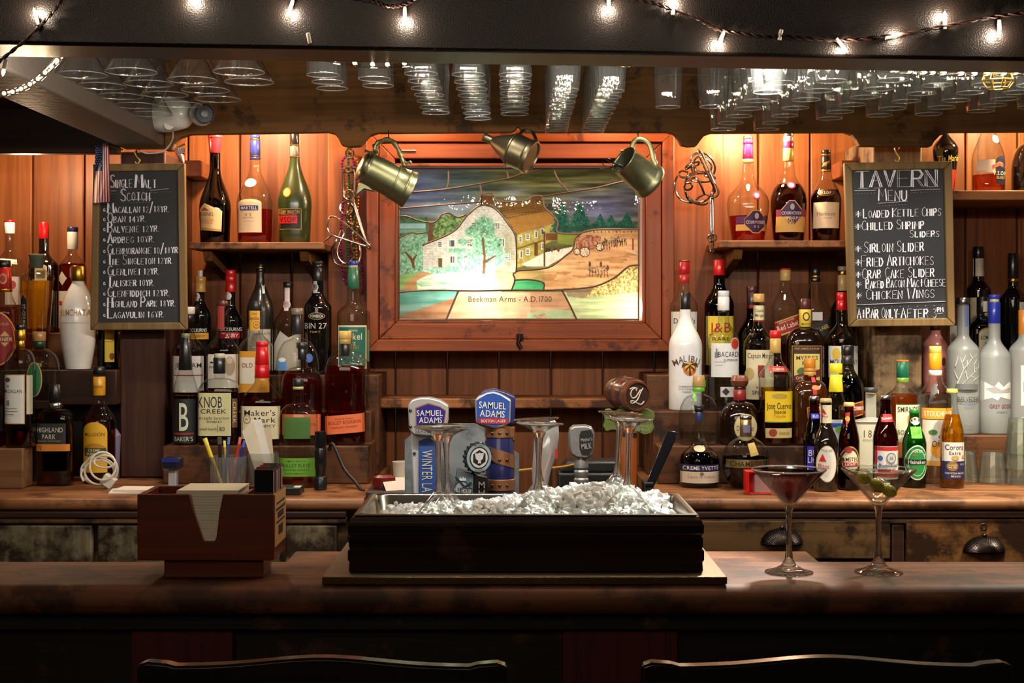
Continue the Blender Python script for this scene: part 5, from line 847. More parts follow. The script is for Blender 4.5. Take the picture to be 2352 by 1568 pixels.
o.tube([pv(1390, 365, 3.745), pv(1426, 384, 3.775), pv(1440, 392, 3.785)], .0013, dk, 6); o.tube([pv(1378, 389, 3.735), pv(1408, 383, 3.755), pv(1438, 380, 3.78)], .0017, dk, 6); o.tube([pv(1408, 380, 3.748), pv(1416, 382, 3.753)], .0012, dk, 6)
tag(o.build('eyeglasses'), 'thin black wire eyeglasses tucked into the open pewter mug', 'eyeglasses')
for (a, b, lab) in ((893, 322, 'thin wire hook holding the lidded tankard'), (1466, 320, 'thin wire hook holding the open pewter mug')):
    tag(MB().tube(smooth_pts([P(a, 300, 3.84), P(a-1, 306, 3.80), P(a, b-8, 3.79), P(a+3, b+1, 3.79), P(a-1, b+5, 3.79), P(a-5, b+1, 3.79)], 5), .0014, iron, 6).build('wire_hook'), lab, 'hook')
tag(MB().tube(smooth_pts([P(690, 166, 3.852), P(820, 160, 3.852), P(960, 178, 3.852), P(1120, 170, 3.852), P(1260, 184, 3.852), P(1400, 194, 3.852), P(1540, 172, 3.852), P(1680, 176, 3.852)], 6), .0016, paint((120, 96, 40), .5), 6).build('lamp_wire'), 'thin yellowish wire stapled along the scalloped valance', 'wire')
# ------------------------------------------------------------------ bent metal puzzles and beads
def wire(label, paths, r, mat, d, name='metal_puzzle', cat='puzzle'):
    mb = MB()
    for pth in paths:
        dd = pth[0]; pts = [P(a, b, d+dd+.006*math.sin(i*1.3)) for i, (a, b) in enumerate(pth[2])]
        mb.tube(smooth_pts(pts, 5, pth[1]), r, mat, 8, pth[1])
    return tag(mb.build(name), label, cat)
ch = metal((176, 160, 146), .2)
circ = lambda cx, cy_, rx, ry=None, n=10, a0=0: [(cx+rx*math.cos(a0+i*2*math.pi/n), cy_+(ry or rx)*math.sin(a0+i*2*math.pi/n)) for i in range(n)]
wire('tangled bent wire puzzle with a large triangle and heart hanging beside the beads', [(0, True, [(790, 388), (812, 388), (813, 440), (812, 462), (805, 470), (797, 466), (790, 440)]), (-.02, True, circ(803, 448, 12, 12)), (-.01, True, circ(796, 478, 14, 16)), (-.03, True, [(752, 520), (756, 500), (768, 497), (786, 508), (846, 560), (843, 563), (815, 470), (808, 462), (812, 470), (838, 548), (849, 562), (845, 566), (800, 552), (762, 538)]),
      (0, True, circ(807, 493, 10, 22)), (-.01, False, [(742, 556), (757, 544), (768, 538), (774, 548), (766, 562), (762, 580), (768, 600), (784, 611), (802, 614)]), (.0, True, [(810, 558), (824, 564), (828, 584), (822, 606), (806, 614), (786, 612), (770, 600), (762, 580), (768, 560), (776, 548), (784, 530), (790, 536), (780, 556), (774, 580), (784, 600), (800, 604), (812, 586), (806, 570)]), (-.02, True, circ(818, 540, 9, 20)), (.0, True, circ(803, 352, 9, 11)), (0, True, circ(803, 390, 15, 6))], .0031, ch, 4.15)
wire('bent steel ring puzzle hanging on the plain board by the cognac shelf', [(0, True, [(1590, 392), (1586, 372), (1592, 356), (1610, 351), (1630, 360), (1642, 382), (1638, 402), (1632, 395), (1634, 380), (1624, 365), (1610, 359), (1598, 364), (1594, 376), (1600, 392)]), (-.02, True, [(1604, 352), (1612, 352), (1640, 415), (1650, 438), (1646, 450), (1634, 454), (1636, 446), (1642, 438), (1634, 418)]),
      (-.015, True, [(1560, 400), (1566, 392), (1580, 396), (1582, 404), (1600, 398), (1598, 384), (1604, 378), (1606, 372), (1592, 374), (1578, 380), (1576, 388), (1590, 382), (1594, 392), (1582, 406), (1566, 407)]), (0, False, [(1556, 404), (1550, 420), (1552, 440), (1562, 456), (1580, 464), (1594, 464), (1606, 452), (1620, 446), (1630, 450)]),
      (-.02, False, [(1576, 420), (1572, 430), (1580, 436), (1590, 430), (1586, 420), (1576, 420), (1584, 412), (1598, 408), (1604, 414), (1612, 430), (1618, 446)]), (.0, True, circ(1606, 428, 33, 36, 12)), (.0, True, circ(1626, 400, 8, 6)), (-.01, False, [(1574, 440), (1580, 456), (1596, 466), (1616, 470), (1626, 464)]),
      (-.01, True, [(1633, 450), (1637, 450), (1638, 540), (1634, 540)]), (-.01, True, circ(1636, 546, 9, 9)), (-.02, True, circ(1636, 566, 5, 15)), (.01, True, circ(1612, 408, 30, 10, 10))], .0032, metal((170, 166, 164), .18), 4.15)
def beads(label, col, pts, r=.0042):
    mb = MB(); mm = paint(col, .12, .75); pts = smooth_pts(pts, 24); last = None
    for q_ in pts:
        if last is None or (q_-last).length > r*1.9: mb.ball(q_, r*.92, mm, 10, 6); last = q_
    return tag(mb.build('bead_necklace'), label, 'necklace', 'bead necklaces by the stained glass')
def strand(a, b, dx, d): return [P(800, 352, d)]+[P(a+dx*math.sin(i*.9), 372+(b-372)*i/8, d) for i in range(9)]
beads('purple bead necklace, the strand nearest the bourbon shelf', (190, 40, 170), strand(786, 640, 4, 4.255)+[P(800, 652, 4.255), P(806, 620, 4.25), P(803, 470, 4.25), P(800, 372, 4.25)])
beads('green bead necklace between two purple strands', (20, 150, 110), strand(800, 630, 2, 4.245)+[P(808, 640, 4.245), P(812, 560, 4.24), P(808, 420, 4.24)])
beads('gold bead necklace looped behind the wire puzzle', (220, 180, 70), [P(801, 345, 4.24)]+strand(822, 655, 3, 4.235)[1:]+[P(815, 664, 4.235), P(812, 560, 4.235), P(797, 420, 4.235)])
beads('purple bead necklace with green tail, the strand nearest the stained glass', (180, 40, 160), [P(801, 348, 4.255), P(812, 372, 4.25), P(822, 440, 4.25), P(826, 520, 4.25), P(832, 600, 4.25), P(834, 660, 4.25), P(829, 676, 4.25)])
for a, lab in ((801, 'small nail holding the beads and wire puzzle'), (1608, 'small nail holding the steel ring puzzle')):
    tag(MB().tube([P(a, 350, 4.279), P(a, 348, 4.14)], .0016, iron, 6).build('nail'), lab, 'nail')
# ------------------------------------------------------------------ chalkboards
fram = wood((104, 80, 46), (132, 106, 66), 'Z', .5, bump=.2); slate = paint((38, 38, 42), .65); chalk = paint((240, 240, 244), .8)
def board(label, cs, w, lines, d=3.93):
    T = thing('chalkboard', label, 'chalkboard', P(sum(c[0] for c in cs)/4, sum(c[1] for c in cs)/4, d)); o_ = Vector(T.location)
    cx = sum(c[0] for c in cs)/4; cy_ = sum(c[1] for c in cs)/4
    inn = [(a+(w if a < cx else -w), b+(w if b < cy_ else -w)) for a, b in cs]
    mb = MB()
    for i in range(4):
        j = (i+1) % 4; pl = [cs[i], cs[j], inn[j], inn[i]]
        mb.prism([((P(a, b, d)-o_).x, (P(a, b, d)-o_).z) for a, b in pl], -.006, .014, fram)
    mb.build('frame', T, .003)
    MB().prism([((P(a, b, d)-o_).x, (P(a, b, d)-o_).z) for a, b in inn], .004, .012, slate).build('slate', T, smooth=False)
    mb = MB()
    for pl, rr in lines:
        mb.tube([P(a, b, d)-o_+Vector((0, .0034, 0)) for a, b in pl], rr*d/F, chalk, 5, flat=.35)
    mb.build('writing', T); return T
def ln(s, x0, x1, yb, h, rr=1.5, **k): return [(pl, rr) for pl in strokes(s, x0, x1, yb, h, **k)]
def dots(x0, x1, y0, y1, n): return [([(x0+(x1-x0)*i/(n-1), y0+(y1-y0)*i/(n-1)), (x0+(x1-x0)*i/(n-1)+1.6, y0+(y1-y0)*i/(n-1))], 1.4) for i in range(n)]
A = []
def bold1(L_, k, dx=1.6): return L_+[([(a+dx, b) for a, b in pl], rr) for pl, rr in L_[:k]]
A += bold1(ln('Single', 252, 302, 431, 30, 1.7, small=.62), 1, 2.4)+bold1(ln('Malt', 309, 358, 431, 30, 1.7, small=.62), 1, 2.4)+bold1(ln('Scotch', 276, 343, 461, 29, 1.7, small=.66), 1, 2.4)
A += [([(345, 437), (387, 433)], 2.2), ([(300, 458), (347, 456)], 2.2), ([(254, 438), (266, 438)], 2)]+dots(347, 388, 442, 440, 7)+dots(300, 348, 465, 464, 8)+dots(254, 265, 444, 444, 3)
for s, x1, yb in (('Macallan 12/18yr.', 387, 491), ('Oban 14yr.', 334, 513), ('Balvenie 12yr.', 364, 536), ('Ardbeg 10yr.', 353, 560), ('Glenmorangie 10/18yr', 407, 586), ('The Singleton 12yr.', 395, 610), ('Glenlivet 12yr.', 364, 634), ('Talisker 10yr.', 353, 660), ('Glenfiddich 12yr.', 388, 684), ('Highland Park 18yr.', 402, 708), ('Lagavulin 16yr.', 376, 733)):
    A += bold1(ln(s, 246, x1, yb-2, 20, 1.35, caps=1.15, small=.68, slope=-.02), len(SF[s[0]].split('|'))); A += [([(c[0], c[1]) for c in circ(239, yb-9, 2.0, 2.8, 8)], .9)]
b1 = board('chalkboard listing single malt scotch hung on the dark left pillar', [(214, 377), (425, 375), (430, 757), (208, 758)], 17, A)
B = []
for dx in (0, 4.5): B += ln('TAVERN', 1966+dx, 2150+dx, 431, 38, 1.6, slope=-.02)
B += [([(1962, 395), (1998, 393)], 1.6), ([(1972, 433), (1995, 432)], 1.6), ([(2008, 432), (2024, 431)], 1.6), ([(2130, 429), (2156, 428)], 1.6), ([(1962, 438), (2012, 437)], 2.4), ([(2092, 437), (2160, 434)], 2.4), ([(2017, 467), (2085, 462)], 2.2)]+dots(1965, 2008, 444, 443, 7)+dots(2094, 2158, 442, 440, 10)+dots(2020, 2080, 473, 469, 9)
B += ln('Menu', 2019, 2083, 461, 28, 1.7, small=.85)
for s, x0, x1, yb, h, st in (('Loaded Kettle Chips', 1984, 2162, 500, 21, 1), ('Chilled Shrimp', 1980, 2123, 529, 22, 1), ('Sliders', 2090, 2158, 545, 17, 0), ('Sirloin Slider', 1985, 2122, 580, 25, 1), ('Fried Artichokes', 1979, 2145, 612, 25, 1), ('Crab Cake Slider', 1981, 2146, 640, 24, 1), ('Baked Bacon Mac+Cheese', 1990, 2172, 662, 21, 1), ('Chicken Wings', 1990, 2147, 688, 24, 1)):
    B += ln(s, x0, x1, yb, h, 1.6, small=.78, slope=-.028)
    if st: B += ln('*', 1965, 1979, yb-2, 14, 1.4)
B += [([(1968, 700), (2172, 692)], 2)]+dots(1970, 2165, 707, 701, 11)+ln('A+Bar Only', 1970, 2062, 731, 23, 1.7, small=.88, slope=-.01)+ln('-After 3', 2058, 2152, 730, 23, 1.7, small=.85, slope=-.01)+ln('pm', 2154, 2167, 716, 14, 1.2)+[([(2154, 720), (2166, 719)], 1.2)]
b2 = board('tavern menu chalkboard hung on the worn pillar', [(1938, 374), (2186, 370), (2193, 748), (1950, 750)], 18, B)
for a, y0, y1, lab in ((315, 343, 377, 'brass S hook above the scotch chalkboard'), (2060, 336, 373, 'brass S hook above the tavern menu chalkboard')):
    tag(MB().tube(smooth_pts([P(a+4, y0+8, 3.93), P(a+6, y0+2, 3.93), P(a, y0-1, 3.93), P(a-5, y0+6, 3.93), P(a, (y0+y1)/2, 3.93), P(a+6, y1-9, 3.93), P(a, y1-1, 3.93), P(a-5, y1-6, 3.93)], 5), .0018, metal((190, 160, 100), .3), 6).build('hook'), lab, 'hook')
# ------------------------------------------------------------------ flags, camera
def flag(label, corners, d, canton, stick):
    T = thing('small_flag', label, 'flag', P(stick[0][0], stick[0][1], d)); o_ = Vector(T.location); red = paint((150, 40, 46), .8); wh = paint((216, 206, 200), .8); bl = paint((40, 44, 84), .8)
    (ax, ay), (bx, by), (cx, cy_), (ex, ey) = corners; nu, nv = 13, 26; vs_, fs, ms_ = [], [], []; mb = MB()
    pt = lambda u, v: P(ax+(bx-ax)*u+((ex-ax)*(1-u)+(cx-bx)*u)*v, ay+(by-ay)*u+((ey-ay)*(1-u)+(cy_-by)*u)*v, d+.012*math.sin(u*7+v*3)*(.3+v))-o_
    for mt, keep in ((red, 0), (wh, 1), (bl, 2)):
        for i in range(nu):
            for j in range(nv):
                k = 2 if (i < 7 and j < nv*canton) else i % 2
                if k == keep: mb.add([pt(i/nu, j/nv), pt((i+1)/nu, j/nv), pt((i+1)/nu, (j+1)/nv), pt(i/nu, (j+1)/nv)], [(0, 1, 2, 3)], mt)
    for i in range(6):
        for j in range(int(nv*canton)-1):
            if (i+j) % 2 == 0: c = pt((i+.7)/nu, (j+.8)/nv); mb.ball(c+Vector((0, -.0012, 0)), .0011, wh, 6, 4)
    mb.build('cloth', T, fix=False)
    MB().tube([P(a, b, d)-o_ for a, b in stick], .0023, metal((170, 140, 70), .4), 8).build('stick', T)
flag('small american flag hanging straight down over the scotch chalkboard corner', [(219, 331), (250, 329), (255, 463), (215, 466)], 3.88, .44, [(214, 326), (250, 334), (282, 344)])
flag('small american flag curling at the pillar below the camera', [(424, 340), (398, 338), (412, 372), (424, 374)], 3.90, .4, [(426, 330), (404, 340), (388, 346)])
T = thing('security_camera', 'white dome security camera mounted on the ceiling joist', 'camera', P(380, 262, 3.78)); o_ = Vector(T.location); wp = paint((222, 218, 206), .3, 0, .4)
M = axisM(o_, Vector((-.9065, 3.78, P(0, 262, 3.78).z)), Vector((-.80, 3.73, P(0, 264, 3.74).z))); q = .0011
MB().lathe([(40*q, 0), (42*q, 4*q), (42*q, 30*q), (40*q, 44*q), (36*q, 62*q), (32*q, 80*q), (22*q, 92*q), (8*q, 97*q)], wp, 40, M).build('housing', T)
MB().ball(pp(o_, 463, 262, 3.72), .030, wp, 28, 18).build('eyeball', T)
Lm = axisM(o_, P(462, 263, 3.72), P(474, 260, 3.67)) @ Matrix.Translation((0, 0, .008))
MB().lathe([(.019, .020), (.025, .024), (.026, .029), (.023, .030), (.021, .0265), (.004, .0265)], paint((20, 20, 22), .6), 28, Lm).build('lens', T)
mb = MB()
for i in range(18): a = i*math.pi/9; mb.ball((math.cos(a)*.0205, math.sin(a)*.0205, .0275), .0014, paint((96, 92, 90), .5), 6, 4, M=Lm)
mb.lathe([(.009, .0268), (.009, .029), (.004, .0295)], paint((8, 8, 14), .35), 18, Lm); mb.build('led_ring', T)
MB().lathe([(.012, 0), (.012, .004), (.009, .005)], wp, 18, axisM(o_, P(388, 287, 3.735), P(387, 288, 3.72))).build('screw_cover', T)
tag(MB().tube(smooth_pts([P(396, 296, 3.80), P(397, 315, 3.82), P(388, 335, 3.84), P(372, 348, 3.84), P(340, 352, 3.84), P(322, 346, 3.84)], 6), .0022, paint((206, 200, 190), .4), 6).build('camera_cable'), 'white cable drooping from the security camera', 'cable')
# ------------------------------------------------------------------ hanging glasses
HG = thin_glass((252, 254, 253), 1.9, .26, -.022, .02); HG2 = thin_glass((253, 253, 252), 1.8, .3, -.022, .01); RIMG = thin_glass((250, 252, 250), 1.8, .1, .0, .16)  # slight white haze brightens the glass; whitened rims stand in for glints
rack_z = 2.2
ORD = ['frontmost']+[q+' from front' for q in 'second third fourth fifth sixth seventh eighth'.split()]
def hang_proto(kind, rim, zr, zt=2.186):
    h = zt-zr; q = rim/.033; mb = MB()
    if kind == 'flute': pr = [(.033, 0), (.0335, .004), (.033, .03), (.032, .07), (.029, .11), (.022, .135), (.008, .148), (.005, .155)]
    elif kind == 'waist': pr = [(.033, 0), (.0335, .003), (.0305, .018), (.0295, .03), (.031, .06), (.033, .09), (.031, .115), (.022, .135), (.008, .148), (.005, .155)]
    elif kind == 'tall': pr = [(.030, 0), (.031, .004), (.034, .04), (.036, .08), (.034, .12), (.026, .15), (.010, .165), (.005, .172)]
    elif kind == 'tulip': pr = [(.031, 0), (.032, .004), (.0375, .05), (.0405, .09), (.038, .12), (.028, .148), (.010, .162), (.005, .170)]
    else: pr = [(.0505, 0), (.0510, .0012), (.044, .012), (.030, .037), (.011, .064), (.0055, .074), (.0045, .09)]
    pr = [(a*(q if kind != 'cone' else 1), b) for a, b in pr]; b = pr[-1][1]
    ft = [(.0045, b+.004), (.0045, h-.012), (.012, h-.006), (.036, h-.001), (.036, h)]
    mb.lathe(pr+ft, HG if kind != 'cone' else HG2, 96, None, False, True, rib=(16 if kind in ('flute', 'waist', 'tall') else 10 if kind == 'tulip' else 0), ribamp=.016)
    r0 = pr[0][0]; mb.tube([(r0*math.cos(i*math.pi/20), r0*math.sin(i*math.pi/20), 0) for i in range(40)], .0011, RIMG, 6, True)
    return mb
protos = {}
def row(kind, name, where, a, b, n, rim, zr):
    """a, b: rim centres (photo px, py) of the front and back glass; the row runs back under the ceiling at one height"""
    key = (kind, rim, round(zr, 3)); G = 'hanging glasses: '+where
    for i in range(n):
        d = lambda py: (zr-CZ)*F/(YH-py)
        f = i/max(n-1, 1); d0, d1 = d(a[1]), d(b[1]); dd = d0+(d1-d0)*f; x = X(a[0], d0)+(X(b[0], d1)-X(a[0], d0))*f
        pos = 'the only one' if n == 1 else ('rearmost' if i == n-1 else ORD[i]); lab = 'hanging %s, %s %s' % (name, pos, where)
        if key not in protos:
            o = hang_proto(kind, rim, zr).build('hanging_glass', fix=False, sharp=1.2); protos[key] = o
        else:
            o = protos[key].copy(); COL.objects.link(o)
        o.location = (x, dd, zr); o.rotation_euler = (0, 0, random.uniform(0, 6)); tag(o, lab, 'glass', G)
MZ = 1.998; RC = .051
row('cone', 'martini glass', 'in the outermost martini row at the joist', (188, 172), (347, 262), 5, RC, MZ)
row('cone', 'martini glass', 'in the second martini row from the joist', (301, 165), (412, 240), 4, RC, MZ)
row('cone', 'martini glass', 'in the third martini row from the joist', (442, 184), (500, 228), 3, RC, MZ)
row('cone', 'martini glass', 'in the innermost martini row', (548, 165), (572, 188), 2, RC, MZ)
row('flute', 'fluted tumbler', 'in the row above the dark green cognac bottle', (742, 172), (763, 203), 3, .033, 2.0)
row('flute', 'fluted tumbler', 'in the pair above the tankard', (860, 181), (868, 197), 2, .033, 2.0)
row('waist', 'waisted beer glass', 'in the row nearest the tankard hook', (967, 169), (1001, 259), 7, .033, 2.0)
row('waist', 'waisted beer glass', 'in the middle row of waisted glasses', (1076, 171), (1098, 272), 8, .033, 2.0)
row('waist', 'waisted beer glass', 'in the row above the pewter flask', (1184, 172), (1182, 262), 8, .033, 2.0)
row('tall', 'tall slim glass', 'in the row beside the pewter flask', (1299, 206), (1277, 304), 9, .029, 1.965)
row('tall', 'tall slim glass', 'in the row above the open mug', (1404, 209), (1362, 303), 9, .029, 1.965)
row('tall', 'tall slim glass', 'above the valance tab', (1534, 246), (1533, 251), 1, .029, 1.965)
row('tall', 'tall slim glass', 'alone at the front of the crowded tulip rows', (1638, 245), (1638, 247), 1, .032, 1.965)
for (bx, by, fx, fy, w, dx) in ((1661, 297, 1790, 190, 'over the two cognacs', 0), (1760, 297, 1910, 186, 'over the black sleeved cognac', 0), (1905, 272, 2087, 162, 'over the menu edge', 0), (2020, 265, 2236, 152, 'over the menu middle', 0), (2133, 262, 2350, 152, 'above the coffee liqueur', 0), (2253, 255, 2440, 160, 'above the brandy bottle', 0), (2370, 246, 2540, 165, 'at the photo edge', 0)):
    row('tulip', 'tulip glass', 'in the tulip row '+w, (fx, fy), (bx, by), 7, .031, 1.962)
# rack rails that carry the feet
o = MB()
for x in [(-1.0+.055*i) for i in range(41)]: o.box(x-.009, x+.009, 2.60, 3.82, 2.187, 2.1995, dark_w)
tag(o.build('glass_rack'), 'dark slatted rack under the ceiling carrying the hanging glasses', 'rack')
br = metal((120, 98, 50), .4); mb = MB(); cx, d = X(2292, 2.565), 2.565
for k, (rr, z) in enumerate(((.024, Z(172, d)), (.028, Z(186, d)), (.018, Z(203, d)))): mb.tube([(cx+rr*math.cos(i*math.pi/4), d+rr*math.sin(i*math.pi/4), z) for i in range(8)], .0016, br, 6, True)
for i in range(8): a = i*math.pi/4; mb.tube([(cx+rr_*math.cos(a), d+rr_*math.sin(a), z) for rr_, z in ((.012, 2.199), (.024, Z(172, d)), (.028, Z(186, d)), (.018, Z(203, d)))], .0014, br, 6)
T = tag(mb.build('wire_cage'), 'small brass wire cage hanging under the beam at the upper corner', 'cage')
# ------------------------------------------------------------------ rope lights and fairy lights
def rope(label, pts, nb, e_):
    pts = smooth_pts(pts, 10); T = thing('rope_light', label, 'light', pts[0]); o_ = Vector(T.location)
    MB().tube([q-o_ for q in pts], .0065, thin_glass((250, 246, 236), 1.2, .4), 10).build('clear_tube', T, fix=False)
    gl = glow((255, 222, 170), 34)
    for i in range(nb):
        q = pts[int((i+.5)/nb*(len(pts)-1))]
        MB().ball(q-o_, .0034, gl, 8, 6).build('bulb', T)
        if i % 2 == 0: lamp('rope_bulb_light', 'POINT', q+Vector((0, .028, .006)), e_*.8, WARM, .006)
rope('glowing rope light curving across the corner by the joist', [P(-60, 226, 2.62), P(0, 216, 2.60), P(40, 207, 2.58), P(80, 186, 2.56), P(112, 158, 2.545), P(136, 133, 2.5)], 10, .12)
rope('glowing rope light drooping under the beam near the fluted tumblers', [P(716, 118, 2.476), P(730, 128, 2.49), P(790, 141, 2.497), P(850, 147, 2.497), P(900, 147, 2.497), P(960, 142, 2.497), P(1030, 130, 2.49), P(1045, 118, 2.476)], 10, .5)
rope('glowing rope light under the beam above the tavern menu', [P(1930, 150, 2.497), P(2080, 162, 2.497), P(2160, 166, 2.497), P(2260, 168, 2.497), P(2352, 165, 2.497), P(2430, 156, 2.497)], 15, .5)
rope('rope light mostly hidden behind the beam at the center', [P(1090, 118, 2.476), P(1110, 126, 2.49), P(1200, 124, 2.497), P(1300, 128, 2.497), P(1400, 143, 2.497), P(1440, 147, 2.497), P(1500, 140, 2.497), P(1600, 132, 2.497), P(1720, 128, 2.497), P(1860, 130, 2.49), P(1880, 118, 2.476)], 26, .5)
cable_m = paint((44, 26, 20), .4); sock = paint((206, 196, 184), .4)
def fairy(label, wires, bulbs, dead=()):
    T = thing('string_lights', label, 'light', P(bulbs[0][0], bulbs[0][1], 2.33)); o_ = Vector(T.location); mb = MB()
    for w in wires:
        q = smooth_pts([P(a, b, d) for a, b, d in w], 10)
        for ph in (0, math.pi):
            mb.tube([v+Vector((0, .0022*math.cos(i*1.1+ph), .0022*math.sin(i*1.1+ph)))-o_ for i, v in enumerate(q)], .0017, cable_m, 6)
    mb.build('twisted_wire', T)
    for a, b, d, ux, uy in bulbs+tuple(dead):
        up = Vector((ux, 0, -uy)).normalized(); c = P(a, b, d)-o_; lit = (a, b, d, ux, uy) in bulbs   # up points from socket to tip
        M = axisM(Vector((0, 0, 0)), c-up*.017, c)
        s = MB().lathe([(.0030, -.004), (.0034, 0), (.0034, .012), (.0026, .013)], sock, 12, M).build('socket', T)
        if lit:
            MB().lathe([(.0021, .0132), (.0027, .016), (.0026, .019), (.0014, .0225), (.0002, .0245)], glow((255, 226, 176), 60), 12, M).build('bulb', s)
            if d < 2.4: lamp('fairy_bulb_light', 'POINT', P(a, b, d)+Vector((0, -.0065, 0)), .30, (1, .80, .62), .004)
fb = 2.342
fairy('string of white fairy lights along the beam, the stretch near the joist', [[(150, -14, fb), (120, 30, fb), (60, 90, fb), (0, 140, fb), (-40, 170, fb)]], ((80, 28, fb, -.3, -1), (8, 165, 2.42, -.2, 1)))
fairy('string of white fairy lights along the beam, the stretch over the tumblers', [[(440, -30, fb), (560, -20, fb), (665, -6, fb), (760, -12, fb), (850, 0, fb), (890, 14, fb), (930, 10, fb), (965, -8, fb)]], ((440, 0, fb, 0, 1), (665, 27, fb, -.3, 1), (930, 46, fb, 0, 1)), ((706, 70, fb, -.2, -1),))
fairy('string of white fairy lights along the beam, the long stretch over the cocktails', [[(1398, -12, fb), (1480, 2, fb), (1540, 20, fb), (1600, 42, fb), (1650, 68, fb), (1720, 78, fb), (1800, 84, fb), (1880, 90, fb), (1960, 92, fb), (2062, 80, fb), (2170, 60, fb), (2260, 42, fb), (2352, 30, fb), (2420, 24, fb)]],
      ((1398, 18, fb, 0, 1), (1548, 4, fb, .1, -1), (1652, 100, fb, -.4, 1), (1940, 112, fb, .8, 1), (2062, 79, fb, 1, -.3), (2170, 36, fb, 0, -1), (2295, 76, fb, 0, 1)), ((1796, 62, fb, .2, -1),))
# ------------------------------------------------------------------ beer taps
DT = 3.0; ST = DT/F
o = MB().box(-.262, .362, 2.86, 3.14, 0, 1.131, black).box(-.262, .362, 2.855, 2.8595, .06, 1.06, metal((90, 90, 92), .35)).build('draft_cooler', bevel=.003); tag(o, 'dark draft cooler hidden behind the ice box under the taps', 'cooler')
def tap(label, cx, cy_=1000): return thing('beer_tap_handle', label, 'tap handle', (X(cx, DT), DT, 1.1315), 'beer tap handles')
def tz(T, x, y, d=0): v = P(x, y, DT); return (v.x-T.location.x, d, v.z-1.1315)
def plate(mb, T, poly, y0, y1, m): return mb.prism([(tz(T, a, b)[0], tz(T, a, b)[2]) for a, b in poly], y0, y1, m)
def marks(T, name, els, y): 
    return label_mesh(els, lambda a, b, l: tz(T, a, b, y-l), ink, .0003).build(name, T, smooth=False, fix=False)
silv = paint((210, 210, 212), .28, .45, .3); rivet = metal((110, 110, 112), .3)
T = tap('tall white and blue beer tap handle behind the leftmost upturned glasses', 985)
plate(MB(), T, [(944, 985), (1006, 985), (1000, 1140), (998, 1159), (950, 1159)], -.004, .022, paint((206, 204, 206), .3, 0, .3)).build('shaft', T, .003)
plate(MB(), T, [(962, 1012), (984, 1004), (1008, 1018), (1000, 1159), (962, 1159)], -.010, -.0045, paint((56, 88, 160), .3)).build('blue_panel', T, .002)
marks(T, 'lettering', [t('WINTER LAGER', 982, 1098, 130, 24, (206, 206, 206), math.pi/2)], -.0102)
plate(MB(), T, [(939, 928), (948, 916), (966, 911), (988, 911), (1012, 917), (1031, 929), (1031, 962), (1024, 990), (986, 999), (952, 996), (941, 985)], -.026, .010, silv).build('head', T, .003)
marks(T, 'badge', [p([(956, 934), (985, 923), (1012, 931), (1026, 940), (1022, 972), (990, 976), (957, 974)], (150, 100, 60)), p([(958, 936), (985, 926), (1012, 933), (1024, 942), (1020, 970), (990, 974), (959, 972)], (36, 22, 130)), t('SAMUEL', 989, 946, 60, 13, WHITE), t('ADAMS', 991, 962, 52, 13, WHITE), t('SEASONAL', 984, 987, 56, 10, (50, 50, 80))], -.0262)
mb = MB()
for a, b in ((945, 940), (945, 977), (952, 1040), (954, 1137)): mb.ball(tz(T, a, b, -.005 if b > 990 else -.027), .0035, rivet, 8, 6)
mb.build('rivets', T)
T = tap('blue shield beer tap handle on a shaft with a copper spiral band', 1148)
hw = 33*ST; z = lambda y: tz(T, 0, y)[2]
MB().lathe([(hw*.95, 0.0), (hw, .004), (hw, z(985)), (hw*.9, z(980))], paint((34, 40, 90), .3, 0, .4), 32).build('shaft', T)
cop = paint((196, 140, 100), .34, .75); mb = MB(); rows0, rows1 = [], []
for i in range(81):
    a = -.4+i/80*2*math.pi*1.15; rr = hw+.0012; zz = z(1064)+(i/80)*(z(990)-z(1064)); rows0.append((rr*math.cos(a), rr*math.sin(a)*-1, zz-.016)); rows1.append((rr*math.cos(a), -rr*math.sin(a), zz+.012))
mb.grid([rows0, rows1], cop, False)
for y0, y1 in ((1003, 979), (1124, 1098)): mb.lathe([(hw+.001, z(y0)), (hw+.0018, z(y0)+.001), (hw+.0018, z(y1)-.001), (hw+.001, z(y1))], cop, 32, None, False, False)
for y in (992, 1053, 1111):
    for a in (-.5, .0, .5): mb.ball((math.sin(a)*(hw+.002), -math.cos(a)*(hw+.002), z(y)), .0034, rivet, 8, 6)
mb.build('copper_band', T)
plate(MB(), T, [(1092, 916), (1100, 908), (1118, 900), (1134, 897), (1150, 902), (1166, 911), (1174, 917), (1172, 968), (1155, 978), (1136, 981), (1110, 974), (1094, 968)], -.034, .016, silv).build('head', T, .003)
plate(MB(), T, [(1100, 908), (1112, 896), (1136, 892), (1158, 898), (1176, 906), (1184, 912), (1182, 972), (1150, 978)], -.010, .022, paint((40, 50, 110), .3, 0, .4)).build('head_back', T, .003)
marks(T, 'badge', [p([(1095, 918), (1118, 903), (1134, 900), (1150, 905), (1171, 919), (1169, 966), (1136, 978), (1097, 966)], (34, 80, 170)), t('SAMUEL', 1132, 928, 62, 15, WHITE, .06), t('ADAMS', 1132, 947, 56, 15, WHITE, .06), p([(1098, 958), (1132, 956), (1168, 958), (1166, 970), (1132, 971), (1100, 968)], (170, 40, 60)), t('BOSTON LAGER', 1134, 963.5, 56, 6.5, WHITE)], -.0342)
T = tap('black box shaped beer tap handle topped by a round toothed badge', 1095)
plate(MB(), T, [(1052, 1069), (1090, 1078), (1122, 1086), (1122, 1159), (1045, 1159)], -.012, .030, paint((26, 26, 28), .3, 0, .3)).build('shaft', T, .002)
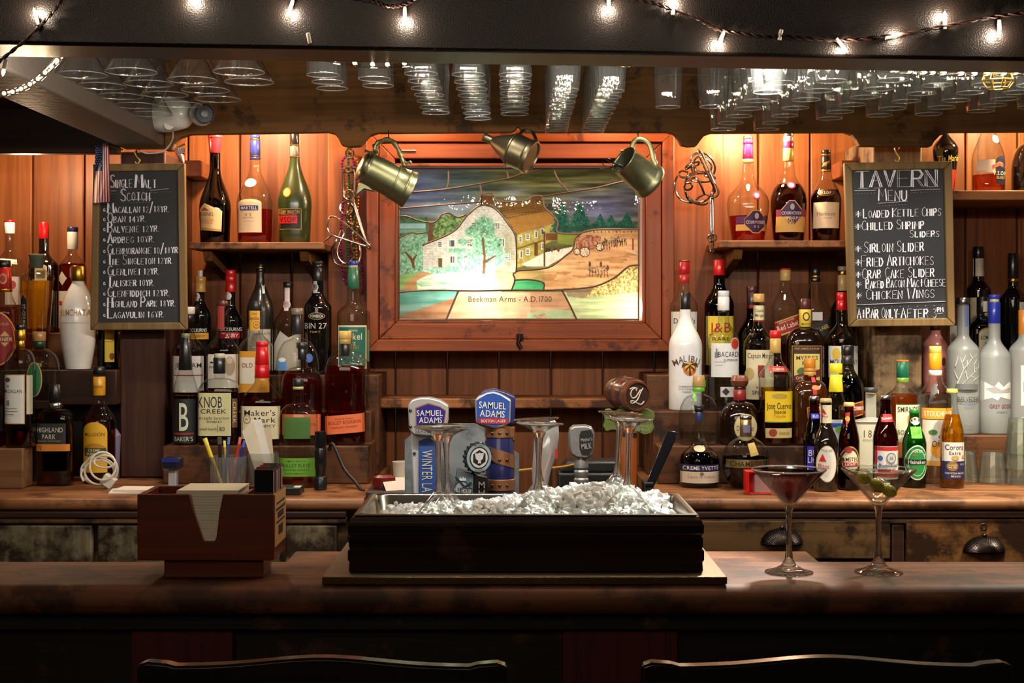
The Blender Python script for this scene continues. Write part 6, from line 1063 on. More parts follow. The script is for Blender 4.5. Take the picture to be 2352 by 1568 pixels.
marks(T, 'front_panel', [p([(1053, 1071), (1089, 1080), (1087, 1158), (1046, 1158)], (100, 124, 140)), e(1064, 1116, 19, 22, (50, 60, 70)), e(1064, 1116, 16, 19, (150, 170, 180)), p([(1058, 1090), (1060, 1084), (1063, 1089), (1067, 1084), (1069, 1089), (1073, 1086), (1073, 1094), (1058, 1094)], (220, 226, 226)), p([(1047, 1086), (1051, 1084), (1073, 1108), (1070, 1112)], (40, 46, 52)), p([(1084, 1096), (1087, 1100), (1062, 1116), (1060, 1112)], (40, 46, 52)),
       r(1046, 1110, 1087, 1122, (50, 60, 70)), t('MILL HOUSE', 1066, 1116, 39, 9, (220, 226, 226), .12), t('BREWING', 1066, 1132, 34, 8, (220, 226, 226), .12), t('M', 1108, 1103, 15, 15, (150, 150, 150)), t('H', 1108, 1121, 15, 14, (150, 150, 150)), t('B', 1108, 1138, 13, 13, (150, 150, 150))], -.0122)
T.location.y -= .062
gm = Matrix.Translation(Vector(tz(T, 1096, 1043, -.004))) @ Matrix.Rotation(.55, 4, 'Z') @ Matrix.Rotation(math.pi/2, 4, 'X'); R = 34*ST
mb = MB(); rows = []
for zz in (0, .010): rows.append([((R*(1.06 if (i//2) % 2 else .97))*math.cos(i*math.pi/36), (R*(1.06 if (i//2) % 2 else .97))*math.sin(i*math.pi/36), zz) for i in range(72)])
mb.grid(rows, paint((44, 46, 50), .4), True, gm, True, True); gb = mb.build('toothed_badge', T)
k = 1/34
def gf(a, b, l): v = gm @ Vector((a*R*k, -b*R*k, .0102+l)); return tuple(v)
label_mesh([e(0, 0, 32, 32, (150, 176, 190)), e(0, 0, 25, 25, (28, 30, 32)), e(0, 0, 22, 22, (216, 220, 220)), p([(0, -18), (16, -9), (16, 9), (0, 18), (-16, 9), (-16, -9)], (28, 30, 32)), p([(0, -10), (12, -11), (9, 2), (3, 6), (4, 13), (0, 11), (-4, 13), (-3, 6), (-9, 2), (-12, -11)], (216, 220, 220)), e(0, -9, 3, 3, (216, 220, 220)), t('BREWING', 0, 28.5, 26, 5, (28, 30, 32)), t('MECHANIC', 0, -28.5, 28, 5, (28, 30, 32))], gf, ink, .0003).build('emblem', gb, smooth=False, fix=False)
T = tap('curved chrome beer tap handle behind the middle upturned glasses', 1250)
for_pts = [(0, 1.0), (.3, 1.0), (.75, 1.0)]
mb = MB(); rows = []
for y, c, w in ((1159, 1240, 15), (1120, 1240, 17), (1080, 1244, 22), (1040, 1252, 27), (1000, 1256, 29), (975, 1256, 27), (963, 1255, 18)):
    rows.append([tz(T, c+w*math.cos(a), y, w*ST*.7*math.sin(a)) for a in [i*math.pi/14 for i in range(28)]])
mb.grid(rows, paint((224, 224, 222), .1, .55, .6), True, None, True, True).build('shaft', T)
marks(T, 'side_emblem', [e(1240, 1022, 5, 14, (170, 130, 70)), e(1277, 1040, 4, 12, (170, 50, 50))], -.018)
T = tap('hammered silver beer tap handle with a black inset', 1335)
hs = paint((150, 150, 152), .36, .6, 0, .6)
MB().lathe([(14*ST, 0), (15*ST, z(1150)), (15*ST, z(1112)), (17*ST, z(1108)), (17*ST, z(1100)), (14*ST, z(1096)), (17*ST, z(1090)), (17*ST, z(1082)), (14*ST, z(1078)), (17*ST, z(1073)), (16*ST, z(1062)), (13*ST, z(1052)), (12*ST, z(1046))], hs, 28).build('stem', T)
rr = [(1305+a, 975+b) for a, b in ((0, 22), (3, 8), (12, 1), (40, 0), (54, 4), (60, 16), (59, 50), (54, 70), (42, 77), (18, 75), (5, 66), (1, 50))]
plate(MB(), T, rr, -.016, .016, hs).build('head', T, .004)
marks(T, 'inset', [p([(1334, 988), (1356, 985), (1361, 996), (1360, 1028), (1352, 1044), (1336, 1043), (1330, 1028), (1330, 998)], (24, 24, 26)), t("Mother's", 1346, 1007, 26, 8, (170, 170, 172), -.12), t('MILK', 1346, 1022, 24, 13, (170, 170, 172), -.12)], -.0163)
T = tap('beer tap handle with a wooden barrel above a green lobed plaque', 1445)
plate(MB(), T, [(1424, 990), (1463, 992), (1462, 1159), (1428, 1159)], -.008, .012, wood((120, 60, 20), (160, 86, 34), 'Z', .3, coat=.4)).build('shaft', T, .002)
plate(MB(), T, [(1385, 948), (1389, 938), (1400, 936), (1408, 944), (1420, 938), (1470, 938), (1486, 936), (1500, 944), (1503, 956), (1497, 966), (1502, 980), (1494, 994), (1478, 998), (1462, 990), (1404, 986), (1390, 990), (1384, 976), (1388, 962)], -.018, -.0085, paint((96, 112, 50), .5)).build('plaque', T, .002)
marks(T, 'lettering', [t('LAWRENCE', 1476, 977, 38, 7, (150, 160, 120)), t('COMPANY', 1474, 985, 36, 7, (150, 160, 120))], -.0182)
bm_ = Matrix.Translation(Vector(tz(T, 1432, 903, .02))) @ (Vector((.42, -1, -.06))).to_track_quat('Z', 'Y').to_matrix().to_4x4(); bw = wood((84, 46, 30), (112, 64, 40), 'Z', .3, coat=.4)
mb = MB(); mb.lathe([(31*ST, -.03), (37*ST, 0), (39*ST, .025), (37*ST, .05), (34*ST, .066), (30*ST, .066), (29*ST, .0625), (1*ST, .0625)], bw, 40, bm_); mb.build('barrel', T)
mb = MB()
for a, b in ((.0, .012), (.038, .050)): mb.lathe([(39.3*ST*.97, a), (39.6*ST, a+.002), (39.2*ST, b-.002), (38*ST*.97, b)], paint((60, 34, 40), .3, 0, .5), 40, bm_, False, False)
mb.build('hoops', T)
def bf(a, b, l): v = bm_ @ Vector((a*ST, -b*ST, .0632+l)); return tuple(v)
rim_pts = [(30*math.cos(i*math.pi/20), 30*math.sin(i*math.pi/20)) for i in range(40)]
bz = Vector(bm_ @ Vector((0, 0, 0))); up_test = (bm_.to_3x3() @ Vector((0, 1, 0))).z; rt_test = (bm_.to_3x3() @ Vector((1, 0, 0))).x
def bf(a, b, l):
    n = (bm_.to_3x3() @ Vector((0, 0, 1))).normalized(); ux = Vector((0, 0, 1)).cross(n).normalized(); uy = n.cross(ux); c = bm_ @ Vector((0, 0, .0632+l)); return tuple(c+ux*(a*ST)-uy*(b*ST))
mb = label_mesh([p(rim_pts, (50, 28, 20))], bf, ink, .0002); cs = []
for pl in ([(-2, -12), (-6, -18), (-14, -14), (-17, -4), (-12, 4), (-4, 2), (2, -6), (8, -14)], [(-20, -16), (-10, -20), (0, -17)], [(14, -18), (8, -8), (2, 6), (-6, 14), (-14, 16), (-16, 11), (-9, 11), (0, 16), (10, 19), (18, 12)]): mb.tube(smooth_pts([Vector(bf(a, b, .0008)) for a, b in pl], 5), .0014, paint((206, 196, 176), .5), 6)
mb.build('monogram', T, fix=False)
galv = wood((104, 112, 118), (134, 142, 148), 'Y', .4, (92, 98, 102), .4, .25)
o = MB().prism([(X(a, 3.17), Z(b, 3.17)) for a, b in ((930, 1182), (930, 1010), (960, 985), (1010, 972), (1090, 972), (1130, 990), (1165, 1026), (1192, 1042), (1192, 1182))], 3.165, 3.175, galv).box(X(930, 3.17), X(1192, 3.17), 3.1645, 3.176, 0, Z(1180, 3.17), black).build('metal_splash_panel'); tag(o, 'mottled grey metal panel standing behind the beer taps', 'panel')
# ------------------------------------------------------------------ things on the low middle counter
o = MB().box(X(838, 3.6), X(948, 3.6), 3.62, 3.85, .9305, 1.085, paint((40, 30, 26), .5)).build('cash_drawer', bevel=.004); tag(o, 'dark low box with papers at the end of the whiskey counter', 'box')
o = MB().lathe([(.026, 0), (.030, .012), (.028, .028), (.018, .034)], paint((104, 22, 20), .3, 0, .4), 24, Matrix.Translation((X(882, 3.68), 3.68, 1.0855)) @ Matrix.Diagonal((1, .7, 1, 1))).build('red_stamp'); tag(o, 'dark red rounded desk stamp on the low box', 'stamp')
for i, (a, b, c, rz, lab) in enumerate(((905, 3.66, 1.0855, .5, 'folded white paper slip on the low box beside the red stamp'), (922, 3.74, 1.0855, -.3, 'folded white paper slip on the low box behind the red stamp'))):
    M = Matrix.Translation((X(a, b), b, c)) @ Matrix.Rotation(rz, 4, 'Z')
    tag(MB().add([(-.03, -.02, .0), (.03, -.02, 0), (.025, 0, .022), (-.03, 0, .020), (.03, .02, 0), (-.03, .02, 0)], [(0, 1, 2, 3), (3, 2, 4, 5)], paint((214, 196, 180), .7), M).build('paper_slip', smooth=False), lab, 'paper')
o = MB().lathe([(.024, 0), (.027, .05), (.028, .055), (.025, .055), (.023, .004)], paint((200, 190, 170), .4), 24, Matrix.Translation((X(926, 3.80), 3.80, 1.0855))).build('white_cup'); tag(o, 'small off white cup on the low box behind the tap handles', 'cup')
T = thing('card_terminal', 'low black electronic machine behind the silver tap handle', 'machine', (X(1370, 3.75), 3.75, .9305))
MB().box(-.10, .10, -.06, .09, 0, Z(1085, 3.7)-.93, paint((24, 24, 26), .4)).build('body', T, .006)
MB().prism([(-.095, Z(1085, 3.7)-.9295), (.095, Z(1085, 3.7)-.9295), (.075, Z(1060, 3.7)-.93), (-.075, Z(1060, 3.7)-.93)], -.055, .05, paint((36, 36, 38), .35)).build('lid', T, .005)
tag(MB().tube(smooth_pts([P(1190, 1080, 3.55), P(1230, 1076, 3.56), P(1290, 1072, 3.6), P(1330, 1064, 3.69), P(1345, 1070, 3.69)], 6), .003, paint((190, 140, 50), .4), 6).build('yellow_cord'), 'yellow cord running over the black machine', 'cord')
T = thing('pos_monitor', 'black screen leaning back at the end of the rum counter', 'screen', P(1489, 1117, 3.62))
MB().add([tuple(P(a, b, d)-T.location) for a, b, d in ((1481, 1117, 3.60), (1502, 1117, 3.60), (1560, 992, 3.70), (1532, 988, 3.70), (1481, 1117, 3.625), (1502, 1117, 3.625), (1560, 992, 3.725), (1532, 988, 3.725))], [(0, 1, 2, 3), (7, 6, 5, 4), (0, 4, 5, 1), (1, 5, 6, 2), (2, 6, 7, 3), (3, 7, 4, 0)], paint((8, 9, 13), .16)).build('panel', T, .002)
MB().box(-.012, .012, -.015, .05, .9305-T.location.z, .012, black).build('stand', T, .003)
# ------------------------------------------------------------------ small things on the whiskey counter
def cyl_thing(name, label, cat, px, yb, parts, rot=None):
    d = (CZ-ZC)*F/(yb-YH); T = thing(name, label, cat, (X(px, d), d, ZC+.0006)); return T, d/F
T, s = cyl_thing('pen_cup', 'ribbed clear glass holding pens on the whiskey counter', 'glass', 524, 1128, None)
MB().lathe([(.033, 0), (.040, .003), (.043, .03), (.045, .088), (.043, .088), (.041, .03), (.037, .007)], thin_glass((226, 226, 226), 1.6, .5, .0, .14), 60, None, True, True, rib=30, ribamp=.02).build('glass', T, fix=False)
dq = T.location.y
for i, (x0, y0, x1, y1, c, lab, th) in enumerate(((512, 1110, 470, 1006, (226, 206, 40), 'yellow highlighter leaning to one side of the pen cup', .0052), (508, 1110, 504, 1004, (24, 22, 22), 'black marker standing in the pen cup', .0050), (516, 1110, 526, 1004, (60, 80, 150), 'blue pencil with eraser standing in the pen cup', .0032), (524, 1110, 515, 1012, (206, 186, 60), 'yellow pencil standing in the pen cup', .0032), (530, 1110, 552, 1004, (190, 60, 60), 'red and white pen leaning in the pen cup', .0036), (536, 1110, 562, 1012, (40, 50, 150), 'dark blue pen leaning in the pen cup', .0036))):
    z0 = ZC+.014; a = Vector((X(x0, dq)+(0), dq-.012+.005*i, z0)); b = P(x1, y1, dq-.012+.005*i)
    o = MB().tube([a, a+(b-a)*.86], th, paint(c, .35), 10).tube([a+(b-a)*.86, b], th*1.08, paint(tuple(min(255, v+60) for v in c) if i else (236, 226, 90), .35), 10).build('pen'); tag(o, lab, 'pen', 'pens in the ribbed glass')
T, s = cyl_thing('tumbler', 'clear tumbler stuffed with paper slips beside the pen cup', 'glass', 604, 1126, None); dq = T.location.y
MB().lathe([(.032, 0), (.034, .003), (.042, .095), (.0405, .095), (.033, .008)], thin_glass((236, 238, 236), 1.5, .5, .0, .07), 40).build('glass', T, fix=False)
for i, (poly, c, lab) in enumerate((([(556, 990), (582, 968), (610, 1080), (590, 1092)], (226, 216, 190), 'cream paper slip standing in the tumbler, frontmost'), ([(575, 964), (600, 962), (628, 1072), (604, 1084)], (232, 226, 214), 'white paper slip standing in the tumbler, tallest'), ([(600, 985), (622, 978), (632, 1085), (612, 1090)], (206, 190, 160), 'tan receipt standing in the tumbler at its rim'))):
    yq = dq-.008+.008*i; o = MB().prism([(P(a, b, yq).x, P(a, b, yq).z) for a, b in poly], yq-.0008, yq, paint(c, .8)).build('paper_slip'); tag(o, lab, 'paper', 'paper slips in the tumbler')
T, s = cyl_thing('flashlight', 'black flashlight standing upright beside the green label rye', 'flashlight', 736, 1124, None); bk = paint((18, 20, 22), .3, 0, .5)
MB().lathe([(.014, 0), (.0165, .002), (.0165, .030), (.014, .034)], bk, 28).build('tail', T)
MB().lathe([(.0125, .034), (.0125, .05), (.0150, .055), (.0150, .100), (.0135, .104)], bk, 28).build('barrel', T)
MB().lathe([(.0135, .104), (.0145, .108), (.0145, .146), (.012, .147)], bk, 28).build('head', T)
o = MB().box(X(640, 3.66), X(694, 3.66), 3.62, 3.70, ZC+.0006, ZC+.017, paint((20, 20, 22), .35)).box(X(672, 3.62), X(688, 3.62), 3.63, 3.66, ZC+.017, ZC+.019, paint((190, 190, 186), .5)).build('remote_control', bevel=.004); tag(o, 'black remote lying on the counter in front of the green label rye', 'remote')
tag(MB().tube(smooth_pts([Vector((X(756, 3.84), 3.842, 1.165)), P(765, 1020, 3.83), P(790, 1075, 3.80), P(815, 1105, 3.76), P(829, 1124, 3.72), P(836, 1128, 3.70)], 6), .0045, black, 8).build('power_cord'), 'black power cord draped down to the end of the whiskey counter', 'cord')
T, s = cyl_thing('stapler', 'blue and chrome stapler standing on the whiskey counter behind the napkin caddy', 'stapler', 398, 1128, None); bl = paint((36, 50, 130), .35, 0, .3)
MB().box(-.022, .022, -.03, .03, 0, .012, bl).build('base', T, .003); MB().box(-.010, .010, -.012, .012, .0121, .055, silv).build('magazine', T, .002); MB().box(-.022, .020, -.028, .028, .0551, .085, paint((24, 28, 50), .3, 0, .3)).build('arm', T, .005); MB().box(-.022, .020, -.030, -.0285, .075, .085, bl).build('trim', T)
wc = paint((214, 208, 190), .45)
o = MB()
for k, (cx, cy_, rx, ry, dd) in enumerate(((232, 1078, 38, 36, 3.76), (228, 1084, 34, 28, 3.752), (236, 1070, 30, 32, 3.744), (226, 1082, 40, 30, 3.768), (240, 1060, 24, 14, 3.738))):
    o.tube([P(cx+rx*math.cos(a), min(cy_+ry*math.sin(a), 1116), dd+.008*math.sin(a+k)) for a in [i*math.pi/16 for i in range(32)]], .0028, wc, 8, True)
o.tube(smooth_pts([P(192, 1076, 3.75), P(186, 1090, 3.745), P(192, 1105, 3.74)], 5), .0028, wc, 8)
T = tag(o.build('charging_cable'), 'loosely coiled white charging cable leaning on the yellow label bottle', 'cable')
o = MB().box(-.016, .016, -.012, .012, 0, .030, paint((226, 220, 206), .4), Matrix.Translation((X(242, 3.765), 3.765, ZC+.006)) @ Matrix.Rotation(.6, 4, 'Y')).build('charger_plug', bevel=.003); tag(o, 'white charger plug inside the coiled cable', 'plug')
for x0, x1, y0, y1, z, lab, rz in ((-.075, .055, -.045, .045, ZC+.0006, 'white envelope lying on the counter, lowest of the paper pile', .15), (-.06, .05, -.04, .04, ZC+.0052, 'cream folded paper lying on top of the white envelope', -.1)):
    o = MB().box(x0, x1, y0, y1, 0, .004, paint((216, 204, 190), .7), Matrix.Translation((X(325, 3.69), 3.69, z)) @ Matrix.Rotation(rz, 4, 'Z')).build('envelope'); tag(o, lab, 'envelope')
o = MB().prism([(X(256, 3.97), ZC+.0006), (X(268, 3.97), ZC+.0006), (X(272, 3.97), Z(1000, 3.97)), (X(262, 3.97), Z(985, 3.97))], 3.93, 3.995, paint((150, 140, 170), .5)).build('folded_leaflet'); tag(o, 'thin leaflet leaning against the pillar beside the yellow label bottle', 'leaflet')
# red holder and tumblers on the right counter
T = thing('red_holder', 'bright red plastic bracket with a clear plastic insert on the rum counter', 'holder', (X(1742, 3.66), 3.66, ZC+.0006)); rd = paint((206, 26, 24), .3, 0, .3)
MB().box(-.034, -.026, -.022, .022, 0, .056, rd).box(-.0259, .03, .016, .022, 0, .056, rd).box(-.0259, .03, -.022, .0159, 0, .003, rd).box(-.0259, -.004, -.022, .0159, .052, .056, rd).build('bracket', T, .001)
MB().box(-.012, .03, -.016, .012, .0031, .046, thin_glass((236, 214, 214), 1, .3, .1, .4)).build('insert', T, .002)
def tumbler(px, yb, label, z0=0.0006, h=.082, rt=.030, rb=.040, d=None):
    d = d or (CZ-ZC)*F/(yb-YH); T = thing('tumbler', label, 'glass', (X(px, d), d, ZC+z0), 'upturned tumblers on the counter')
    MB().lathe([(rb*.97, 0), (rb, .001), (rb*.985, .006), (rt*1.02, h-.004), (rt, h), (rt*.5, h-.001), (rt*.9, h-.010), (rb*.93, .006), (rb*.95, 0)], thin_glass((240, 244, 236), 1.6, .45, .0, .06), 48, None, False, False, rib=8, ribamp=.018).build('glass', T, fix=False)
tumbler(2281, 1108, 'upturned clear tumbler standing between the lager bottle and the stacked tumblers')
tumbler(2214, 1105, 'upturned clear tumbler half hidden behind the golden lager bottle')
tumbler(2344, 1111, 'upturned clear tumbler at the bottom of the front stack', h=.092)
tumbler(2344, 1111, 'upturned clear tumbler stacked second in the front stack', .040, h=.092)
tumbler(2344, 1111, 'upturned clear tumbler on top of the front stack', .080, h=.092)
# ------------------------------------------------------------------ napkin caddy
cw = wood((84, 30, 14), (104, 42, 20), 'X', .38, bump=.1, coat=.25)
T = thing('napkin_caddy', 'reddish wooden napkin caddy on the bar', 'caddy', (X(472, 2.36), 2.36, 1.1006))
x0, x1 = X(315, 2.33)-T.location.x, X(629, 2.33)-T.location.x; zb_, zt = Z(1287, 2.33)-1.1006, Z(1135, 2.33)-1.1006
c = lambda x, y: (X(x, 2.33)-T.location.x, Z(y, 2.33)-1.1006)
u = [(x0, zb_), (x1, zb_), (x1, zt), c(512, 1135), c(503, 1180), c(497, 1232), c(493, 1243), c(470, 1243), c(465, 1239), c(445, 1180), c(435, 1135), (x0, zt)]
MB().prism(u, -.03, -.022, cw).build('front_board', T, .0015)
MB().box(x0, x1, .082, .09, zb_, zt, cw).build('back_board', T, .0015)
for a in (x0, x1-.008): MB().box(a, a+.008, -.0218, .0818, zb_, zt, cw).build('side_board', T, .0015)
MB().box(x0+.008, x1-.008, -.0218, .0818, zb_, zb_+.008, cw).build('bottom_board', T)
for a in (X(404, 2.36), X(560, 2.36)): MB().box(a-T.location.x-.003, a-T.location.x+.003, -.0218, .0818, zb_+.008, zt-.004, cw).build('divider', T)
MB().box(X(380, 2.36)-T.location.x, X(607, 2.36)-T.location.x, -.01, .07, 0, zb_-.0003, cw).build('foot', T, .002)
mb = MB(); sx = x1; bk2 = paint((36, 22, 14), .6); lit_wood = paint((196, 150, 96), .6)
mb.box(sx+.0002, sx+.0012, -.025, .085, zb_+.02, zt-.002, lit_wood)  # orange-lit side wood put into the colour of a thin sheet
for (a, b, z0_, z1_) in ((-.015, .075, .075, .079), (-.012, .07, .055, .058), (0, .06, .062, .072), (.01, .05, .035, .050), (-.01, .07, .085, .088)): mb.box(sx+.0013, sx+.0017, a, b, zb_+z0_, zb_+z1_, bk2)
mb.build('lit_side_stamp', T)
napm = paint((240, 230, 206), .85); n_ = 42; h = (zt+.006-zb_-.009)/n_
for i in range(n_):
    j = random.uniform(-.0012, .0012); xa, xb = X(412, 2.36)-T.location.x+T.location.x+j, X(552, 2.36)+j; zz = T.location.z+zb_+.0085+h*i
    o = MB().box(xa, xb, 2.36-.0205, 2.36+.078, zz, zz+h*.86, napm).build('napkin'); tag(o, 'topmost folded cream napkin in the caddy' if i == n_-1 else 'folded cream napkin in the caddy stack below the top one', 'napkin', 'napkins in the caddy')
for i in range(9):
    yq = 2.342+.0102*i; lx = X(584, 2.342); wx = X(627, 2.342)-lx; z0 = 1.1006+zb_+.0085
    o = MB().box(lx, lx+wx, yq, yq+.0072, z0, Z(1078-1.2*(i % 3), 2.345), paint((14, 13, 14), .2, 0, .5)).box(lx+wx+.0002, lx+wx+.0012, yq+.001, yq+.006, z0+.02, Z(1084, 2.345), paint([(190, 190, 186), (40, 40, 40), (170, 30, 36), (210, 206, 200), (30, 90, 60)][i % 5], .5)).build('matchbook', bevel=.0006)
    tag(o, 'black matchbook standing in the caddy, %s of the row' % (['frontmost', 'second', 'third', 'fourth', 'middle', 'sixth', 'seventh', 'second from the back', 'rearmost'][i]), 'matchbook', 'matchbooks in the caddy')
# ------------------------------------------------------------------ drip tray, ice box, ice, upturned glasses
trm = metal((116, 103, 86), .5, .3)
xa, xb = X(740, 2.295), X(1670, 2.295)
T = thing('drip_tray', 'worn stainless tray under the wooden ice box', 'tray', (0, 2.47, 1.1006))
MB().box(xa, xb, -.172, .172, 0.004, .0114, trm).build('plate', T, .001)
MB().box(xa, xb, -.1765, -.1722, 0, .0114, metal((150, 120, 80), .25, .2)).build('front_lip', T, .0008)
mb = MB()
for a in (1075, 1090, 1255, 1440, 1478, 1515): mb.lathe([(.0024, 0), (.0024, .0006)], paint((20, 16, 12), .6), 10, Matrix.Translation((X(a, 2.29), -.1767, .006)) @ Matrix.Rotation(math.pi/2, 4, 'X'))
mb.build('screw_holes', T)
bx0, bx1, by0, by1 = X(806, 2.335), X(1610, 2.335), 2.335, 2.625
ebony = wood((20, 10, 7), (40, 22, 14), 'X', .2, (62, 36, 18), .08, bump=.15, coat=.5); ebony_y = wood((20, 10, 7), (40, 22, 14), 'Y', .2, bump=.15, coat=.5)
T = thing('ice_box', 'dark molded wooden box holding ice on the bar', 'ice box', ((bx0+bx1)/2, (by0+by1)/2, 1.1123)); hx, hy = (bx1-bx0)/2, (by1-by0)/2; HT = Z(1186, 2.335)-1.1123
sec = [(0, 0), (.003, .002), (.002, .016), (.0045, .020), (.0045, .034), (.0015, .037), (.003, .042), (.003, .054), (.0005, .057), (.004, .062), (.0045, HT-.014), (.002, HT-.010), (.0015, HT-.006), (-.003, HT-.001), (-.012, HT), (-.014, HT-.01), (-.014, 0)]
mb = MB(); cor = lambda o_: [(-hx-o_, -hy-o_), (hx+o_, -hy-o_), (hx+o_, hy+o_), (-hx-o_, hy+o_)]
for i in range(4):
    j = (i+1) % 4; rows = []
    for o_, z_ in sec: k = cor(o_); rows.append([(k[i][0], k[i][1], z_), (k[j][0], k[j][1], z_)])
    mb.grid(rows, ebony if i % 2 == 0 else ebony_y, False)
mb.build('molded_sides', T, sharp=.4)
def rrect(hx, hy, r_, z_, n=6): return [(sx_*(hx-r_)+r_*math.cos(a0+i*math.pi/2/n), sy_*(hy-r_)+r_*math.sin(a0+i*math.pi/2/n), z_) for sx_, sy_, a0 in ((1, 1, 0), (-1, 1, math.pi/2), (-1, -1, math.pi), (1, -1, 3*math.pi/2)) for i in range(n+1)]
pan = metal((176, 172, 160), .22, .1); a, b = hx-.0125, hy-.0125
MB().grid([rrect(hx-.004, hy-.004, .006, HT+.0008), rrect(hx-.004, hy-.004, .006, HT+.0022), rrect(a, b, .02, HT+.0028), rrect(a-.003, b-.003, .022, HT), rrect(a-.012, b-.012, .03, HT-.06), rrect(a-.02, b-.02, .03, HT-.075)], pan, True, None, False, True).build('steel_pan', T, sharp=.9)
icem, nt, out = newmat('ice'); pb = N(nt, 'BsdfPrincipled'); pb.inputs['Base Color'].default_value = (.95, .97, .96, 1); pb.inputs['Roughness'].default_value = .1; pb.inputs['IOR'].default_value = 1.31; pb.inputs['Transmission Weight'].default_value = .3; nt.links.new(pb.outputs[0], out.inputs[0])
mb = MB(); ico = bmesh.new(); bmesh.ops.create_icosphere(ico, subdivisions=1, radius=1); iv = [v.co.copy() for v in ico.verts]; inf = [tuple(v.index for v in f.verts) for f in ico.faces]; ico.free()
def icez(x, y):
    return HT-.012+.010*math.exp(-((x-.10)/.09)**2-((y-.03)/.09)**2)+.030*math.exp(-((x-.14)/.13)**2-((y-.04)/.10)**2)+.010*math.exp(-((x+.03)/.10)**2-((y-.03)/.08)**2)+.004*math.sin(x*60)*math.sin(y*50)
rows = [[(x, y, icez(x, y)-.012) for x in np.linspace(-a+.022, a-.022, 40)] for y in np.linspace(-b+.022, b-.022, 20)]
mb.grid(rows, icem, False)
for i in range(1700):
    x, y = random.uniform(-a+.026, a-.026), random.uniform(-b+.024, b-.024)
    if x < -a+.06 and random.random() < .6: continue
    s = random.uniform(.0038, .0092)*(1.15 if x > 0 else 1)
    M = Matrix.Translation((x, y, icez(x, y)-.004+random.uniform(-.004, .004))) @ Matrix.Rotation(random.uniform(0, 6), 4, (random.random(), random.random(), 1)) @ Matrix.Diagonal((s*random.uniform(.8, 1.3), s*random.uniform(.6, 1.2), s*random.uniform(.6, 1.1), 1))
    mb.add([v*random.uniform(.78, 1.15) for v in iv], inf, icem, M)
o = mb.build('crushed_ice', sharp=.75); o.location = T.location; tag(o, 'heap of crushed ice filling the dark wooden ice box', 'ice', None, 'stuff')
CG = liquid((252, 254, 253), 1.399); BG = thin_glass((252, 253, 252), 1.0, .35)
def martini(label, loc, rot=None, flip=False):
    T = thing('martini_glass', label, 'glass', loc, None, rot)
    k = -1 if flip else 1
    MB().lathe([(.037, 0), (.039, .001), (.0385, .0025), (.024, .0065), (.012, .013), (.0068, .024)], CG, 40, None, True, False).build('foot', T)
    MB().lathe([(.0068, .024), (.0052, .036), (.0045, .060), (.0045, .085), (.0058, .100), (.0085, .108)], CG, 24, None, False, False).build('stem', T)
    MB().lathe([(.0085, .108), (.012, .112), (.030, .134), (.0595, .1665), (.0600, .1675), (.0586, .1675), (.029, .1355), (.011, .1145), (.002, .112)], BG, 56, None, False, True).tube([(.0594*math.cos(i*math.pi/28), .0594*math.sin(i*math.pi/28), .1675) for i in range(56)], .0011, RIMG, 6, True).build('bowl', T, sharp=1.2, fix=False)
    return T
for i, (px, py, d, tx, ty, lab) in enumerate(((1005, 977, 2.420, .03, -.02, 'upturned martini glass in ice by the white tap handle, nearer of the two'), (1024, 984, 2.541, -.03, -.03, 'upturned martini glass in ice by the white tap handle, farther of the two'), (1240, 970, 2.420, -.03, .03, 'upturned martini glass mid ice by the chrome tap handle, nearer of the two'), (1232, 960, 2.541, -.02, -.05, 'upturned martini glass mid ice by the chrome tap handle, farther of the two'), (1446, 960, 2.420, .0, .03, 'upturned martini glass in ice by the barrel tap handle, nearer of the two'), (1426, 946, 2.541, .0, .06, 'upturned martini glass in ice by the barrel tap handle, farther of the two'))):
    martini(lab, P(px, py, d), (math.pi+tx, ty, 0))
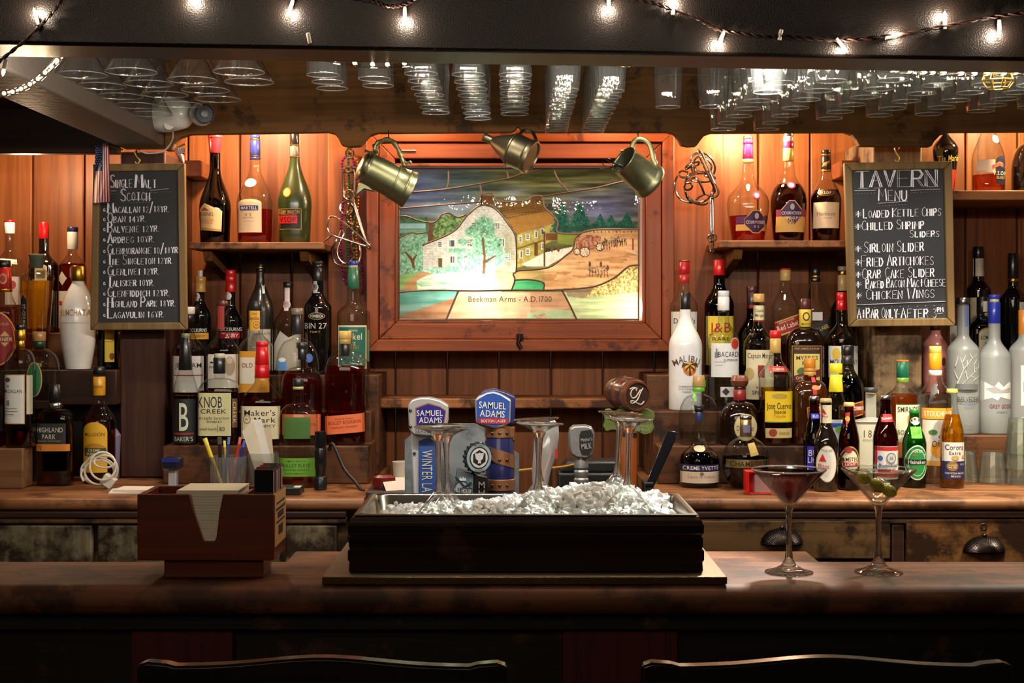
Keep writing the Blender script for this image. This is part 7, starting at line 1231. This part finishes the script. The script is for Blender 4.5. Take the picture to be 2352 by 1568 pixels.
# the two cocktails
zbar = 1.1006
T = martini('martini glass of dark red cocktail with a cherry on the bar', (X(1812, 2.396), 2.396, zbar)); lr = Vector(T.location)
dr = murky((150, 10, 10), (84, 0, 2), .6)
def drink(T, m, lvl): return MB().lathe([(.0015, .1125), (.0105, .1150), (.0285, .1355), (.0585-(.1675-lvl)*.96, lvl-.0004), (.0575-(.1675-lvl)*.96, lvl), (.001, lvl)], m, 48).build('drink', T)
drink(T, dr, .163)
o = MB().ball(lr+Vector((0, -.002, .1375)), .0145, gummy((236, 44, 26)), 24, 16).build('cherry'); tag(o, 'bright red cherry sunk in the dark red cocktail', 'cherry')
T = martini('martini glass of clear cocktail with olives on the bar', (X(2018, 2.40), 2.40, zbar)); lc = Vector(T.location)
drink(T, thin_glass((248, 248, 240), .7, .25), .163)
olm = gummy((196, 190, 74), .35); pit = paint((56, 50, 20), .5)
A0, B0 = P(1933, 1072, 2.37)-lc, P(2052, 1132, 2.385)-lc
for i, (f, lab) in enumerate(((.42, 'green olive highest on the cocktail pick'), (.68, 'green olive in the middle of the cocktail pick'), (.92, 'green olive lowest on the cocktail pick'))):
    c = lc+A0+(B0-A0)*f; M = Matrix.Translation(c) @ (B0-A0).to_track_quat('Z', 'Y').to_matrix().to_4x4()
    mb = MB().ball((0, 0, 0), .0098, olm, 24, 16, 1, 1, 1.32, M)
    for k in range(5):
        a = k*math.pi*2/5; e1 = c+Vector((.0055, -.0095, .001))
        mb.tube([e1+Vector((math.cos(a)*.0004, 0, math.sin(a)*.0004)), e1+Vector((math.cos(a)*.003, .0008, math.sin(a)*.003))], .0004, pit, 4)
    tag(mb.build('olive'), lab, 'olive', 'olives on the pick')
mb = MB().tube([lc+A0, lc+B0+(B0-A0)*.06], .0009, metal((170, 150, 70), .3), 6); mb.tube(smooth_pts([lc+A0, lc+A0+Vector((-.004, 0, .008)), lc+A0+Vector((-.002, 0, .014)), lc+A0+Vector((.003, 0, .010)), lc+A0+Vector((-.006, 0, .003)), lc+A0+Vector((-.001, 0, -.002))], 5), .0012, metal((170, 150, 70), .3), 6)
tag(mb.build('cocktail_pick'), 'thin knotted bamboo pick holding three olives in the clear cocktail', 'pick')
